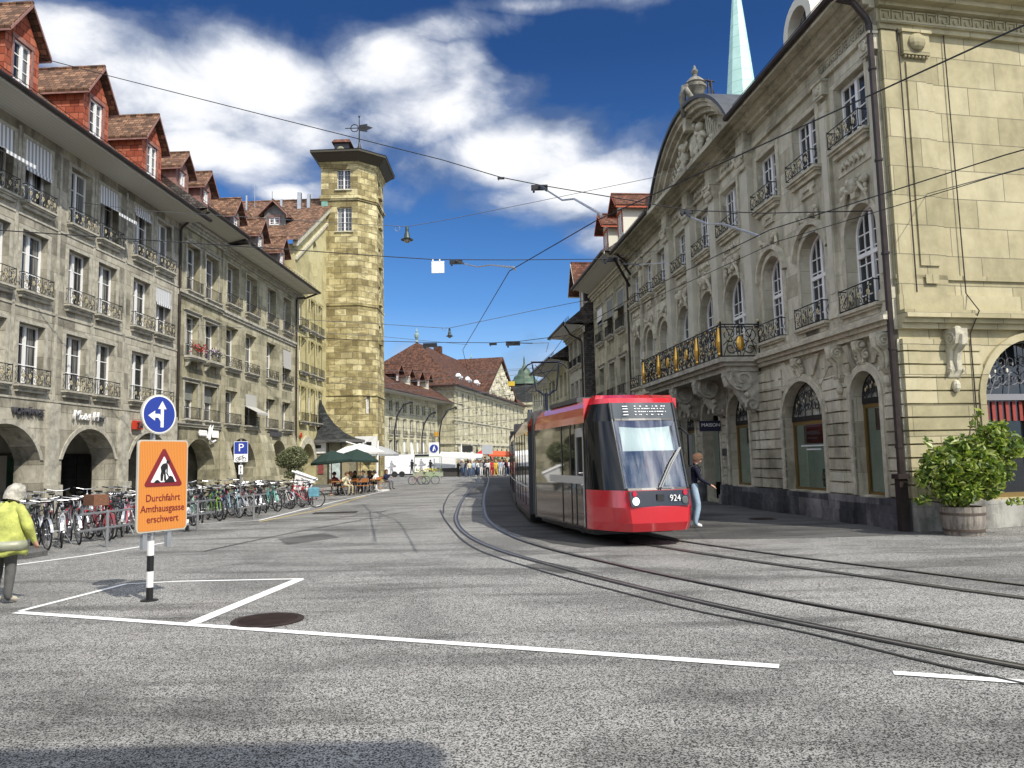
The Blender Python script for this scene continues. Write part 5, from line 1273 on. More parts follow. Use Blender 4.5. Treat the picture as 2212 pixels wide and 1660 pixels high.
side(m.build('striped_valance',mat('red_valance',(.25,.04,.03),.8),P))
m=MB(); m.tube([(1.72,-.10,.1),(1.72,-.08,4.2),(1.72,-.38,4.66),(1.70,-.08,5.1),(1.68,-.05,11.2)],.014,5); m.tube([(.45,-.1,5.1),(.45,-.1,11.1)],.016,6); side(m.build('lightning_cable',M_PIPE,P))
m=MB(); m.lathe([(.03,0),(.03,.06)],8); 
# ============================================================ houses beyond the palace
m_=lambda u,L=math.hypot(1,.105): (8.35-.105*u/L,16.4+u/L,0)
I=thing('town_house','olive town house with moulded window hoods between the palace and the shingled house','building',m_(22.15),PRZ)
cI=[(1.0,2.3),(3.5,4.8),(6.1,7.4)]; rI=[(4.9,6.9),(8.45,10.45)]
m=MB(); wall_front(m,-8.6,0,0,11.7,[(-b,-a,z0,z1,0,.3) for a,b in cI for z0,z1 in rI]+[(-b-.1,-a+.1,0,2.1,.7,.8) for a,b in cI]); m.build('wall',M_OLIVE2,I)
b=MB(); b.quad((-8.6,0,0),(-8.6,11,0),(-8.6,11,11.7),(-8.6,0,11.7)); b.quad((-8.6,.8,0),(0,.8,0),(0,.8,3.2),(-8.6,.8,3.2)); b.build('side_walls',M_OLIVE,I)
for a,b_ in cI:
    for j,(z0,z1) in enumerate(rI):
        add_window(I,-b_,-a,z0,z1,y=.28,cols=2,rows=4,trim=M_TRIMG,sill=M_TRIMG,hood=True,glass=M_PANE)
        inst(railing_mesh(b_-a+.1,.55,'bars',.18,gold=False),'window_railing',I,(-b_-.05,0,z0))
awning(I,-2.3,10.45,1.3,.9,.5,M_SHUT); awning(I,-4.8,10.45,1.3,1.0,.5,M_SHUT); awning(I,-7.4,10.45,1.3,.6,.03,M_WHITE)
eaves(I,-8.7,0,11.7,1.2,12.15,4.6,5.6,M_TILE,M_SOFF,11,cornice=M_TRIM)
M_OFRAME=mat('orange_red_frame',(.42,.08,.03),.6)
for x in (-1.6,-5.0):
    gable_dormer(I,x,.1,13.3,1.3,15.0,15.6,1.7,M_CREAM,M_TILER,framem=M_OFRAME,winh=1.15,over=.3,ww=.85)
m=MB(); m.box(.3,1.0,2.6,3.3,14.5,17.0,0); m.box(.2,1.1,2.5,3.4,17.2,17.3,1); m.tube([(.35,2.65,17),(.35,2.65,17.2)],.04,4); m.tube([(.95,3.2,17),(.95,3.2,17.2)],.04,4); m.build('chimney',[M_TILER,M_BLACK],I)
J=thing('shingled_house','narrow house with grey shingled side wall and deep white eaves, jutting into the street','building',(4.55,47.8,0),PRZ)
cJ=[(.55,1.5),(2.1,3.05),(3.65,4.6)]; rJ=[(4.6,6.7),(7.7,9.5)]
m=MB(); wall_front(m,-5.3,0,0,9.9,[(-b,-a,z0,z1,0,.25) for a,b in cJ for z0,z1 in rJ]+[(-b,-a,0,2.4,.5,.5) for a,b in cJ]); m.build('wall',M_TRIMG,J)
m=MB(); m.add([(0,0,0),(0,8,0),(0,8,15),(0,5,15),(0,0,9.9)],[(0,1,2,3,4)]); m.build('shingled_side_wall',M_SLATE,J)
m=MB(); m.add([(-5.3,0,0),(-5.3,8,0),(-5.3,8,15),(-5.3,5,15),(-5.3,0,9.9)],[(4,3,2,1,0)]); m.build('side_wall',M_OLIVE,J)
for a,b_ in cJ:
    for z0,z1 in rJ:
        add_window(J,-b_,-a,z0,z1,y=.23,cols=2,rows=3,trim=M_TRIMG,trimw=.09,glass=M_PANED,sill=M_TRIMG)
        inst(railing_mesh(b_-a,.5,'bars',.12,gold=False),'window_railing',J,(-b_,0,z0))
eaves(J,-5.7,.55,9.9,1.25,10.05,5.0,5.0,M_TILE,M_WHITE,8,cornice=M_TRIMG)
d=gable_dormer(J,-1.6,.3,11.3,1.5,13.1,14.3,1.8,M_SLATE,M_TILER,framem=M_CREAM,winh=1.1,over=.45,ww=.9)
downpipe(J,-.1,0,8.9,-.1,[(-.1,-.8,9.4),(.4,-1.3,9.95)],r=.06)
J2=thing('town_house','low pale house with dark overhanging roof, last one beyond the shingled house','building',(3.95,53.9,0),PRZ)
cK=[(.6,1.6),(2.4,3.4),(4.2,5.2),(6.,7.),(7.8,8.8)]
m=MB(); wall_front(m,-10,0,0,8.4,[(-b,-a,z0,z1,0,.25) for a,b in cK for z0,z1 in ((3.6,5.2),(6.1,7.8))]+[(-b,-a,0,2.2,.4,.5) for a,b in cK]); m.quad((0,0,0),(0,8,0),(0,8,8.4),(0,0,8.4)); m.quad((-10,0,0),(-10,0,8.4),(-10,8,8.4),(-10,8,0)); m.build('wall',M_FAR,J2)
for a,b_ in cK:
    for z0,z1 in ((3.6,5.2),(6.1,7.8)): add_window(J2,-b_,-a,z0,z1,y=.23,cols=2,rows=3,glass=M_PANED)
eaves(J2,-10.3,.5,8.4,1.3,8.7,4,4.5,M_TILE,M_SOFF,8)
J3=thing('town_house','distant pale town house with flat cornice at the far right end of the street','building',(6.0,80,0),PRZ)
m=MB(); wall_front(m,-30,0,0,11,[(-2.2*k-1.6,-2.2*k-.6,z0,z0+1.9,0,.3) for k in range(13) for z0 in (3.6,6.2,8.6)]); m.quad((0,0,0),(0,9,0),(0,9,11),(0,0,11)); m.quad((-30,.3,3.2),(0,.3,3.2),(0,.3,11),(-30,.3,11),1); m.build('wall',[M_FAR,M_PANED],J3)
eaves(J3,-30,.3,11,.9,11.2,3,4.5,M_TILE,M_SOFF,8)
# church spire
SP=thing('church_spire','slender pale green copper church spire rising behind the palace roof','spire',(35.2,110,0),.2)
m=MB(); m.box(-3.2,3.2,-3.2,3.2,0,36); m.build('spire_tower',M_FAR,SP)
m=MB(); n=8
m.add([(4.0*math.cos(math.pi/8+k*math.pi/4),4.0*math.sin(math.pi/8+k*math.pi/4),36) for k in range(n)]+[(0,0,77)],[(k,(k+1)%n,n) for k in range(n)])
m.build('spire_roof',mat('pale_verdigris',(.40,.62,.55),.55,fn=lambda t,tc,b: t.mix(t.ramp(t.math('FRACT',t.math('MULTIPLY',t.sep(tc)[2],.55)),[(0,1),(.06,0)]),t.ramp(t.noise(tc,.6,4),[(.3,(.36,.56,.49)),(.7,(.48,.70,.62))]),(.14,.32,.26))),SP)
# ============================================================ far end of the street
def PLANE(x,y,X0,Y0,k):
    d=ray(x,y); t=(X0-k*Y0)/(d.x-k*d.y); return math.hypot(1,k)*(d.y*t-Y0), EYE+d.z*t
E_=thing('arcade_house','far pale arcade house with wide overhanging roof behind the white trailer','building',(-19,120,0),math.atan2(1,.23))
pu=lambda x,y=960: PLANE(x,y,-19,120,.23)[0]
cE=[(pu(x)-.75,pu(x)+.75) for x in (844,858.5,874.5,889.5,903,916)]; cE+=[(pu(x)-.6,pu(x)+.6) for x in (929,937)]
rE=[(2.6,5.1),(6.0,8.6),(9.6,11.3)]
m=MB(); wall_front(m,-8,22.6,0,12.4,[(a,b,z0,z1,0,.3) for a,b in cE for z0,z1 in rE],.3); m.quad((-8,0,0),(-8,9,0),(-8,9,12.4),(-8,0,12.4)); m.quad((22.6,0,0),(22.6,0,12.4),(22.6,9,12.4),(22.6,9,0)); m.build('wall',M_FAR,E_)
for i,(a,b) in enumerate(cE):
    for j,(z0,z1) in enumerate(rE):
        w=add_window(E_,a,b,z0,z1,y=.28,cols=2,rows=3,trim=M_FAR,sill=M_TRIM,hood=j==0,trimw=.14,glass=M_PANED)
        if j<2:
            inst(railing_mesh(1.6,.6,'bars',.2,gold=False),'window_railing',E_,(a-.05,0,z0))
        if j==0 and i>1: q=MB(); q.box(a+.1,b-.1,.18,.24,z0+.3,z1-.05); q.build('roller_blind',M_WHITE,E_)
eaves(E_,-8.5,31,12.3,2.6,12.4,6,6,M_TILEF,M_SOFF,9,snow=False)
for k,x in enumerate((4,9,14,18.5)): gable_dormer(E_,x,.5,14.6,1.9,16.4,17.4,2.4,mat('cream_dormer',(.55,.52,.38),.7) if k%2 else M_TILEF,M_TILEF,winh=1.0,over=.5)
m=MB(); m.box(18.9,19.3,-.9,-.6,6.0,6.9); m.box(20.2,20.6,-.9,-.6,6.0,6.9); m.build('yellow_hanging_sign',mat('ochre_sign',(.55,.30,.04),.5),E_)
F=thing('arcaded_palace','large far palace with steep red tiled hip roof, carved pediment and pointed arcade','building',(-10.9,143.3,0),math.atan2(1,.2127))
pf=lambda x,y=920: PLANE(x,y,-10.9,143.3,.2127)[0]
LF=66; m=MB()
wins=[(pf(x)) for x in (1000,1018,1035.5,1056,1071,1085,1098)]
cols=[1.8,6.0,10.3,16.2,20.6,25.,30.2,34.6,39.,44.5,49,53.5,58.5,63]
hs=[]
for c in cols:
    for z0,z1 in ((5.9,8.6),(9.8,11.6),(12.4,14.6)): hs.append((c-.65,c+.65,z0,z1,0,.4))
    hs.append((c-1.15,c+1.15,0,2.2,2.0,.9))
wall_front(m,0,LF,0,15.6,hs,.4); m.quad((0,0,0),(0,22,0),(0,22,15.6),(0,0,15.6)); m.quad((LF,0,0),(LF,0,15.6),(LF,22,15.6),(LF,22,0)); m.build('wall',M_FAR,F)
M_PANEK=mat('black_window_glass',(.012,.014,.016),.08,spec=.35)
for c in cols:
    for z0,z1 in ((5.9,8.6),(9.8,11.6),(12.4,14.6)): add_window(F,c-.65,c+.65,z0,z1,y=.36,cols=2,rows=2,trim=M_TRIM,sill=M_TRIM,hood=True,trimw=.2,glass=M_PANEK)
m=MB(); m.quad((0,3.5,0),(LF,3.5,0),(LF,3.5,5),(0,3.5,5)); m.build('arcade_rear_wall',M_OLIVE,F)
m=MB(); m.box(-.3,LF,-.35,0,4.75,5.15); m.box(-.3,LF,-.2,0,9.15,9.35); m.box(-.5,LF,-.5,0,15.0,15.6); m.box(-.3,0,-.3,22,4.75,5.15);m.box(-.3,0,-.3,22,15.0,15.6); m.build('string_course',M_TRIM,F)
m=MB()
for c in (0.2,13.3,28):
    z=.2
    while z<15: m.box(c-.3,c+.9,-.18,0,z,z+.42); z+=.55
for c in cols[:-1]: m.box(c+2.0-.3,c+2.0+.3,-.22,0,0,4.75)
m.build_each('quoin',M_FAR,F,group=lambda c:round(c.x/4))
m=MB(); m.prism(arc(6,9.5,0,4.5,12) if False else [(5,0),(10,0),(10,2.5),(8.8,4.2),(7.5,4.7),(6.2,4.2),(5,2.5)],'x',-.02,.4); m.build('side_arch_opening',M_DARK,F)
r=MB(); o=1.2; z=15.7
r.add([(-o,-o,z),(LF+o,-o,z),(LF+o,22+o,z),(-o,22+o,z),(11,11,26),(54,11,26)],[(0,1,5,4),(1,2,5),(2,3,4,5),(3,0,4)]); r.build('roof',M_TILEF,F)
r=MB(); r.box(-o-.1,LF+o,-o-.1,-o+.1,z-.2,z+.02); r.box(-o-.1,-o+.1,-o,22,z-.2,z+.02); r.quad((-o,-o,z-.1),(LF,-o,z-.1),(LF,0,z-.15),(-o,0,z-.15)); r.build('eaves_board',M_PIPE,F)
for x in (11,54):
    q=MB(); q.lathe([(.35,0),(.2,.5),(.5,1.1),(.55,1.6),(.2,1.9),(.25,2.3),(.05,2.9)],8,(x,11,26)); q.build('roof_finial',mat('pale_green_copper',(.22,.30,.28),.6),F)
q=MB(); q.box(3.0,3.2,8.5,10.2,19.0,19.1); q.add([(2.6,7.9,18.3),(2.6,10.6,18.3),(5.4,10.6,20.9),(5.4,7.9,20.9)],[(0,1,2,3)]); o_=q.build('roof_hatch',M_BLACK,F,loc=(-.25,0,.15))
q=MB(); q.box(24,25.4,10,11.6,24.5,27.0); q.build('chimney',M_TILEF,F)
def fdorm(x,y=1.2,side_=False):
    d=empty('dormer',(x,y,16.0)); d.parent=F
    if side_: d.rotation_euler=(0,0,R(-90))
    q=MB(); q.box(-.9,.9,0,2.6,0,2.1,0); q.box(-1.15,1.15,-.15,2.6,2.1,2.4,0); q.ball((0,.5,2.4),.6,6,0,(1.2,1,1)); q.build('dormer_wall',M_WHITE,d); q=MB(); q.box(-.5,.5,-.04,0,.4,1.9); q.build('pane',M_PANED,d)
for x in (9,16,23): fdorm(x)
fdorm(1.4,7.5,True)
pa,pb=pf(1045,850),pf(1107,860)
q=MB(); q.prism([(pa,15.65),(pb,15.65),((pa+pb)/2,24.5)],'y',-.6,.2); q.build('pediment',M_FAR,F)
q=MB(); c=(pa+pb)/2
for s in (pa,pb):
    q.add([(s+(s-c)*.08,-1.1,15.4),(c,-1.1,25.0),(c,-1.1,25.7),(s+(s-c)*.12,-1.1,15.9),(s+(s-c)*.08,6,15.4),(c,10,25.0),(c,10,25.7),(s+(s-c)*.12,6,15.9)],[(0,1,2,3),(0,4,5,1),(3,2,6,7)])
q.build('pediment_roof',M_TILEF,F)
q=MB(); rn=random.Random(3)
for i in range(60):
    x=rn.uniform(pa+2,pb-2); t=1-abs(x-c)/((pb-pa)/2); q.ball((x,-.7,16.3+rn.random()*max(.2,t*7.2)),rn.uniform(.35,.7),4,0,(1,.6,1.3))
q.build('pediment_relief',M_TRIM,F)
Gd=thing('domed_building','distant building with green copper dome cap and slate mansard','building',(4.6,212,0),0)
m=MB(); m.box(-11,7.5,0,16,0,16.5,0); m.box(-12,8.0,-.5,16,16.5,17.2,0)
for k in range(7):
    for z in (5.5,9.5,13): m.box(-10+2.4*k,-8.8+2.4*k,-.05,0,z,z+2.2,1)
m.build('wall',[M_FAR,M_PANED],Gd)
m=MB(); m.lathe([(6.3,17.2),(6.0,18.2),(5.2,21.2),(4.3,22.6)],8,(-1,6,0)); m.build('mansard',M_SLATED,Gd)
m=MB(); m.lathe([(4.7,22.6),(4.4,23.2),(3.2,24.2),(2.9,25.0),(2.0,25.6),(1.6,26.8),(.7,27.6),(.25,28.6),(.2,30.2),(.02,31)],12,(-1,6,0)); m.build('dome_cap',mat('green_copper_dome',(.05,.085,.05),.6,var=.4,vscale=.6),Gd)
m=MB()
for x in (-4.6,2.6): m.lathe([(.9,16.9),(.9,19.2),(.6,20),(.1,20.6)],8,(x,.6,0))
m.build('roof_lucarne',M_CREAM,Gd)
H2=thing('distant_block','hazy pale block closing the street beyond the tram','building',(8.5,260,0),0)
m=MB(); m.box(-4,14,0,10,0,15,0); 
for k in range(6):
    for z in (4,8,12): m.box(-3+2.6*k,-1.6+2.6*k,-.05,0,z,z+1.8,1)
m.build('wall',[M_FAR,M_PANED],H2); m=MB(); m.prism([(-.8,15),(10.8,15),(5,19)],'x',-4.5,14.5); m.build('roof',M_TILEF,H2)
# ---- unseen building added behind the camera to shade the near ground; shows in glass
BB=thing('unseen_shade_building','pale unseen building added behind the camera to shade the near ground','building',(-6,-2.9,0),0)
m=MB(); m.box(-30,11.6,-14,0,0,10.2,0)
for k in range(14):
    for z in (1.0,4.3,7.3): m.box(-28.6+2.8*k,-27.2+2.8*k,0,.03,z,z+1.9,1)
m.build('wall',[M_FAR,M_PANED],BB); m=MB(); m.box(-30.4,11.9,-14.4,.3,10.2,10.5); m.build('roof',M_TILEF,BB)
# ============================================================ TRAM
M_TRED=mat('glossy_red_paint',(.52,.012,.022),.22,spec=.6,coat=.8); M_TRED2=mat('deep_red_paint',(.26,.015,.016),.16,spec=.7,coat=1.0)
M_TORG=mat('orange_red_roof_edge',(.55,.075,.025),.2,coat=.8); M_TGL=mat('tram_tinted_glass',(.012,.014,.015),.03,spec=1.,coat=1.0); M_TSIL=mat('silver_door_frame',(.55,.55,.57),.3,.6)
M_TMIR=mat('bronze_reflecting_panel',(.16,.12,.105),.08,.85); M_TGREY=mat('tram_grey_plastic',(.06,.065,.07),.5); M_TDISP=mat('display_glass',(.075,.085,.09),.12,coat=.6)
M_LED=mat('white_led_segments',(.75,.75,.75),.4,emit=((1,1,1),.5)); M_TWIND=clear_glass('tram_windscreen_glass',.32,(.80,.90,.88))
TR=thing('tram','red low floor tram with black nose and white sun blind, coming round the bend','tram',(2.72,15.06,0),0)
def frame_mat(o,d):
    """matrix whose +y runs back along d, +x to the viewer's right when facing the nose"""
    d=Vector((*d,0)).normalized(); x=Vector((d.y,-d.x,0))
    M=Matrix.Identity(4)
    for i in range(3): M[i][0]=x[i];M[i][1]=d[i];M[i][2]=(0,0,1)[i]; 
    M[0][3]=o[0]-2.72; M[1][3]=o[1]-15.06; return M
def tb(bm,name,mats,M,smooth=False,parent=TR,bevel=0,auto=False):
    bm.v=[tuple(M@Vector(v)) for v in bm.v]; return bm.build(name,mats,parent,smooth=smooth,bevel=bevel,auto=auto)
CM=frame_mat((2.63,15.04),(-.230,.973)); HW=1.02
LV=[(.29,.10,.61,.50),(.45,.02,.64,.48),(.74,.02,.68,.48),(1.06,.09,.68,.50),(1.10,.11,.68,.51),(2.40,.60,.71,.66),(2.44,.62,.71,.66),(2.76,.73,.71,.68),(2.86,.82,.70,.69),(2.94,1.05,.60,.70)]
def outline(l,e=0,ins=0):
    z,n,tw,c=l; n-=.45; tw=(tw-.04)*.93; hw=HW-ins if z<2.5 else HW-.02-ins-(z-2.5)*.35
    half=[(0,n-.05-e),(tw*.55,n-.035-e),(tw,n-e),(tw+.06,n+.05),(tw+(hw-tw)*.55,n+(c-n)*.42),(hw-.03,c-.05),(hw+e*.3,c+.06),(hw+e*.3,.85)]
    return [(-x,y,z) for x,y in half[:0:-1]]+[(x,y,z) for x,y in half]
def band_(i,j,sel,e=0):
    m=MB(); A_=outline(LV[i],e);B_=outline(LV[j],e); n=len(A_)
    m.add(A_+B_,[(k,k+1,n+k+1,n+k) for k in range(n-1) if k in sel]); return m
ALL=range(15-1); FRONT=(5,6,7,8); 
n_=len(outline(LV[0]))
FR=[k for k in range(n_-1) if n_//2-3<=k<=n_//2+2]; SIDE=[k for k in range(n_-1) if k not in FR]
m=MB()
for i,j in ((0,1),(1,2),(2,3)):
    q=band_(i,j,range(n_-1)); m.add(q.v,q.f)
q=band_(7,8,range(n_-1)); m.add(q.v,q.f); q=band_(8,9,range(n_-1)); m.add(q.v,q.f)
A_=outline(LV[9]); m.add(A_,[tuple(range(len(A_)))]); q=band_(6,7,SIDE[:1]+SIDE[-1:]); 
A_=outline(LV[0]); m.add(A_,[tuple(range(len(A_)))[::-1]])
cab=tb(m,'cab_body',M_TRED,CM,auto=28)
for SD in ([k for k in SIDE if k<n_//2],[k for k in SIDE if k>n_//2]):
    m=MB(); q=band_(5,7,SD); m.add(q.v,q.f); q=band_(3,5,SD); m.add(q.v,q.f); tb(m,'cab_side_glass',mat('cab_side_glass_tint',(.008,.009,.010),.06,spec=.35),CM,auto=28)
m=MB(); q=band_(4,5,FR); m.add(q.v,q.f); ws=tb(m,'windscreen',M_TWIND,CM,auto=28)
m=MB(); q=band_(3,4,FR,.004); m.add(q.v,q.f); q=band_(5,6,FR,.01); m.add(q.v,q.f); tb(m,'windscreen_seal',M_BLACK,CM)
m=MB(); q=band_(6,7,FR); m.add(q.v,q.f); tb(m,'destination_display',M_TDISP,CM,auto=28)
CMF=CM@Matrix.Translation((0,-.45,0))@Matrix.Diagonal((.88,1,1,1))
# inside of the cab
m=MB(); m.box(-1.05,1.05,1.9,1.94,1.0,2.7,0); m.box(-.55,.55,.45,.95,1.0,1.10,1); m.box(-.3,.25,1.2,1.3,1.0,1.9,1); m.box(-.25,.2,.95,1.3,1.2,1.3,1); m.box(-.9,-.5,.9,1.1,1.1,1.6,2); m.box(.45,.8,.6,.9,1.12,1.32,2)
tb(m,'cab_interior',[mat('cab_grey_wall',(.50,.56,.55),.7),M_TGREY,M_CREAM],CMF)
m=MB()
vs=[]; 
for k in range(7):
    x=-.62+1.2*k/6; 
    for z in (1.80,2.28-.03*math.sin(math.pi*k/6)):
        t=(z-1.1)/1.3; vs.append((x,.11+t*.49+.035,z))
m.add(vs,[(2*k,2*k+2,2*k+3,2*k+1) for k in range(6)]); tb(m,'sun_blind',mat('white_sun_blind',(.88,.88,.86),.8,emit=((1,1,1),.15)),CMF)  # blind glows faintly by its own emission, though it is no lamp
# pillars between screen and side glass
m=MB()
for s in (-1,1): m.tube([(s*.73,.14,1.08),(s*.76,.63,2.42),(s*.76,.74,2.76)],.026,6)
tb(m,'windscreen_pillar',mat('glossy_black_pillar',(.02,.025,.025),.15,coat=.8),CMF)
# headlight panel
m=MB(); m.add([(-.69,.0,1.05),(.69,.0,1.05),(.66,-.03,.76),(-.66,-.03,.76),(-.69,.09,1.05),(.69,.09,1.05),(.66,.03,.76),(-.66,.03,.76)],[(0,3,2,1),(0,1,5,4),(2,3,7,6),(0,4,7,3),(1,2,6,5)]); m.box(-.08,.08,-.045,.0,.86,.98); 
m.v=[(x,y+.005,z) for x,y,z in m.v]; tb(m,'headlight_panel',mat('glossy_black_panel',(.02,.02,.022),.12,coat=.9),CMF)
for s in (-1,1):
    m=MB(); m.lathe([(.075,0),(.075,.02),(.06,.03),(.01,.03)],16,(0,0,0)); m.v=[(x+s*.56,-.015-z,y+.86) for x,y,z in m.v]; h=tb(m,'headlight',mat('lit_headlamp',(.9,.9,.9),.2,emit=((1,1,1),1.2)) if s<0 else mat('unlit_lamp_lens',(.10,.12,.12),.1,coat=.8),CMF)
    m=MB(); m.lathe([(.05,0),(.05,.02),(.01,.02)],14,(0,0,0)); m.v=[(x+s*.58,-.004-z,y+1.0) for x,y,z in m.v]; tb(m,'tail_light',mat('red_lamp_lens',(.5,.02,.05),.2),CMF)
t_=text('924',.17,M_WSIGN,TR,(0,0,0),'fleet_number',ext=.003); t_.matrix_local=CMF@Matrix.Translation((.33,-.045,.90))@Matrix.Rotation(R(86),4,'X')
m=MB()
rn=random.Random(5)
for r_,z in enumerate((2.69,2.64,2.58,2.52)):
    yy=.62+.11*(z-2.44)/.32-.055
    m.box(-.50,-.38,yy-.012,yy,z-.012,z+.002) 
    x=-.22
    while x<.52: w=rn.uniform(.015,.05); m.box(x,x+w,yy-.012,yy,z-.012,z+.004); x+=w+rn.uniform(.012,.05 if r_ in(1,2) else .12)
tb(m,'led_segments',M_LED,CMF)
m=MB(); 
for dx in (0,.05): m.tube([(.0+dx,.01,1.1),(.35+dx,.17,1.55),(.66+dx*.5,.30,1.85)],.019,5)
m.tube([(.55,.22,1.2),(.60,.42,1.9),(.62,.52,2.3)],.012,4); m.tube([(.66,.26,1.25),(.68,.45,2.0)],.012,4); m.tube([(-.05,.06,1.09),(.3,.06,1.09)],.02,4)
tb(m,'wiper',mat('grey_wiper',(.16,.17,.175),.5),CMF)
m=MB(); m.box(.92,1.0,.35,.42,1.5,2.1); m.tube([(.95,.4,2.1),(.95,.75,2.25)],.02,5); tb(m,'side_mirror',M_BLACK,CMF)
m=MB(); m.tube([(-.75,.06,.52),(0,.0,.52),(.75,.06,.52)],.004,4); m.tube([(-1.235,1.15,.52),(-1.235,2.2,.55)],.004,4); tb(m,'panel_joint',M_BLACK,CMF)
m=MB(); m.box(-.85,.85,.9,4.9,.14,.24); tb(m,'underframe',M_BLACK,CM)
def module(y0,y1,M,lead=False):
    w=HW
    pr=[(w,.26),(w,2.44)]; 
    m=MB(); 
    for s in (-1,1): m.quad((s*w,y0,.26),(s*w,y1,.26),(s*w,y1,.95),(s*w,y0,.95))
    m.quad((-w,y0,.26),(-w,y0,2.9),(w,y0,2.9),(w,y0,.26)); m.quad((-w,y1,.26),(w,y1,.26),(w,y1,2.9),(-w,y1,2.9)); m.quad((-w,y0,.26),(w,y0,.26),(w,y1,.26),(-w,y1,.26))
    m.m=[0,0,2 if lead else 1,1,1]; tb(m,'lower_panel',[M_TMIR if lead else M_TRED2,M_TGREY,M_TRED],M)
    for s in (-1,1):
        m=MB(); m.quad((s*w,y0,.95),(s*w,y1,.95),(s*w,y1,2.40),(s*w,y0,2.40)); tb(m,'window_band',M_TGL,M)
    m=MB(); pf_=[(-w,2.40),(-w+.01,2.55),(-w+.07,2.72),(-w+.2,2.84),(-.7,2.90),(.7,2.90),(w-.2,2.84),(w-.07,2.72),(w-.01,2.55),(w,2.40)]
    N=len(pf_); vs=[(x,y0,z) for x,z in pf_]+[(x,y1,z) for x,z in pf_]; m.add(vs,[(k,k+1,N+k+1,N+k) for k in range(N-1)]+[tuple(range(N)),tuple(range(N,2*N))[::-1]])
    tb(m,'roof_shell',M_TORG if lead else mat('red_brown_roof_edge',(.33,.05,.03),.22,coat=.8),M)
    m=MB(); m.box(-.7,.7,y0+1.4,y1-.3,2.92,3.02); m.box(-.5,.5,y0+1.9,y1-1.0,3.02,3.08); tb(m,'roof_equipment',M_TGREY,M)
    # doors / posts
    m=MB()
    ps=[y0+.02,y0+.62,y0+.95,y0+1.6] if lead else [y0+(y1-y0)*k/5 for k in (1,2,3,4)]
    for y in ps:
        for s in (-1,1): m.box(s*w-.012,s*w+.012,y-.02 if not lead or y>y0+.1 else y,y+.025,.45 if not lead else .3,2.40)
    m.v=[tuple(M@Vector(v)) for v in m.v]; m.build_each('door_post',M_BLACK if not lead else mat('dark_trim',(.03,.03,.03),.3),TR)
    if lead:
        m=MB()
        for a,c,z0,z1 in ((y0+.05,y0+.10,.3,2.3),(y0+.50,y0+.56,1.3,2.3),(y0+.05,y0+.56,2.25,2.30)): m.box(-w-.02,-w-.001,a,c,z0,z1)
        m.box(-w-.016,-w-.001,y0+.1,y0+2.6,1.16,1.32); m.box(-w-.014,-w-.001,y0+.1,y0+.5,2.12,2.25)
        tb(m,'door_frame',M_TSIL,M)
    else:
        m=MB(); m.box(-w-.012,-w-.001,y0+.1,y1-.1,.93,.97); tb(m,'waist_trim',M_TSIL,M)
def bellows(y0,y1,M):
    m=MB(); n=6
    for k in range(n): 
        a=y0+(y1-y0)*k/n; e=.05 if k%2 else .0; m.box(-HW+.06+e,HW-.06-e,a,a+(y1-y0)/n,.3,2.82-e)
    tb(m,'bellows',M_TGREY,M)
CMs=CM
module(.85,4.75,CM,True)
m=MB(); m.box(-HW-.01,HW+.01,4.75,4.83,.24,2.86); tb(m,'gangway_frame',mat('grey_gangway_frame',(.16,.155,.15),.35,.5),CM)
JP=[(1.42,20.35),(1.12,27.2),(.96,34),(.90,41),(.88,47)]
J0=CM@Vector((0,4.83,0)); J0=(J0.x+2.72,J0.y+15.06)
bellows(4.83,5.35,CM)
m=MB(); pts=[CM@Vector((0,5.35,0))]; st=(pts[0].x+2.72,pts[0].y+15.06)
prev=st
for i,p in enumerate([(1.05,27.0),(.89,33.8),(.81,40.6),(.79,47.2)]):
    d=(p[0]-prev[0],p[1]-prev[1]); L=math.hypot(*d); M=frame_mat(prev,d); module(0,L-.45,M)
    if i<3: bellows(L-.45,L,M)
    m=MB(); m.box(-1.0,1.0,.1,L-.4,.12,.26); tb(m,'underframe',M_BLACK,M)
    if i==0: PM=M
    prev=p
# wheels
for M,y in ((CM,2.6),(CM,3.9),(PM,3.0),(PM,4.2)):
    m=MB()
    for s in (-1,1):
        q=MB(); q.lathe([(.28,-.05),(.28,.05),(.2,.06),(.02,.06)],16); m.add([(s*.5+z*s,y+x,y2+.29) for x,y2,z in q.v],q.f)
    tb(m,'wheel_set',M_RAIL,M)
# pantograph
m=MB(); py=5.2
m.tube([(0,py,3.05),(0,py,3.85)],.05,6); m.tube([(-.08,py,3.0),(-.08,py,3.85)],.02,5)
m.tube([(-.25,py,3.95),(-.1,py,3.80),(.1,py,3.80),(.25,py,3.95)],.035,5)
for s in (-1,1): m.tube([(s*.12,py,3.84),(s*.33,py,3.95),(s*.36,py,4.1),(s*.44,py,4.82)],.025,5); m.tube([(s*.3,py,4.1),(-s*.35,py,4.8)],.01,4)
m.tube([(-.75,py,4.62),(-.6,py,4.80),(-.4,py,4.88),(.4,py,4.88),(.6,py,4.82),(.72,py,4.66)],.025,5); m.tube([(-.5,py-.15,4.88),(.5,py-.15,4.88)],.02,5); m.tube([(-.35,py,4.5),(.35,py,4.62)],.015,4)
m.box(-.5,.5,py-.4,py+.4,3.1,3.14); tb(m,'pantograph',mat('dark_blue_steel',(.02,.025,.045),.4,.4),PM)
m=MB(); m.box(-.45,.45,1.3,1.9,2.93,2.98); m.box(-.05,.05,1.35,1.45,2.93,3.05); m.ball((.1,.95,2.97),.06,5); tb(m,'roof_antenna',M_BLACK,CM)
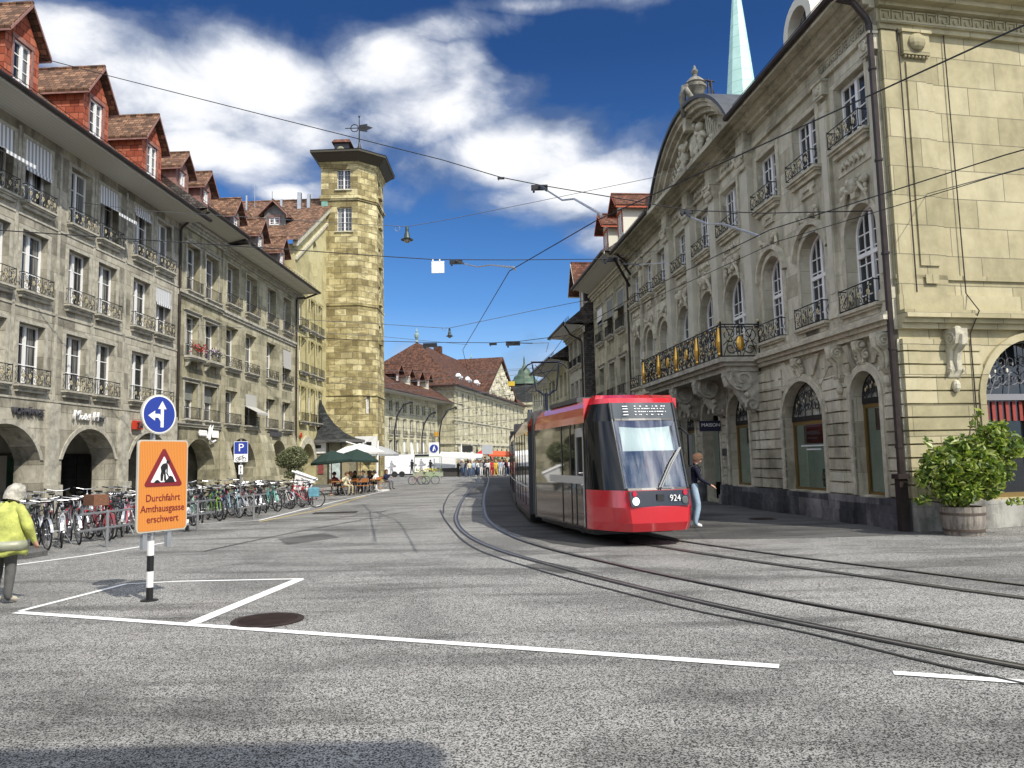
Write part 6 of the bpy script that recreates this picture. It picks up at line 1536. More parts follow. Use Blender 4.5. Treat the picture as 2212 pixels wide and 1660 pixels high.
# ============================================================ PEOPLE
SKINS=[mat('skin_light',(.52,.30,.21),.6,spec=.3),mat('skin_tan',(.34,.18,.11),.6,spec=.3)]
def cloth(name,c): return mat(name,c,.85,var=.18,vscale=9,bump=.35,bscale=18,spec=.2)
HAIR={'brown':mat('brown_hair',(.12,.06,.03),.8,var=.5,vscale=30,bump=.6,bscale=60),'dark':mat('dark_hair',(.02,.015,.012),.7,var=.4,vscale=30),'grey':mat('grey_hair',(.35,.34,.31),.8,var=.3,vscale=30),'blond':mat('blond_hair',(.40,.27,.12),.8,var=.3,vscale=30)}
BODY={}
def make_body(key,J,scale=1.,armk=1.,legk=1.,fingers=False,skirt=False,lvl=1):
    """J: joint name -> (x,y,z). One continuous skin from a connected skeleton; material 0 skin,1 top,2 trousers,3 shoes"""
    bones=[('pelvis','waist',.150,.135,2,1),('waist','chest',.135,.150,1,1),('chest','neck0',.150,.070,1,1),('neck0','neck',.062,.052,0,0),('neck','headc',.055,.098,0,0),('headc','headt',.098,.070,0,0)]
    for s in 'LR':
        bones+=[('chest','sh'+s,.12,.066,1,1),('sh'+s,'el'+s,.058*armk,.045*armk,1,1),('el'+s,'wr'+s,.043*armk,.028*(1+(armk-1)*.5),1,1),('wr'+s,'ha'+s,.024,.034,0,0),
                ('pelvis','hi'+s,.135,.100,2,2),('hi'+s,'kn'+s,.092*legk,.062*legk,2,2),('kn'+s,'an'+s,.060*legk,.045*legk,2,2),('an'+s,'to'+s,.045,.036,3,3)]
        if fingers:
            for k in range(5): bones.append(('ha'+s,'f%d%s'%(k,s),.012,.007,0,0))
        else: bones.append(('ha'+s,'ft'+s,.03,.014,0,0))
    names=[];idx={}
    for b in bones:
        for n in b[:2]:
            if n not in idx: idx[n]=len(names); names.append(n)
    rad={}
    for a,b,ra,rb,_,_ in bones:
        rad.setdefault(a,ra); rad[b]=rad.get(b,rb)
    rad.update({'pelvis':.135,'waist':.128,'chest':.150,'neck0':.075,'neck':.052,'headc':.098,'headt':.072})
    vs=[Vector(J[n]) for n in names]; ed=[(idx[a],idx[b]) for a,b,*_ in bones]
    me=bpy.data.meshes.new('person'); me.from_pydata(vs,ed,[]); o=bpy.data.objects.new('person',me); COL.objects.link(o)
    sk=o.modifiers.new('skin','SKIN'); sk.use_smooth_shade=True; sk.branch_smoothing=.6
    sv=me.skin_vertices[0].data
    for i,n in enumerate(names):
        r=rad[n]; fx=1.25 if n in('chest','pelvis','waist') else 1.
        sv[i].radius=(r*fx,r*.85) if n in('chest','pelvis','waist') else (r,r); sv[i].use_root=(n=='pelvis')
    ss=o.modifiers.new('sub','SUBSURF'); ss.levels=lvl; ss.render_levels=lvl
    bpy.context.view_layer.update(); dg=bpy.context.evaluated_depsgraph_get(); m2=bpy.data.meshes.new_from_object(o.evaluated_get(dg))
    bpy.data.objects.remove(o)
    # nose, ears and brow as pulled vertices of the same skin
    hc=Vector(J['headc']); fd=Vector(J['face']).normalized(); up=(Vector(J['headt'])-Vector(J['neck'])).normalized(); sd_=fd.cross(up)
    for v in m2.vertices:
        d=v.co-hc
        if d.length<.16 and (v.co-Vector(J['neck'])).dot(up)>.02:
            a=d.dot(fd);s_=d.dot(sd_);h=d.dot(up)
            v.co+=fd*(.012 if a>0 else .02*(-1 if a<-.02 else 0)) - sd_*s_*.16
            if a>.05 and abs(s_)<.022 and abs(h)<.04: v.co+=fd*.022
            if abs(s_)>.07 and abs(a)<.04 and abs(h)<.035: v.co+=sd_*(.012 if s_>0 else -.012)
    mid=[]
    for p in m2.polygons:
        c=p.center; best=(9,0)
        for a,b,ra,rb,ma,mb_ in bones:
            A_=Vector(J[a]);B_=Vector(J[b]); ab=B_-A_; t=max(0,min(1,(c-A_).dot(ab)/max(1e-9,ab.length_squared)))
            d=(c-(A_+ab*t)).length-(ra*(1-t)+rb*t)*.9
            if d<best[0]: best=(d,ma if t<.5 else mb_)
        mid.append(best[1])
    m2.materials.clear()
    for q in (SKINS[0],cloth('navy_sweater',(.012,.014,.03)),cloth('pale_blue_jeans',(.30,.40,.50)),mat('white_trainers',(.7,.7,.7),.6)): m2.materials.append(q)
    m2.polygons.foreach_set('material_index',mid); m2.polygons.foreach_set('use_smooth',[True]*len(mid))
    BODY[key]=m2; return m2
def hair_mesh(J,length=0,vol=1.,cap_=False):
    hc=Vector(J['headc']);fd=Vector(J['face']).normalized();up=(Vector(J['headt'])-Vector(J['neck'])).normalized();sd_=fd.cross(up)
    m=MB();N=14;Q=9;rn=random.Random(2); vs=[]
    for i in range(Q+1):
        th=math.pi*.62*i/Q
        for k in range(N):
            ph=2*math.pi*k/N; front=max(0,math.cos(ph)); th2=th*(1-.42*front)
            r=.122*vol*(1+rn.uniform(-.05,.07))
            p=hc+up*(.035+r*math.cos(th2)*1.05)+ (fd*math.cos(ph)*1.02+sd_*math.sin(ph)*.88)*(r*math.sin(th2)) - fd*.012
            if length and i>=Q-2 and front<.35: p-=up*length*(i-Q+3)/3
            vs.append(p)
    m.add(vs,[(i*N+k,i*N+(k+1)%N,(i+1)*N+(k+1)%N,(i+1)*N+k) for i in range(Q) for k in range(N)]+[tuple(range(N))])
    me=bpy.data.meshes.new('hair'); me.from_pydata(m.v,[],m.f); me.materials.append(HAIR['brown']); me.polygons.foreach_set('use_smooth',[True]*len(m.f)); return me
def base_joints(H=1.72,lean=0,twist=0):
    k=H/1.72
    J={'pelvis':(0,0,.96),'waist':(0,.0,1.12),'chest':(0,0,1.34),'neck0':(0,.0,1.47),'neck':(0,-.005,1.53),'headc':(0,-.015,1.61),'headt':(0,-.01,1.68),'face':(0,-1,0)}
    for s,x in (('L',1),('R',-1)):
        J['sh'+s]=(x*.19,0,1.42);J['el'+s]=(x*.23,.03,1.15);J['wr'+s]=(x*.24,-.03,.90);J['ha'+s]=(x*.235,-.05,.82);J['ft'+s]=(x*.22,-.07,.74)
        J['hi'+s]=(x*.10,0,.90);J['kn'+s]=(x*.105,-.015,.50);J['an'+s]=(x*.11,.03,.085);J['to'+s]=(x*.125,-.13,.04)
    return {a:(tuple(v*k for v in p) if a!='face' else p) for a,p in J.items()}
def fingers_for(J,s,d,side):
    """five unequal bent fingers from the palm; d=hand direction, side=thumb side"""
    h=Vector(J['ha'+s]); d=Vector(d).normalized(); side=Vector(side).normalized()
    for k,(off,L) in enumerate(((.030,.075),(.011,.085),(-.009,.08),(-.028,.062))): J['f%d%s'%(k,s)]=tuple(h+side*off+d*L)
    J['f4'+s]=tuple(h+side*.06+d*.02)
# pedestrian walking to the right beside the tram
J=base_joints(1.72)
def upd(J,**k): J.update(k); return J
J=upd(base_joints(1.70),face=(-.15,-1,-.25),chest=(0,-.04,1.33),waist=(0,0,1.11),neck0=(0,-.06,1.45),neck=(0,-.085,1.505),headc=(0,-.125,1.575),headt=(0,-.15,1.64),
      shR=(-.18,-.03,1.40),elR=(-.23,-.10,1.13),wrR=(-.27,-.33,1.00),haR=(-.28,-.40,.95),shL=(.18,-.01,1.40),elL=(.24,.10,1.15),wrL=(.24,.05,.92),haL=(.235,.02,.85),
      knR=(-.10,-.07,.49),anR=(-.10,.02,.09),toR=(-.12,-.15,.035),knL=(.10,.0,.50),anL=(.11,.16,.12),toL=(.12,.02,.04))
fingers_for(J,'R',(-.05,-.75,-.6),(1,0,.1)); fingers_for(J,'L',(0,-.3,-.95),(-.2,-1,0))
bm_=make_body('walker',J,fingers=True,lvl=2,legk=1.35)
p=empty('person',(4.22,18.35,.0),R(97)); tag(p,'young man in dark sweater and pale loose jeans walking beside the tram','person')
o=inst(bm_,'body',p); inst(hair_mesh(J,0,1.12),'hair',p)
m=MB(); m.box(-.16,.16,.08,.24,1.0,1.42); m.v=[(x*(1 if z<1.3 else .85),y,z) for x,y,z in m.v]; m.tube([(-.11,.1,1.4),(-.11,-.08,1.47),(-.10,-.17,1.35),(-.12,-.1,1.12),(-.12,.1,1.02)],.018,5); m.tube([(.11,.1,1.4),(.11,-.08,1.47),(.10,-.17,1.35),(.12,-.1,1.12),(.12,.1,1.02)],.018,5)
o=m.build('backpack',mat('black_backpack_cloth',(.012,.012,.015),.8),None,bevel=.03); o.location=p.location; o.rotation_euler=p.rotation_euler; tag(o,'black backpack on the back of the young man beside the tram','backpack')
# worker in hi-vis at the left edge
J=upd(base_joints(1.66),face=(.2,-1,-.3),chest=(0,-.05,1.27),neck0=(0,-.09,1.38),neck=(0,-.11,1.42),headc=(0,-.15,1.49),headt=(0,-.18,1.56),
      shL=(.20,-.03,1.33),shR=(-.20,-.03,1.33),elL=(.34,-.01,1.08),elR=(-.34,-.01,1.08),wrL=(.38,-.08,.86),wrR=(-.37,-.10,.86),haL=(.39,-.11,.80),haR=(-.38,-.13,.80))
fingers_for(J,'R',(0,-.4,-.9),(1,-.3,0)); fingers_for(J,'L',(0,-.4,-.9),(-1,-.3,0))
wk=make_body('worker',J,fingers=True,lvl=2,armk=1.75,legk=1.15)
M_HV=mat('hi_vis_yellow_cloth',(.42,.45,.11),.8,var=.4,vscale=6,bump=1.,bscale=7)
p=empty('person',(-6.62,10.1,0),R(170)); p.scale=(.95,.95,.92); tag(p,'worker in baggy yellow hi-vis jacket with pale hood, seen from behind at the left edge','person')
o=inst(wk,'body',p); recolor(o,[SKINS[0],M_HV,cloth('asphalt_grey_trousers',(.11,.11,.105)),mat('cream_boots',(.5,.46,.36),.8)])
m=MB(); prof=[(.285,0),(.30,.05),(.285,.18),(.265,.34),(.25,.48),(.235,.58),(.19,.66),(.12,.70),(.08,.73)]
m.lathe(prof,48,(0,-.0,.67),0,1.03,.78)
m.v=[(x*(1+.035*math.sin(z*31+x*19+y*13)+.03*math.sin(math.atan2(y,x)*7+z*8)),y*(1+.05*math.sin(z*27+x*17))-(z-.67)*.10,z+.018*math.sin(math.atan2(y,x)*5)) for x,y,z in m.v]
m.build('jacket',M_HV,p,smooth=True)
m=MB(); m.lathe([(.306,0),(.296,.13)],40,(0,0,.74),0,1.03,.80); m.v=[(x*(1+.02*math.sin(math.atan2(y,x)*7)),y-(z-.67)*.1,z) for x,y,z in m.v]
m.build('reflective_band',mat('silver_reflective_band',(.36,.37,.27),.5,.2,var=.3),p,smooth=True)
inst(hair_mesh(J,.07,1.12),'hood',p); [recolor(q,[mat('pale_grey_hood',(.42,.40,.34),.9,var=.45,vscale=12,bump=.9,bscale=30)]) for q in bpy.data.objects if q.name.startswith('hood')]
# generic standing / walking / seated figures for the crowd and cafe
def stand(v):
    J=base_joints(1.68)
    if v==0: upd(J,elR=(-.28,-.05,1.14),wrR=(-.16,-.26,1.13),haR=(-.12,-.30,1.15),ftR=(-.09,-.33,1.18))
    if v==1: upd(J,knL=(.10,-.14,.50),anL=(.11,-.10,.09),toL=(.12,-.26,.05),knR=(-.10,.03,.50),anR=(-.11,.26,.12),toR=(-.12,.12,.035),wrL=(.25,.14,.88),haL=(.25,.18,.81),ftL=(.25,.2,.74),wrR=(-.25,-.18,.9),haR=(-.25,-.24,.84),ftR=(-.25,-.28,.78))
    if v==2: upd(J,elL=(.30,0,1.15),wrL=(.15,-.14,1.0),haL=(.09,-.17,1.0),ftL=(.03,-.18,1.0),face=(.6,-.8,0))
    return J
def seated(v):
    J=base_joints(1.68); dz=.50
    for n in ('pelvis','waist','chest','neck0','neck','headc','headt','shL','shR','elL','elR','wrL','wrR','haL','haR','ftL','ftR','hiL','hiR'):
        x,y,z=J[n]; J[n]=(x,y,z-.46)
    upd(J,pelvis=(0,0,.53),hiL=(.1,-.03,.52),hiR=(-.1,-.03,.52),knL=(.13,-.43,.52),knR=(-.13,-.43,.52),anL=(.13,-.42,.09),anR=(-.13,-.38,.09),toL=(.14,-.57,.04),toR=(-.14,-.53,.04))
    if v==0: upd(J,elL=(.25,-.1,.75),elR=(-.25,-.1,.75),wrL=(.12,-.34,.76),wrR=(-.12,-.34,.76),haL=(.08,-.42,.77),haR=(-.08,-.42,.77),ftL=(.05,-.49,.77),ftR=(-.05,-.49,.77))
    if v==1: upd(J,elL=(.27,-.05,.72),elR=(-.27,-.08,.74),wrL=(.14,-.25,.62),haL=(.08,-.3,.61),ftL=(.02,-.33,.61),wrR=(-.2,-.28,.95),haR=(-.14,-.3,1.02),ftR=(-.1,-.3,1.08),chest=(0,-.06,.87),neck0=(0,-.08,.99),neck=(0,-.1,1.04),headc=(0,-.13,1.12),headt=(0,-.14,1.19))
    return J
STJ=[stand(i) for i in range(3)]; SEJ=[seated(i) for i in range(2)]
ST=[make_body('s%d'%i,j) for i,j in enumerate(STJ)]; SE=[make_body('t%d'%i,j) for i,j in enumerate(SEJ)]
STH=[[hair_mesh(j,0,1.02),hair_mesh(j,.14,1.05)] for j in STJ]; SEH=[[hair_mesh(j,0,1.02),hair_mesh(j,.14,1.05)] for j in SEJ]
TOPS={'white':(.70,.70,.68),'black':(.015,.015,.017),'navy':(.02,.025,.06),'red':(.50,.03,.03),'yellow':(.60,.40,.05),'grey':(.22,.22,.22),'pale blue':(.35,.45,.58),'cream':(.62,.56,.40),'dark green':(.03,.08,.04),'pink':(.58,.28,.28),'maroon':(.20,.03,.06),'olive':(.16,.16,.07)}
BOTS={'blue jeans':(.06,.10,.18),'black trousers':(.015,.015,.015),'beige trousers':(.42,.36,.24),'white trousers':(.66,.65,.62),'grey trousers':(.15,.15,.16)}
def person(x,y,rz,kind,v,top,bot,hair,longh,label,group,z=0,s=1.):
    p=empty('person',(x,y,z),rz); p.scale=(s,s,s); tag(p,label,'person',group)
    o=inst((ST if kind=='st' else SE)[v],'body',p); recolor(o,[SKINS[0],cloth(top.replace(' ','_')+'_top',TOPS[top]),cloth(bot.replace(' ','_'),BOTS[bot]),M_BLACK])
    h=inst((STH if kind=='st' else SEH)[v][longh],'hair',p); recolor(h,[HAIR[hair]]); return p
ORD=['first','second','third','fourth','fifth','sixth','seventh','eighth','ninth','tenth','eleventh','twelfth','thirteenth','fourteenth','fifteenth','sixteenth','seventeenth','eighteenth','nineteenth','twentieth']
ORD+=['twenty-'+w for w in ORD[:9]]+['thirtieth']+['thirty-'+w for w in ORD[:9]]+['fortieth']
def ordn(i): return ORD[i] if i<len(ORD) else 'number %d'%(i+1)
# crowd at the far end: measured x in the photograph, distance, colours
crowd=[(990,78,'black','black trousers'),(999,80,'grey','blue jeans'),(1006,76,'navy','blue jeans'),(1011,82,'dark green','black trousers'),(1017,79,'black','grey trousers'),(1023,77,'pale blue','blue jeans'),(1028,83,'olive','black trousers'),(952+62,74,'cream','blue jeans'),(1034,80,'white','blue jeans'),(1039,78,'grey','white trousers'),(1044,84,'black','black trousers'),(1049,79,'navy','grey trousers'),(1053,76,'white','black trousers'),(1058,82,'cream','beige trousers'),(1062,78,'red','red'),(1066,85,'grey','blue jeans'),(1071,77,'yellow','yellow'),(1076,82,'white','blue jeans'),(1080,78,'pale blue','white trousers'),(1084,84,'pink','grey trousers'),(1088,79,'white','beige trousers'),(1092,77,'black','blue jeans'),(1096,82,'maroon','black trousers'),(1100,86,'white','blue jeans')]
BOTS['red']=TOPS['red'];BOTS['yellow']=TOPS['yellow']
rn=random.Random(11)
crowd.sort()
for i,(x,Y,t,b_) in enumerate(crowd):
    q=at(x,1000,Y); hr=rn.choice(['brown','dark','grey','blond'])
    bb={'red':'red skirt','yellow':'yellow skirt'}.get(b_,b_)
    pp=person(q.x,Y,rn.uniform(-3,3),'st',i%3,t,b_,hr,rn.random()<.5,'person in %s top and %s, %s from left in far crowd'%(t,bb,ordn(i)),'people in the far crowd',0,.96)
# ============================================================ BICYCLES
M_TYRE=mat('tyre_rubber',(.018,.018,.018),.8); M_CHROME=mat('bicycle_alloy',(.45,.45,.46),.3,.8); M_SADDLE=mat('black_saddle',(.02,.018,.016),.6)
BC={'black':(.015,.015,.017),'silver':(.42,.43,.44),'red':(.42,.02,.03),'teal':(.06,.30,.30),'white':(.65,.65,.64),'dark green':(.02,.08,.04),'pale blue':(.25,.42,.50),'mint':(.32,.55,.42),'navy':(.02,.03,.09),'maroon':(.16,.02,.03),'pink':(.5,.16,.2),'lime green':(.22,.42,.05),'grey':(.16,.17,.18),'orange':(.50,.13,.02)}
def bike_mat(c): return mat(c.replace(' ','_')+'_bike_paint',BC[c],.3,coat=.4)
def make_bike(style):
    t=empty('bicycle',(0,0,0)); r=.33
    A_=Vector((-.50,0,r));B_=Vector((.53,0,r)); bb=Vector((-.08,0,.29)); seat=Vector((-.22,0,.80)); hd=Vector((.36,0,.86)); hl=Vector((.40,0,.70))
    m=MB(); 
    if style in('diamond','sport'): m.tube([seat*.96+Vector((.0,0,0)),hd],.016,6)
    else: m.tube([bb+(seat-bb)*.45,hl+Vector((-.0,0,.05))],.018,6)
    m.tube([bb,hl],.02,6); m.tube([bb,seat],.017,6)
    for s in (-1,1): m.tube([bb+Vector((0,s*.03,0)),A_+Vector((0,s*.06,0))],.010,5); m.tube([seat*.95+Vector((0,s*.02,0)),A_+Vector((0,s*.06,0))],.009,5)
    m.tube([hl,hd+Vector((-.01,0,.05))],.022,6); m.build('frame',bike_mat('black'),t)
    m=MB()
    for s in (-1,1): m.tube([hl+Vector((0,s*.035,-.01)),hl+Vector((.06,s*.05,-.14)),B_+Vector((0,s*.05,0))],.012,5)
    m.tube([hl+Vector((0,-.035,-.01)),hl+Vector((0,.035,-.01))],.016,5); m.build('fork',bike_mat('black'),t)
    m=MB(); top=hd+Vector((-.03,0,.16)); m.tube([hd,top],.013,5)
    if style=='diamond' or style=='step': hb=[top+Vector((-.16,-.29,.05)),top+Vector((-.02,-.26,.04)),top+Vector((.05,-.1,0)),top+Vector((.05,.1,0)),top+Vector((-.02,.26,.04)),top+Vector((-.16,.29,.05))]
    else: hb=[top+Vector((.0,-.31,.02)),top+Vector((.03,-.1,0)),top+Vector((.03,.1,0)),top+Vector((.0,.31,.02))]
    m.tube(hb,.011,5); m.tube([hb[0],hb[0]+(hb[1]-hb[0])*.8],.018,5,1); m.tube([hb[-1],hb[-1]+(hb[-2]-hb[-1])*.8],.018,5,1)
    m.tube([top+Vector((.02,-.1,0)),top+Vector((.14,-.12,-.05)),hl+Vector((.08,-.03,.02))],.004,4,1); m.ball(hd+Vector((.08,0,-.02)),.045,5,1); m.build('handlebar',[M_CHROME,M_BLACK],t)
    m=MB(); m.tube([seat*.97,seat+Vector((-.03,0,.12))],.012,5); s0=seat+Vector((-.04,0,.14))
    m.add([(s0.x-.13,-.08,s0.z),(s0.x-.13,.08,s0.z),(s0.x+.02,.05,s0.z),(s0.x+.15,.018,s0.z-.01),(s0.x+.15,-.018,s0.z-.01),(s0.x+.02,-.05,s0.z),(s0.x-.12,-.06,s0.z-.05),(s0.x-.12,.06,s0.z-.05),(s0.x+.14,.012,s0.z-.04),(s0.x+.14,-.012,s0.z-.04)],[(0,5,2,1),(5,4,3,2),(0,1,7,6),(3,4,9,8),(1,2,3,8,7),(0,6,9,4,5),(6,7,8,9)]); m.build('saddle',M_SADDLE,t)
    for c in (A_,B_):
        m=MB(); R_=.315; m.tube([c+Vector((R_*math.cos(a),0,R_*math.sin(a))) for a in [2*math.pi*k/24 for k in range(24)]],.020,5,0,closed=True)
        w=m.build('wheel',M_TYRE,t)
        m=MB(); m.tube([c+Vector((.29*math.cos(a),0,.29*math.sin(a))) for a in [2*math.pi*k/24 for k in range(24)]],.009,4,0,closed=True)
        for k in range(14):
            a=2*math.pi*k/14; m.tube([c+Vector((0,.025*(-1)**k,0)),c+Vector((.29*math.cos(a),0,.29*math.sin(a)))],.0028,3,cap=False)
        m.tube([c+Vector((0,-.05,0)),c+Vector((0,.05,0))],.018,6); m.build('rim',M_CHROME,w)
        m=MB(); a0=R(20 if c is A_ else 10); a1=R(200 if c is A_ else 150)
        if style!='sport':
            pts=[c+Vector((.355*math.cos(a0+(a1-a0)*k/10),0,.355*math.sin(a0+(a1-a0)*k/10))) for k in range(11)]
            vs=[(p.x,s*.028,p.z) for p in pts for s in (-1,1)]; m.add(vs,[(2*k,2*k+1,2*k+3,2*k+2) for k in range(10)]); m.build('mudguard',M_CHROME if style=='diamond' else bike_mat('black'),t)
    m=MB(); q=MB(); q.lathe([(.09,-.004),(.09,.004)],16); m.add([(bb.x+x,-.055+z,bb.z+y) for x,y,z in q.v],q.f); m.tube([bb+Vector((0,-.07,0)),bb+Vector((.09,-.08,-.13))],.01,4); m.tube([bb+Vector((0,.07,0)),bb+Vector((-.09,.08,.13))],.01,4)
    m.box(bb.x+.05,bb.x+.14,-.17,-.08,bb.z-.145,bb.z-.12,1); m.box(bb.x-.14,bb.x-.05,.08,.17,bb.z+.12,bb.z+.145,1); m.tube([bb+Vector((0,-.055,.09)),A_+Vector((0,-.055,.03))],.004,3); m.tube([bb+Vector((0,-.055,-.09)),A_+Vector((0,-.055,-.03))],.004,3); m.tube([bb+Vector((-.02,.06,-.04)),Vector((-.06,.2,.0))],.008,4); m.build('crankset',[M_CHROME,M_BLACK],t)
    if style!='sport':
        m=MB(); 
        for s in (-.06,.06): m.tube([seat+Vector((-.02,s*.5,-.1)),(-.72,s,.72)],.007,4); m.tube([(-.62,s,.72),A_+Vector((0,s,0))],.006,4)
        for k in range(4): m.tube([(-.35-.1*k,-.06,.71),(-.35-.1*k,.06,.71)],.005,3)
        m.box(-.74,-.71,-.04,.04,.62,.69,1); m.build('rack',[M_CHROME,mat('red_reflector',(.45,.02,.02),.3)],t)
    if style=='step':
        m=MB(); x0,x1,y0,y1,z0,z1=.46,.76,-.17,.17,.86,1.08
        for z in (z0,(z0+z1)/2,z1): m.tube([(x0,y0,z),(x1,y0,z),(x1,y1,z),(x0,y1,z)],.006,4,closed=True)
        for k in range(5):
            for y in (y0,y1): m.tube([(x0+(x1-x0)*k/4,y,z0),(x0+(x1-x0)*k/4,y,z1)],.004,3)
            m.tube([(x0+(x1-x0)*k/4,y0,z0),(x0+(x1-x0)*k/4,y1,z0)],.004,3); m.tube([(x1,y0+(y1-y0)*k/4,z0),(x1,y0+(y1-y0)*k/4,z1)],.004,3)
        m.build('basket',M_BLACK,t)
    return t
PRO={s:make_bike(s) for s in ('diamond','step','sport')}
for q in PRO.values(): snapshot(q)
def place_bike(style,c,x,y,rz,lean,label,group,z=0,s=1.):
    o=fast_copy(PRO[style]); root=o[0]; root.location=(x,y,z); root.rotation_euler=(lean,0,rz); root.scale=(s,s,s); tag(root,label,'bicycle',group)
    for q in o[1:]:
        n=q.name.split('.')[0]
        if n in('frame','fork'): recolor(q,[bike_mat(c)])
        if n=='mudguard' and style=='step': recolor(q,[bike_mat(c)])
    return root
rn=random.Random(21); GB='bicycles parked in the rack rows along the left kerb'
def line_pt(Y,off): return (-9.75+.098*(Y-16.4)-off, Y)
front=['black','black','silver','grey','maroon','red','pink','white','black','orange','white','grey','mint','black','lime green','navy','pale blue','silver','white','black','black','mint','teal','white','black','silver','red','black','pale blue']
k=0
for i,c in enumerate(front):
    Y=16.25+i*.58+ (0 if i<24 else .25); x,y=line_pt(Y,rn.uniform(.2,.45)); st='step' if i in(4,8,12,17,22) else rn.choice(['diamond','diamond','sport'])
    place_bike(st,c,x-.15,y,R(-48+rn.gauss(0,11)) if i%6 else R(-70),rn.gauss(0,.07),'%s bicycle%s, %s from the left in the front row'%(c,' with wire basket' if st=='step' else '',ordn(i)),GB)
mid=['silver','black','dark green','black','red','grey','white','black','navy','black','orange','silver','black','pink','grey','black','teal','black','white','maroon','black','silver','black','grey','black']
for i,c in enumerate(mid):
    Y=16.3+i*.66; x,y=line_pt(Y,1.55+rn.uniform(-.15,.15)); st=rn.choice(['diamond','step','sport'])
    place_bike(st,c,x,y,R(-50+rn.gauss(0,14)),rn.gauss(0,.08),'%s bicycle, %s from the left in the middle row'%(c,ordn(i)),GB)
back=['black','silver','black','grey','black','white','black','silver','navy','black','grey','black','silver','black','red','black','grey','black','silver']
for i,c in enumerate(back):
    Y=17+i*.9; x,y=line_pt(Y,2.75+rn.uniform(-.15,.15))
    place_bike(rn.choice(['diamond','sport']),c,x,y,R(-50+rn.gauss(0,16)),rn.gauss(0,.08),'%s bicycle, %s from the left in the back row by the kerb'%(c,ordn(i)),GB,z=0 if x>-11.0 else .12)
# bikes left near the cafe
for x,y_,c,lb in ((655,1098,'red','red bicycle with blue pannier standing side-on at the cafe end of the rack'),(905,1052,'pink','pink bicycle leaning by the flower trough beyond the cafe'),(925,1050,'lime green','lime green bicycle beside the pink one beyond the cafe')):
    g=grd(x,y_) if x<700 else at(x,1040,56); place_bike('diamond',c,g.x,g.y,R(-165) if x<700 else R(10),.05,lb,'bicycles near the cafe',s=1 if x<700 else .95)
g=grd(655,1098); m=MB(); m.box(-.2,.2,-.1,.1,0,.36); o=m.build('pannier_bag',mat('pale_blue_pannier',(.12,.30,.38),.6,var=.3,vscale=8),bevel=.04); o.location=(g.x+.42,g.y-.05,.42); tag(o,'pale blue pannier bag on the rack of the red bicycle','bag')
m=MB(); m.box(-.24,.24,-.17,.17,0,.24); o=m.build('bicycle_crate',mat('brown_wicker',(.17,.075,.04),.8,var=.4,vscale=25,bump=.6)); x,y=line_pt(17.9,.0); o.location=(x+.0,y-.1,.86); o.rotation_euler=(0,0,R(-35)); tag(o,'brown wicker crate carried on a bicycle in the front row','crate')
for q in PRO.values():
    for o in [q]+KIDS.get(q.name,[])+[z for k_ in KIDS.get(q.name,[]) for z in KIDS.get(k_.name,[])]: bpy.data.objects.remove(o)
# guard rail and striped post in the rack
g=grd(548,1124)
for i,(dx,dy) in enumerate(((0,0),(-.35,-3.4),(-.75,-7.2))):
    t=thing('rack_rail','galvanised two bar rail among the bicycles, %s from the right'%['first','second','third'][i],'rail',(g.x+dx,g.y+dy,0),R(84),'rack rails')
    m=MB(); m.tube([(0,0,0),(0,0,.80)],.035,8); m.build('post',M_STEEL,t)
    for z in (.76,.42):
        m=MB(); m.tube([(-.9,0,z),(.9,0,z)],.024,8); m.build('bar',M_STEEL,t)
def striped(x,y,h,r,n,label,name='striped_post'):
    t=thing(name,label,'post',(x,y,0)); m=MB()
    for k in range(n): m.lathe([(r,h*k/n),(r,h*(k+1)/n)],12,(0,0,0),k%2)
    m.build('post',[M_BLACK,M_WHITE],t); m=MB(); m.lathe([(r*2.2,0),(r*2.2,.015),(r*1.1,.02)],12); m.build('foot',M_BLACK,t)
g=grd(404,1148); striped(g.x,g.y,.78,.045,5,'short black and white striped post at the bicycle row edge')
# ============================================================ SIGNS
SG=thing('road_sign','orange roadworks notice board under a round blue arrow sign on a striped pole','road sign',(-4.70,10.05,0),R(62))
m=MB(); z=0
for k,(a,b) in enumerate(((0,.17),(.17,.37),(.37,.57),(.57,.78))): m.lathe([(.043,a),(.043,b)],14,(0,0,0),k%2)
m.build('striped_pole',[M_BLACK,M_WHITE],SG); m=MB(); m.lathe([(.032,.78),(.032,2.62)],12); m.lathe([(.045,.76),(.045,.86)],12); m.build('pole',M_STEEL,SG); m=MB(); m.lathe([(.11,0),(.11,.012),(.05,.02)],14); m.build('foot_plate',M_BLACK,SG)
def rrect(x0,x1,z0,z1,r,n=5):
    out=[]
    for cx,cz,a0 in ((x1-r,z0+r,-90),(x1-r,z1-r,0),(x0+r,z1-r,90),(x0+r,z0+r,180)):
        for i in range(n+1): a=R(a0+90*i/n); out.append((cx+r*math.cos(a),cz+r*math.sin(a)))
    return out
W2=.375; ox=.10
m=MB(); m.prism(rrect(ox-W2,ox+W2,.87,2.05,.055),'y',-.085,-.055); m.build('board_rim',mat('pale_sign_rim',(.62,.58,.48),.4,.4),SG)
M_OR=mat('retroreflective_orange',(.62,.22,.035),.5,fn=lambda t,tc,b: t.mix(t.ramp(t.math('FRACT',t.math('MULTIPLY',t.sep(tc)[0],42)),[(.0,0),(.5,1),(1,0)]),(.50,.165,.025),(.66,.26,.05)))
m=MB(); m.prism(rrect(ox-W2+.018,ox+W2-.018,.888,2.032,.042),'y',-.089,-.086); m.build('orange_board',M_OR,SG)
M_SRED=mat('sign_dark_red',(.19,.012,.018),.5)
def tri(c,z,r,rc):
    out=[]
    for a in (90,210,330):
        px,pz=c+(r-rc*2)*math.cos(R(a)),z+(r-rc*2)*math.sin(R(a))
        for k in range(-3,4): b=R(a+k*20); out.append((px+rc*math.cos(b),pz+rc*math.sin(b)))
    return out
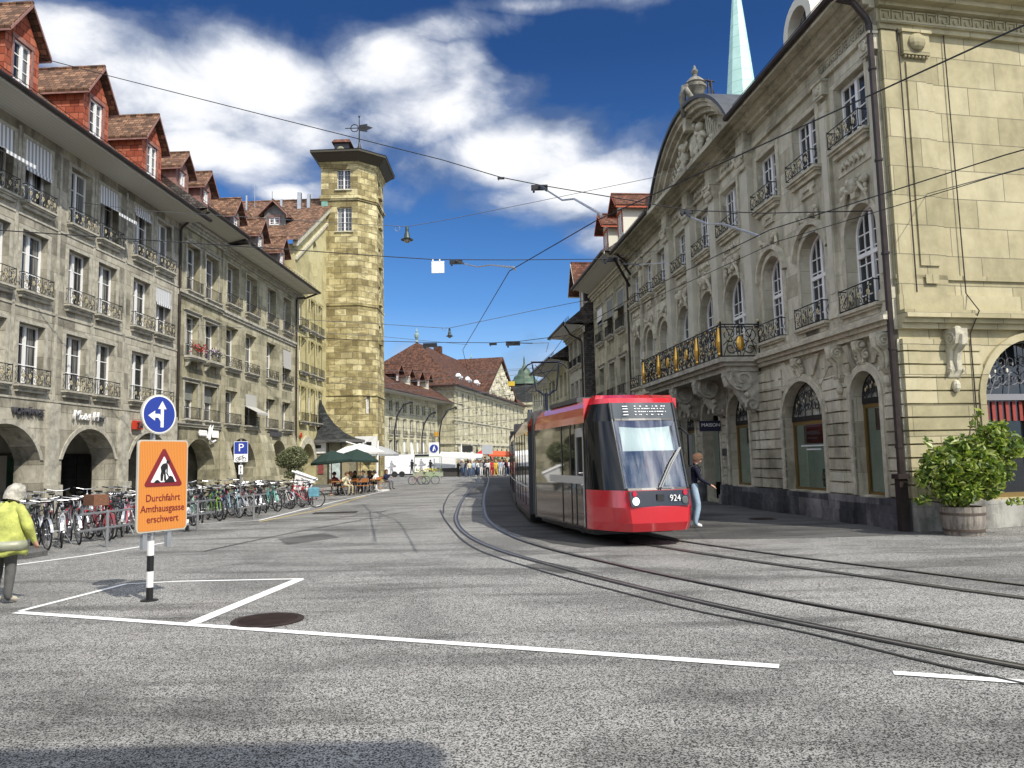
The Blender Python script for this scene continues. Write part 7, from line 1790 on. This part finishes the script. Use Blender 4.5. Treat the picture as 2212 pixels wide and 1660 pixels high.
m=MB(); m.prism(tri(ox,1.62,.345,.03)[::-1],'y',-.094,-.0895); m.build('warning_triangle',M_SRED,SG); m=MB(); m.prism(tri(ox,1.615,.225,.008)[::-1],'y',-.098,-.0945); m.build('triangle_field',M_WSIGN,SG)
m=MB(); y0,y1=-.102,-.0985; ZC=1.50
def pz(pts): m.prism([(ox+x,ZC+z) for x,z in pts],'y',y0,y1)
pz([(-.15,0),(-.05,0),(-.09,.035),(-.12,.03)]); pz([(.0,0),(.165,0),(.13,.07),(.09,.085),(.05,.04)])
pz([(-.05,.02),(-.02,.02),(-.01,.10),(.0,.15),(-.04,.16),(-.055,.09)]); pz([(.0,.02),(.035,.02),(.025,.09),(.02,.155),(-.02,.155),(.0,.09)])
pz([(-.045,.15),(.02,.15),(.055,.225),(.03,.25),(-.02,.24),(-.055,.20)]); pz([(.035,.225),(.055,.21),(.05,.12),(.035,.12)]); pz([(.03,.12),(.04,.135),(.085,.06),(.075,.05)])
m.prism([(ox+.055+.024*math.cos(a),ZC+.265+.024*math.sin(a)) for a in [k*math.pi/6 for k in range(12)]],'y',y0,y1); m.build('digging_figure',M_BLACK,SG)
for s,z in (('Durchfahrt',1.30),('Amthausgasse',1.165),('erschwert',1.03)): text(s,.128,M_SRED,SG,(ox,-.092,z),'sign_lettering',ext=.003,sx=.90)
def disc(r,y0,y1,cx,cz,n=40): return [(cx+r*math.cos(2*math.pi*k/n),cz+r*math.sin(2*math.pi*k/n)) for k in range(n)]
cz=2.385; m=MB(); m.prism(disc(.262,0,0,.03,cz),'y',-.07,-.045); m.build('disc_rim',MT['pale_sign_rim'],SG); m=MB(); m.prism(disc(.248,0,0,.03,cz),'y',-.074,-.0705); m.build('disc_border',M_WSIGN,SG)
m=MB(); m.prism(disc(.232,0,0,.03,cz),'y',-.078,-.0745); m.build('blue_disc',mat('sign_blue',(.015,.04,.28),.45),SG)
m=MB(); y0,y1=-.082,-.0785; c0=.03
def pa_(pts): m.prism([(c0+x,cz+z) for x,z in pts],'y',y0,y1)
pa_([(.015,-.17),(.06,-.17),(.06,.07),(.015,.07)]); pa_([(-.025,.07),(.10,.07),(.037,.175)]); pa_([(-.07,-.045),(-.02,-.045),(.015,-.09),(.015,-.02),(-.0,.005),(-.07,.005)]); pa_([(-.17,-.02),(-.07,-.085),(-.07,.045)])
m.build('white_arrows',M_WSIGN,SG)
m=MB(); m.tube([(-.2,-.03,.83),(.3,-.03,.83)],.015,6); m.box(.2,.26,-.06,.0,.66,.9); m.box(-.16,-.1,-.06,.0,.66,.9); m.build('clamp',M_STEEL,SG)
g=at(519,1100,25.5)
PS=thing('parking_sign','small blue and white bicycle parking sign on a thin grey pole over the bicycles','parking sign',(g.x,g.y,0),R(20))
m=MB(); m.tube([(0,0,0),(0,0,2.55)],.03,8); m.build('pole',M_STEEL,PS); m=MB(); m.prism(rrect(-.22,.22,1.80,2.48,.03),'y',-.05,-.03); m.build('white_plate',M_WSIGN,PS); m=MB(); m.prism(rrect(-.205,.205,2.07,2.465,.02),'y',-.055,-.051); m.build('blue_plate',MT['sign_blue'],PS)
text('P',.36,M_WSIGN,PS,(0,-.057,2.265),'sign_lettering',ext=.002)
m=MB()
for x in (-.10,.10): m.tube([(x+.06*math.cos(a),-.055,1.89+.06*math.sin(a)) for a in [k*math.pi/6 for k in range(12)]],.008,4,closed=True)
m.tube([(-.10,-.055,1.89),(-.04,-.055,1.98),(.06,-.055,1.98),(.10,-.055,1.89)],.008,4); m.tube([(-.04,-.055,1.98),(0,-.055,1.89),(.06,-.055,1.98)],.008,4); m.tube([(.06,-.055,1.98),(.055,-.055,2.02),(.085,-.055,2.02)],.008,4); m.tube([(-.10,-.055,1.89),(0,-.055,1.89)],.008,4); m.build('bicycle_symbol',M_BLACK,PS)
m=MB(); m.box(-.07,.07,-.05,-.03,1.40,1.70); m.build('arrow_plate',M_WSIGN,PS); m=MB(); m.tube([(0,-.054,1.45),(0,-.054,1.65)],.008,4); m.prism([(-.03,1.62),(.03,1.62),(0,1.68)],'y',-.058,-.054); m.prism([(-.03,1.48),(0,1.42),(.03,1.48)],'y',-.058,-.054); m.build('arrow_symbol',M_BLACK,PS)
g=at(938,1000,76)
WS=thing('footpath_sign','round blue pedestrian sign on a white plate beside the white trailer','road sign',(g.x,76,0),0)
m=MB(); m.tube([(0,0,0),(0,0,3.6)],.05,6); m.build('pole',M_STEEL,WS); m=MB(); m.box(-.5,.5,-.08,-.03,1.9,3.5); m.build('white_plate',M_WSIGN,WS); m=MB(); m.prism(disc(.4,0,0,0,2.9,20),'y',-.12,-.081); m.build('blue_disc',MT['sign_blue'],WS)
m=MB(); m.prism([(-.15,2.65),(0,2.65),(.05,2.9),(.2,2.65),(.1,3.0),(.05,3.2),(-.08,3.0)],'y',-.14,-.121); m.build('walking_symbol',M_WSIGN,WS)
# ============================================================ OVERHEAD WIRES AND LAMPS
M_WIRE=mat('contact_wire',(.02,.02,.022),.5,.3); M_WIREG=mat('grey_span_wire',(.10,.105,.11),.6)
def wire(name,pts,r,label,m=None,grp='overhead wires'):
    b=MB(); b.tube(pts,r,5); o=b.build(name,m or M_WIRE); tag(o,label,'overhead wire',grp); return o
def lerpY(p,Ya,Yb):
    xa,xb=p[0][0],p[-1][0]; return [at(x,y,Ya+(Yb-Ya)*(x-xa)/(xb-xa)) for x,y in p]
L1=[Vector((6.4,1.9,4.95)),Vector((3.9,5.85,4.95)),Vector((1.2,10.3,4.93)),Vector((0,13.1,4.95)),Vector((-1.45,22.8,4.98)),Vector((-1.8,34,4.98)),Vector((-2.3,60,5)),Vector((-4,100,5))]
wire('contact_wire',L1,.008,'thick black contact wire running over the empty curved track')
R1_=([Vector((7.8,5.6,4.95)),Vector((5.55,8.3,4.95)),Vector((3.8,10.9,4.93)),Vector((2.6,15.2,4.95)),Vector((1.45,20.5,4.95)),Vector((1.1,27,4.95)),Vector((.9,42,4.98)),Vector((.3,80,5))])
wire('contact_wire',R1_,.008,'contact wire running above the red tram')
wire('feeder_wire',[p+Vector((.35,.7,.02)) for p in R1_[:5]],.006,'second wire beside the tram contact wire, entering at right')
wire('span_wire',lerpY([(88,126),(230,163),(602,257),(956,346),(1080,383),(1165,400),(1490,455),(1650,461),(1898,456)],25,17.1),.014,'long span wire from the left dormers down to the palace wall')
wire('span_wire',lerpY([(-60,494),(602,538),(825,554),(937,561),(1100,562),(1318,560)],23,37),.020,'span wire with a white square board, from left house to palace end')
wire('lamp_wire',lerpY([(130,432),(305,455),(602,474),(757,484),(825,487),(879,490),(956,477),(1140,440),(1440,378),(1600,335)],29,24),.010,'lamp wire crossing high in front of the tower top',M_WIREG)
wire('lamp_wire',lerpY([(640,690),(814,700),(955,709),(971,709),(1149,672),(1262,650)],52,46),.018,'lower lamp wire crossing behind the tower edge',M_WIREG)
wire('span_wire',lerpY([(640,728),(814,737),(922,740),(1063,741),(1120,738),(1224,725)],54,50),.022,'span wire with dark insulator boxes low above the far street')
wire('span_wire',lerpY([(390,700),(640,716),(830,728),(1010,745)],37,60),.016,'thin span wire across the olive house fronts',M_WIREG)
wire('span_wire',lerpY([(632,816),(730,828),(829,842),(1100,850)],53,75),.018,'thin span wire crossing the tower low down',M_WIREG)
wire('span_wire',lerpY([(640,800),(829,832),(1210,790)],53,60),.016,'sagging span wire below the lamps at the street bend',M_WIREG)
wire('span_wire',lerpY([(1340,555),(1700,500),(2000,420),(2260,350)],36,9),.009,'grey wire rising along the palace front to the right edge',M_WIREG)
wire('span_wire',lerpY([(1360,700),(1560,610),(1760,500)],44,19),.012,'thin wire along the palace first floor',M_WIREG)
for i in range(9):
    y=[862,878,893,905,921,846,935,815,800][i]; wire('span_wire',lerpY([(834,y),(960,y+rn.uniform(6,16)),(1205,y+rn.uniform(-30,8))],66+5*i,62+5*i),.022,'fine far span wire, %s from the nearest, over the end of the street'%ordn(i),M_WIREG,'fine wires over the street end')
def arm(pts,label):
    b=MB(); b.tube(pts,.022,6); b.tube(pts[:2],.035,6,1); o=b.build('registration_arm',[M_STEEL,M_BLACK]); tag(o,label,'wire arm','registration arms')
spY=lambda x,Ya=25,Yb=17.1: Ya+(Yb-Ya)*(x-88)/(1898-88)
arm([at(1165,402,spY(1165)),at(1182,412,18.9),at(1215,433,17.2),at(1240,430,15.5),at(1296,462,11.2),at(1300,468,10.9)],'cranked steel arm holding the contact wire below the long span wire')
arm([at(985,564,30.2),at(1002,570,28),at(1030,577,26),at(1060,573,22),at(1110,578,13.5),at(1112,583,13.2)],'cranked steel arm right of the white square board')
arm([at(1480,458,18.9),at(1492,470,18),at(1530,485,17),at(1560,484,15.5),at(1640,510,13.5)],'pale cranked arm in front of the palace windows')
arm([at(1340,570,36.5),at(1380,572,32),at(1440,568,27),at(1447,574,26)],'white cranked arm at the far end of the palace')
arm([at(1108,741,51),at(1150,742,50),at(1185,741,47),at(1180,760,40)],'cranked arm above the pantograph')
def box_on_wire(p,s,label):
    b=MB(); b.box(-s*1.6,s*1.6,-s*.4,s*.4,-s*.8,s*.1,0); b.box(-s*1.3,-s*.9,-s*.5,s*.5,-s*1.2,-s*.8,0); o=b.build('wire_clamp_box',[M_BLACK]); o.location=p; tag(o,label,'clamp box','clamp boxes on the wires')
for (x,y,Y,s,l) in ((1165,402,spY(1165),.14,'black clamp box on the long span wire beside a cranked arm'),(1082,384,spY(1082),.06,'small square box on the long span wire'),(985,564,30.2,.16,'black clamp box right of the white square board'),(1483,456,18.9,.1,'grey clamp box in front of the palace'),(1318,558,37,.22,'clamp box at the palace end bracket'),(929,743,52.6,.3,'left dark box on the far span wire'),(1065,742,51.5,.16,'middle small box on the far span wire'),(1108,739,51,.3,'right dark box on the far span wire')): box_on_wire(at(x,y,Y),s,l)
g=at(946,577,29.8); m=MB(); m.box(-.25,.25,-.03,.03,-.25,.22); m.box(-.22,-.17,-.04,.04,.22,.3); m.box(.05,.1,-.04,.04,.22,.3); o=m.build('square_board',M_WSIGN); o.location=g; tag(o,'blank white square board hanging from the span wire','board')
m=MB(); m.box(-.3,.3,-.04,.04,-.22,.2); o=m.build('square_board',mat('yellow_board',(.6,.42,.03),.5)); o.location=at(1249,937-0,70) if False else at(1105,829,70); tag(o,'small yellow board hanging over the far street','board')
def lamp(p,s,label):
    t=thing('hanging_lamp',label,'street lamp',p,0,'bell lamps hanging from the wires')
    m=MB(); m.lathe([(.03,0),(.05,-.02),(.09,-.06),(.10,-.20),(.10,-.34),(.13,-.40),(.17,-.62),(.19,-.70)],14); m.v=[(x*s,y*s,z*s) for x,y,z in m.v]; m.build('lamp_housing',mat('green_grey_lamp_metal',(.06,.08,.07),.45,.5),t)
    m=MB(); m.lathe([(.19,-.70),(.36,-.80),(.36,-.82),(.2,-.80)],16); m.v=[(x*s,y*s,z*s) for x,y,z in m.v]; m.build('lamp_shade',mat('dark_lamp_shade',(.03,.035,.03),.4,.4),t)
    m=MB(); m.lathe([(.20,-.81),(.19,-.9),(.12,-.97),(.01,-1.0)],14); m.v=[(x*s,y*s,z*s) for x,y,z in m.v]; m.build('lamp_glass',mat('lamp_glass',(.35,.33,.25),.2),t)
    m=MB(); m.tube([(-.55+.14*math.cos(a),0,-.14+.16*math.sin(a)) for a in [k*math.pi/6 for k in range(12)]],.015,4,closed=True); m.v=[(x*s,y*s,z*s) for x,y,z in m.v]; m.build('cable_loop',M_STEEL,t)
lamp(at(879,489,26.9),.62,'dark bell lamp hanging right of the tower top, the larger one')
lamp(at(971,709,48.9),.66,'small bell lamp hanging low over the far street')
# bracket for wires at the palace end
q=at(1325,556,36.6); m=MB(); m.tube([q,at(1372,640,38.5)],.07,6); m.tube([q+Vector((.3,0,-.1)),at(1374,610,38.5)],.06,6); o=m.build('wire_bracket',M_PIPE); tag(o,'iron bracket arm fixed at the far end of the palace','bracket')
# lamp arms on the left fronts
for (x0,y0,x1,y1,Y,l) in ((950,1000,985,880,95,'curved lamp mast before the far palace corner'),(853,1000,890,868,88,'curved lamp mast before the far arcade house'),(912,1000,940,890,100,'curved lamp mast between the far houses')):
    a=at(x0,y0,Y); b_=at(x1,y1,Y); m=MB(); m.tube([(a.x,Y,0),(a.x,Y,b_.z-3.2),(a.x+.3,Y,b_.z-1.6),(a.x+1.0,Y,b_.z-.4),(b_.x,Y,b_.z)],.09,6); m.ball((b_.x,Y,b_.z-.1),.16,5); o=m.build('lamp_mast',M_IRON); tag(o,l,'lamp mast','curved lamp masts')
# ============================================================ CAFE
def parasol(x,Y,rad,ztop,zrim,tilt,m_,label,n=12,name='parasol',sq=False):
    t=thing(name,label,'parasol',(x,Y,0),0,'cafe parasols'); m=MB()
    rim=[((rad*math.cos(2*math.pi*k/n+ (math.pi/4 if sq else 0))*(1.35 if sq else 1)),(rad*math.sin(2*math.pi*k/n+(math.pi/4 if sq else 0))*(1.35 if sq else 1)),zrim+tilt*math.cos(2*math.pi*k/n)) for k in range(n)]
    midr=[(a*.55,b*.55,zrim+(ztop-zrim)*.62+tilt*.5*math.cos(2*math.pi*k/n)) for k,(a,b,c) in enumerate(rim)]
    m.add(rim+midr+[(0,0,ztop)],[(k,(k+1)%n,n+(k+1)%n,n+k) for k in range(n)]+[(n+k,n+(k+1)%n,2*n) for k in range(n)]); m.add([(a*.998,b*.998,c-.12) for a,b,c in rim]+rim,[(k,(k+1)%n,n+(k+1)%n,n+k) for k in range(n)]); m.build('canopy',m_,t)
    m=MB()
    for k in range(n): a=rim[k]; m.tube([(0,0,ztop-.25),(a[0]*.97,a[1]*.97,a[2]-.02)],.010,4)
    m.build('ribs',mat('pale_wood_pole',(.40,.28,.18),.6),t)
    m=MB(); m.tube([(0,0,0),(.0,0,ztop)],.03,8); m.lathe([(.25,0),(.25,.06),(.06,.08)],12); m.build('pole',MT['pale_wood_pole'],t); return t
M_GRN=mat('dark_green_canvas',(.010,.030,.022),.85); M_WCV=mat('white_canvas',(.72,.71,.67),.8)
parasol(at(716,1000,41.5).x,41.5,1.12,2.38,1.80,.10,M_GRN,'dark green parasol with leaning pole, nearer the olive tree')
parasol(at(771,1000,42.5).x,42.5,1.18,2.45,1.85,-.06,M_GRN,'dark green parasol in front of the kiosk posters')
parasol(at(778,1000,46.5).x,46.5,1.35,2.85,2.3,0,M_WCV,'large white square parasol behind the green ones',4,sq=True)
parasol(at(820,1000,50).x,50,1.15,2.75,2.2,0,mat('grey_canvas',(.35,.36,.36),.8),'pale grey square parasol by the tower foot',4,sq=True)
t=thing('parasol_mast','thick white cantilever mast on a white slab at the cafe corner','mast',(*at(813,1050,45.5).xy,0),0); m=MB(); m.tube([(0,0,.08),(.1,0,2.95)],.07,8); m.tube([(.1,0,2.35),(-1.9,.6,2.95)],.04,6); m.build('mast',M_WHITE,t); m=MB(); m.box(-.9,.7,-.4,.4,0,.08,0); m.build('base_slab',M_WHITE,t)
M_TBL=mat('orange_brown_table',(.42,.17,.05),.6); M_CHR=mat('cafe_chair_metal',(.25,.25,.25),.5,.4)
def table(x,Y,i):
    t=thing('cafe_table','small brown cafe table, %s from the left under the parasols'%ordn(i),'table',(x,Y,0),0,'cafe tables'); m=MB(); m.box(-.38,.38,-.38,.38,.70,.73); m.build('tabletop',M_TBL,t)
    for sx in (-.32,.32):
        for sy in (-.32,.32): q=MB(); q.tube([(sx,sy,0),(sx*.9,sy*.9,.7)],.015,5); q.build('leg',M_CHR,t)
    m=MB(); m.lathe([(.04,.73),(.05,.80),(.01,.80)],8,(.1,.05,0)); o=m.build('cup',M_WHITE); o.location=(x,Y,0); tag(o,'white cup on the %s cafe table from the left'%ordn(i),'cup','cups on the cafe tables')
def chair(x,Y,rz,label):
    t=thing('cafe_chair',label,'chair',(x,Y,0),rz,'cafe chairs'); m=MB(); m.box(-.2,.2,-.2,.2,.43,.46); m.build('seat',M_TBL,t); m=MB(); m.box(-.2,.2,.19,.21,.62,.84); m.build('backrest',M_TBL,t)
    for sx in (-.19,.19): q=MB(); q.tube([(sx,-.24,0),(sx,.2,.85)],.013,5); q.build('leg',M_CHR,t); q=MB(); q.tube([(sx*.95,.26,0),(sx*.95,-.18,.45)],.013,5); q.build('leg',M_CHR,t)
seats=[(722,41.8,'maroon','black trousers','dark',0,150,0),(745,40.5,'cream','beige trousers','brown',1,60,0),(757,42.5,'white','beige trousers','blond',0,-80,1),(766,44,'dark green','grey trousers','dark',1,20,1),(787,45.5,'grey','black trousers','dark',1,-20,0),(797,43.5,'navy','navy','brown',0,-80,1),(805,45,'black','black trousers','dark',1,-60,0),(813,44.6,'white','black trousers','dark',1,-120,0),(834,48,'navy','grey trousers','brown',0,60,1)]
BOTS['navy']=TOPS['navy']
for i,(x,Y,t_,b_,h,v,rz,lg) in enumerate(seats):
    g=at(x,1000,Y); person(g.x,Y,R(rz),'se',v,t_,b_,h,lg,'seated person in %s top, %s from the left at the cafe'%(t_,ordn(i)),'people seated at the cafe',0,.97)
    chair(g.x,Y,R(rz),'folding cafe chair under the person in %s, %s from the left'%(t_,ordn(i)))
for i,(x,Y) in enumerate(((735,41.2),(752,41.8),(775,43.2),(790,43.6),(806,44.3))): table(at(x,1000,Y).x,Y,i)
for i,(x,Y,rz) in enumerate(((780,42.2,10),(786,42.0,-10),(771,42.4,160))): chair(at(x,1000,Y).x,Y,R(rz),'empty orange cafe chair, %s from the left before the tables'%ordn(i))
# menu easel, trough, green parasol base, ghost frames
g=at(664,1000,37.5); m=MB(); m.add([(-.7,0,.2),(.1,0,.2),(.5,0,.75),(-.55,0,1.15)],[(0,1,2,3)]); m.tube([(-.75,0,1.1),(.5,0,.65)],.06,5); o=m.build('tilted_board',[M_WHITE]); o.location=g.xy.to_3d(); o.location.z=.25; tag(o,'tilted white board with dark slots behind the bicycles','board')
g=at(925,1040,57); t=thing('flower_trough','white metal trough with yellow flowers beyond the cafe','planter',(g.x,57,0),0); m=MB(); m.box(-1.1,1.1,-.2,.2,.55,.9); 
for x in (-1,1): m.tube([(x,0,0),(x,0,2.0)],.03,5)
m.tube([(-1,0,2.0),(1,0,2.0)],.03,5); m.build('trough',mat('pale_green_metal',(.35,.40,.28),.6),t)
m=MB(); rn2=random.Random(8)
for i in range(120):
    p_=Vector((rn2.uniform(-1,1),rn2.uniform(-.2,.2),rn2.uniform(.9,1.15))); a=rn2.random()*3; v=Vector((math.cos(a),math.sin(a),.3))*.06; w=Vector((-.2,.3,1))*.05; m.add([p_-v,p_-w,p_+v,p_+w],[(0,1,2,3)],0 if rn2.random()<.6 else 1)
m.build('flowers',[mat('yellow_flowers',(.6,.5,.05),.7),mat('leaf_green_mid',(.07,.13,.03),.7)],t)
# ============================================================ TRAILER, STALLS at the far end
t=thing('white_trailer','long white event trailer with black and white figures painted on its side','trailer',(at(912,1000,84).x,84,0),R(2))
m=MB(); m.box(-4.1,3.6,0,2.4,.35,2.45); m.box(-4.1,2.4,-.02,-.01,.2,.36,1); m.box(-.8,1.1,-.05,-.01,2.15,2.42,1); m.build('trailer_body',[mat('white_trailer_skin',(.82,.82,.82),.4),M_BLACK],t,bevel=.04)
for x in (-3.0,-2.2,1.4): q=MB(); w=MB(); w.lathe([(.32,-.1),(.32,.1)],14); q.add([(x+a,-.02+c,.33+b) for a,b,c in w.v],w.f); q.build('wheel',M_TYRE,t)
m=MB()
def figure(x,s,mi):
    m.ball((x,-.03,1.72*s),.10,6,mi,(1,.1,1.1)); m.prism([(x-.16,1.58*s),(x+.16,1.58*s),(x+.12,1.0*s),(x-.12,1.0*s)],'y',-.045,-.02,mi); m.prism([(x-.12,1.0*s),(x+.02,1.0*s),(x-.10,.4*s),(x-.2,.4*s)],'y',-.045,-.02,mi); m.prism([(x+.0,1.0*s),(x+.12,1.0*s),(x+.2,.4*s),(x+.08,.4*s)],'y',-.045,-.02,mi); m.tube([(x+.1,-.05,1.5*s),(x+.35,-.05,1.25*s),(x+.5,-.05,1.3*s)],.035,4,mi); m.tube([(x-.3,-.05,1.15*s),(x+.5,-.05,1.2*s)],.03,4,mi)
for x,s,mi in ((-3.3,1.,1),(-1.1,1.05,0),(-.1,1.08,1),(.9,1.0,0)): figure(x,s,mi)
m.build('painted_figures',[M_BLACK,mat('grey_print',(.35,.35,.36),.6)],t)
def stall(x,Y,w,label,m_,h=2.2):
    t=thing('market_stall',label,'stall',(at(x,1000,Y).x,Y,0),0,'stalls at the street end'); m=MB(); m.add([(-w/2,-1.2,h-.35),(w/2,-1.2,h-.5),(w/2,1.2,h-.05),(-w/2,1.2,h+.15)],[(0,1,2,3)]); m.add([(-w/2,-1.2,h-.35),(w/2,-1.2,h-.5),(w/2,-1.2,h-.68),(-w/2,-1.2,h-.53)],[(0,1,2,3)]); m.build('awning_cloth',m_,t)
    for a in (-w/2+.1,w/2-.1): q=MB(); q.tube([(a,-1.1,0),(a,-1.1,h-.4)],.03,5); q.build('pole',M_STEEL,t)
    m=MB(); m.box(-w/2+.2,w/2-.2,-.2,.5,0,.9); m.build('counter',mat('dark_stall_counter',(.05,.045,.04),.8),t)
stall(985,82,3.4,'stall with a sloping white awning right of the trailer',M_WCV,2.5); stall(1012,88,3.2,'white awning stall behind the crowd',M_WCV,2.4); stall(1085,90,3.0,'low stall with orange red awning beside the tram',mat('orange_red_awning',(.6,.10,.03),.8),2.6)
parasol(at(1049,1000,92).x,92,1.1,3.0,2.4,0,mat('bright_red_canvas',(.5,.02,.02),.8),'bright red parasol above the far crowd',8)
for i,(x,Y,c,l) in enumerate(((891,84.5,0,'left of the footpath sign'),(997,90,0,'between the two white stalls'),(1020,92,0,'before the far palace arcade'))):
    g=at(x,1000,Y); m=MB(); m.lathe([(.05,.0),(.05,1.0),(.22,1.2),(.28,1.5),(.16,2.6),(.03,3.6)],8); o=m.build('closed_parasol',M_WCV); o.location=(g.x,Y,0); tag(o,'closed white parasol standing %s'%l,'parasol','closed parasols')
g=at(1066,1000,93); m=MB(); rn2=random.Random(9)
for i in range(260):
    p_=Vector((rn2.gauss(0,1.1),rn2.gauss(0,.4),1.5+rn2.gauss(0,.35))); a=rn2.random()*3; v=Vector((math.cos(a),math.sin(a),.3))*.16; w=Vector((-.2,.3,1))*.13; m.add([p_-v,p_-w,p_+v,p_+w],[(0,1,2,3)],rn2.choice([0,0,0,1]))
o=m.build('flower_display',[M_LEAFD,mat('red_geranium',(.45,.015,.02),.6)]); o.location=(g.x,93,0); tag(o,'bushy red and green flower display beside the red parasol','flowers')
for i,(x,c,l) in enumerate(((1010,(.02,.02,.02),'black notice panel on a post above the far crowd'),(1053,(.40,.42,.43),'grey square panel on a post near the tram'))):
    g=at(x,985-0*i,86); m=MB(); m.box(-.6,.6,-.05,.05,2.6 if i==0 else 2.3,3.3); m.tube([(0,.1,0),(0,.1,2.6)],.05,5); o=m.build('notice_panel',mat('panel_%s'%('black' if i==0 else 'grey'),c,.5)); o.location=(g.x,86,0); tag(o,l,'panel')
# ============================================================ PLANTS
def leaf_cloud(rn,n,blobs,size,mi=lambda r:0,flat=.25):
    m=MB(); tot=sum(b[3]*b[4]*b[5] for b in blobs)
    for cx,cy,cz,rx,ry,rz_ in blobs:
        k=int(n*rx*ry*rz_/tot)
        for i in range(k):
            while True:
                u=Vector((rn.uniform(-1,1),rn.uniform(-1,1),rn.uniform(-1,1)))
                if u.length<=1 and (u.length>.35 or rn.random()<.3): break
            p_=Vector((cx+u.x*rx,cy+u.y*ry,cz+u.z*rz_)); L=size*rn.uniform(.5,1.5)
            d=Vector((rn.gauss(0,1),rn.gauss(0,1),rn.gauss(.5,.7))).normalized(); s_=d.cross(Vector((rn.gauss(0,1),rn.gauss(0,1),rn.gauss(0,1)))).normalized(); nn=d.cross(s_)
            w=L*.30
            m.add([p_-d*L*.5,p_-d*L*.1+s_*w+nn*w*.3,p_+d*L*.5-nn*w*.3,p_-d*L*.1-s_*w+nn*w*.3],[(0,1,2),(0,2,3)],mi(rn))
    return m
def leafmat(name,c,tr=.35):
    m=bpy.data.materials.new(name); m.use_nodes=True; t=NT(m.node_tree); b=t.n['Principled BSDF']; tc=t.node('ShaderNodeTexCoord').outputs['Object']
    col=t.ramp(t.noise(tc,7,3),[(.3,tuple(v*.6 for v in c)),(.7,tuple(v*1.35 for v in c))]); t.put(b.inputs['Base Color'],col); b.inputs['Roughness'].default_value=.4
    o=[n for n in t.n if n.type=='OUTPUT_MATERIAL'][0]; tl=t.node('ShaderNodeBsdfTranslucent'); t.put(tl.inputs[0],t.vec('MULTIPLY',col,(1.2,1.4,.6))); mx=t.node('ShaderNodeMixShader'); mx.inputs[0].default_value=tr
    t.l.new(b.outputs[0],mx.inputs[1]); t.l.new(tl.outputs[0],mx.inputs[2]); t.l.new(mx.outputs[0],o.inputs[0]); MT[name]=m; return m
ML1=leafmat('glossy_shrub_leaf',(.095,.155,.025)); ML2=leafmat('young_shrub_leaf',(.28,.33,.07))
g=grd(2093,1157)
SH=thing('potted_shrub','large bushy green shrub in an old half barrel at the palace corner','potted plant',(g.x-.02,g.y+.12,0),0)
rn2=random.Random(31)
bl=[(0,0,1.25,.62,.5,.55),(-.38,-.1,1.35,.42,.38,.42),(.42,-.05,1.2,.42,.38,.5),(.1,0,1.62,.45,.4,.35),(-.15,-.15,.85,.5,.42,.32),(.55,.1,.95,.35,.35,.35),(.75,.15,1.75,.32,.3,.45),(.95,.2,1.35,.28,.28,.5),(.9,.2,2.0,.26,.25,.25),(-.65,-.05,1.1,.26,.26,.3),(.42,.05,2.05,.12,.12,.26),(-.55,0,1.82,.08,.08,.14),(.45,0,2.35,.13,.1,.10),(-.75,0,.7,.2,.15,.12),(.95,-.1,.62,.22,.15,.10),(1.15,.1,1.7,.22,.2,.3)]
m=leaf_cloud(rn2,5200,[(a*1.04,b,c*1.03,d*.92,e*.92,f*.92) for a,b,c,d,e,f in bl],.125,lambda r:0 if r.random()<.5 else 1); m.build('foliage',[ML1,ML2],SH)
m=MB()
for i in range(26):
    c=rn2.choice(bl); e=Vector((c[0]+rn2.uniform(-1,1)*c[3]*.8,c[1],c[2]+rn2.uniform(-.5,.9)*c[5])); m.tube([(rn2.uniform(-.1,.1),0,.5),(e.x*.4,e.y*.4,.5+(e.z-.5)*.55),e],[.022,.014,.005],5)
m.build('branches',mat('grey_brown_bark',(.10,.075,.05),.85),SH)
m=MB(); m.lathe([(.34,0),(.385,.25),(.40,.42),(.405,.56),(.36,.56),(.35,.48),(.01,.48)],28); m.build('barrel',mat('weathered_barrel_wood',(.30,.24,.17),.85,fn=lambda t,tc,b: t.ramp(t.noise(t.mapping(tc,sc=(9,9,1.2)),1.6,5,.6),[(.3,(.10,.09,.075)),(.55,(.25,.22,.185)),(.75,(.38,.34,.28))]),bump=.4),SH)
m=MB(); m.lathe([(.372,.08),(.378,.13)],28); m.lathe([(.404,.40),(.408,.45)],28); m.build('barrel_hoop',mat('rusty_hoop',(.13,.10,.08),.6,.5),SH)
MO1=leafmat('olive_leaf',(.24,.25,.15)); g=at(634,1000,38)
OT=thing('olive_tree','pale feathery olive tree in a pot before the arcade piers','tree',(g.x,38,0),0)
rn2=random.Random(5); bl=[(0,0,2.0,.72,.5,.55),(-.5,0,1.9,.4,.3,.4),(.42,0,1.95,.35,.3,.35),(.1,0,2.35,.35,.3,.25),(.1,0,1.35,.4,.3,.3),(-.2,0,1.2,.3,.25,.25)]
m=leaf_cloud(rn2,3800,bl,.11); m.build('foliage',MO1,OT)
m=MB(); m.tube([(0,0,.3),(.05,0,.9),(-.05,0,1.4),(0,0,1.9)],[.05,.045,.035,.015],6)
for i in range(14): a=rn2.random()*6.28; m.tube([(0,0,1.0+.05*i),(.25*math.cos(a),.2*math.sin(a),1.3+.05*i),(.5*math.cos(a),.4*math.sin(a),1.6+.05*i)],[.02,.014,.005],5)
m.build('trunk',MT['grey_brown_bark'],OT); m=MB(); m.lathe([(.28,0),(.36,.4),(.33,.4),(.01,.35)],16); m.build('pot',mat('grey_pot',(.25,.24,.22),.8),OT)
# wall creeper at the tower foot
g=at(838,1000,60)
# green plants on the town house sill
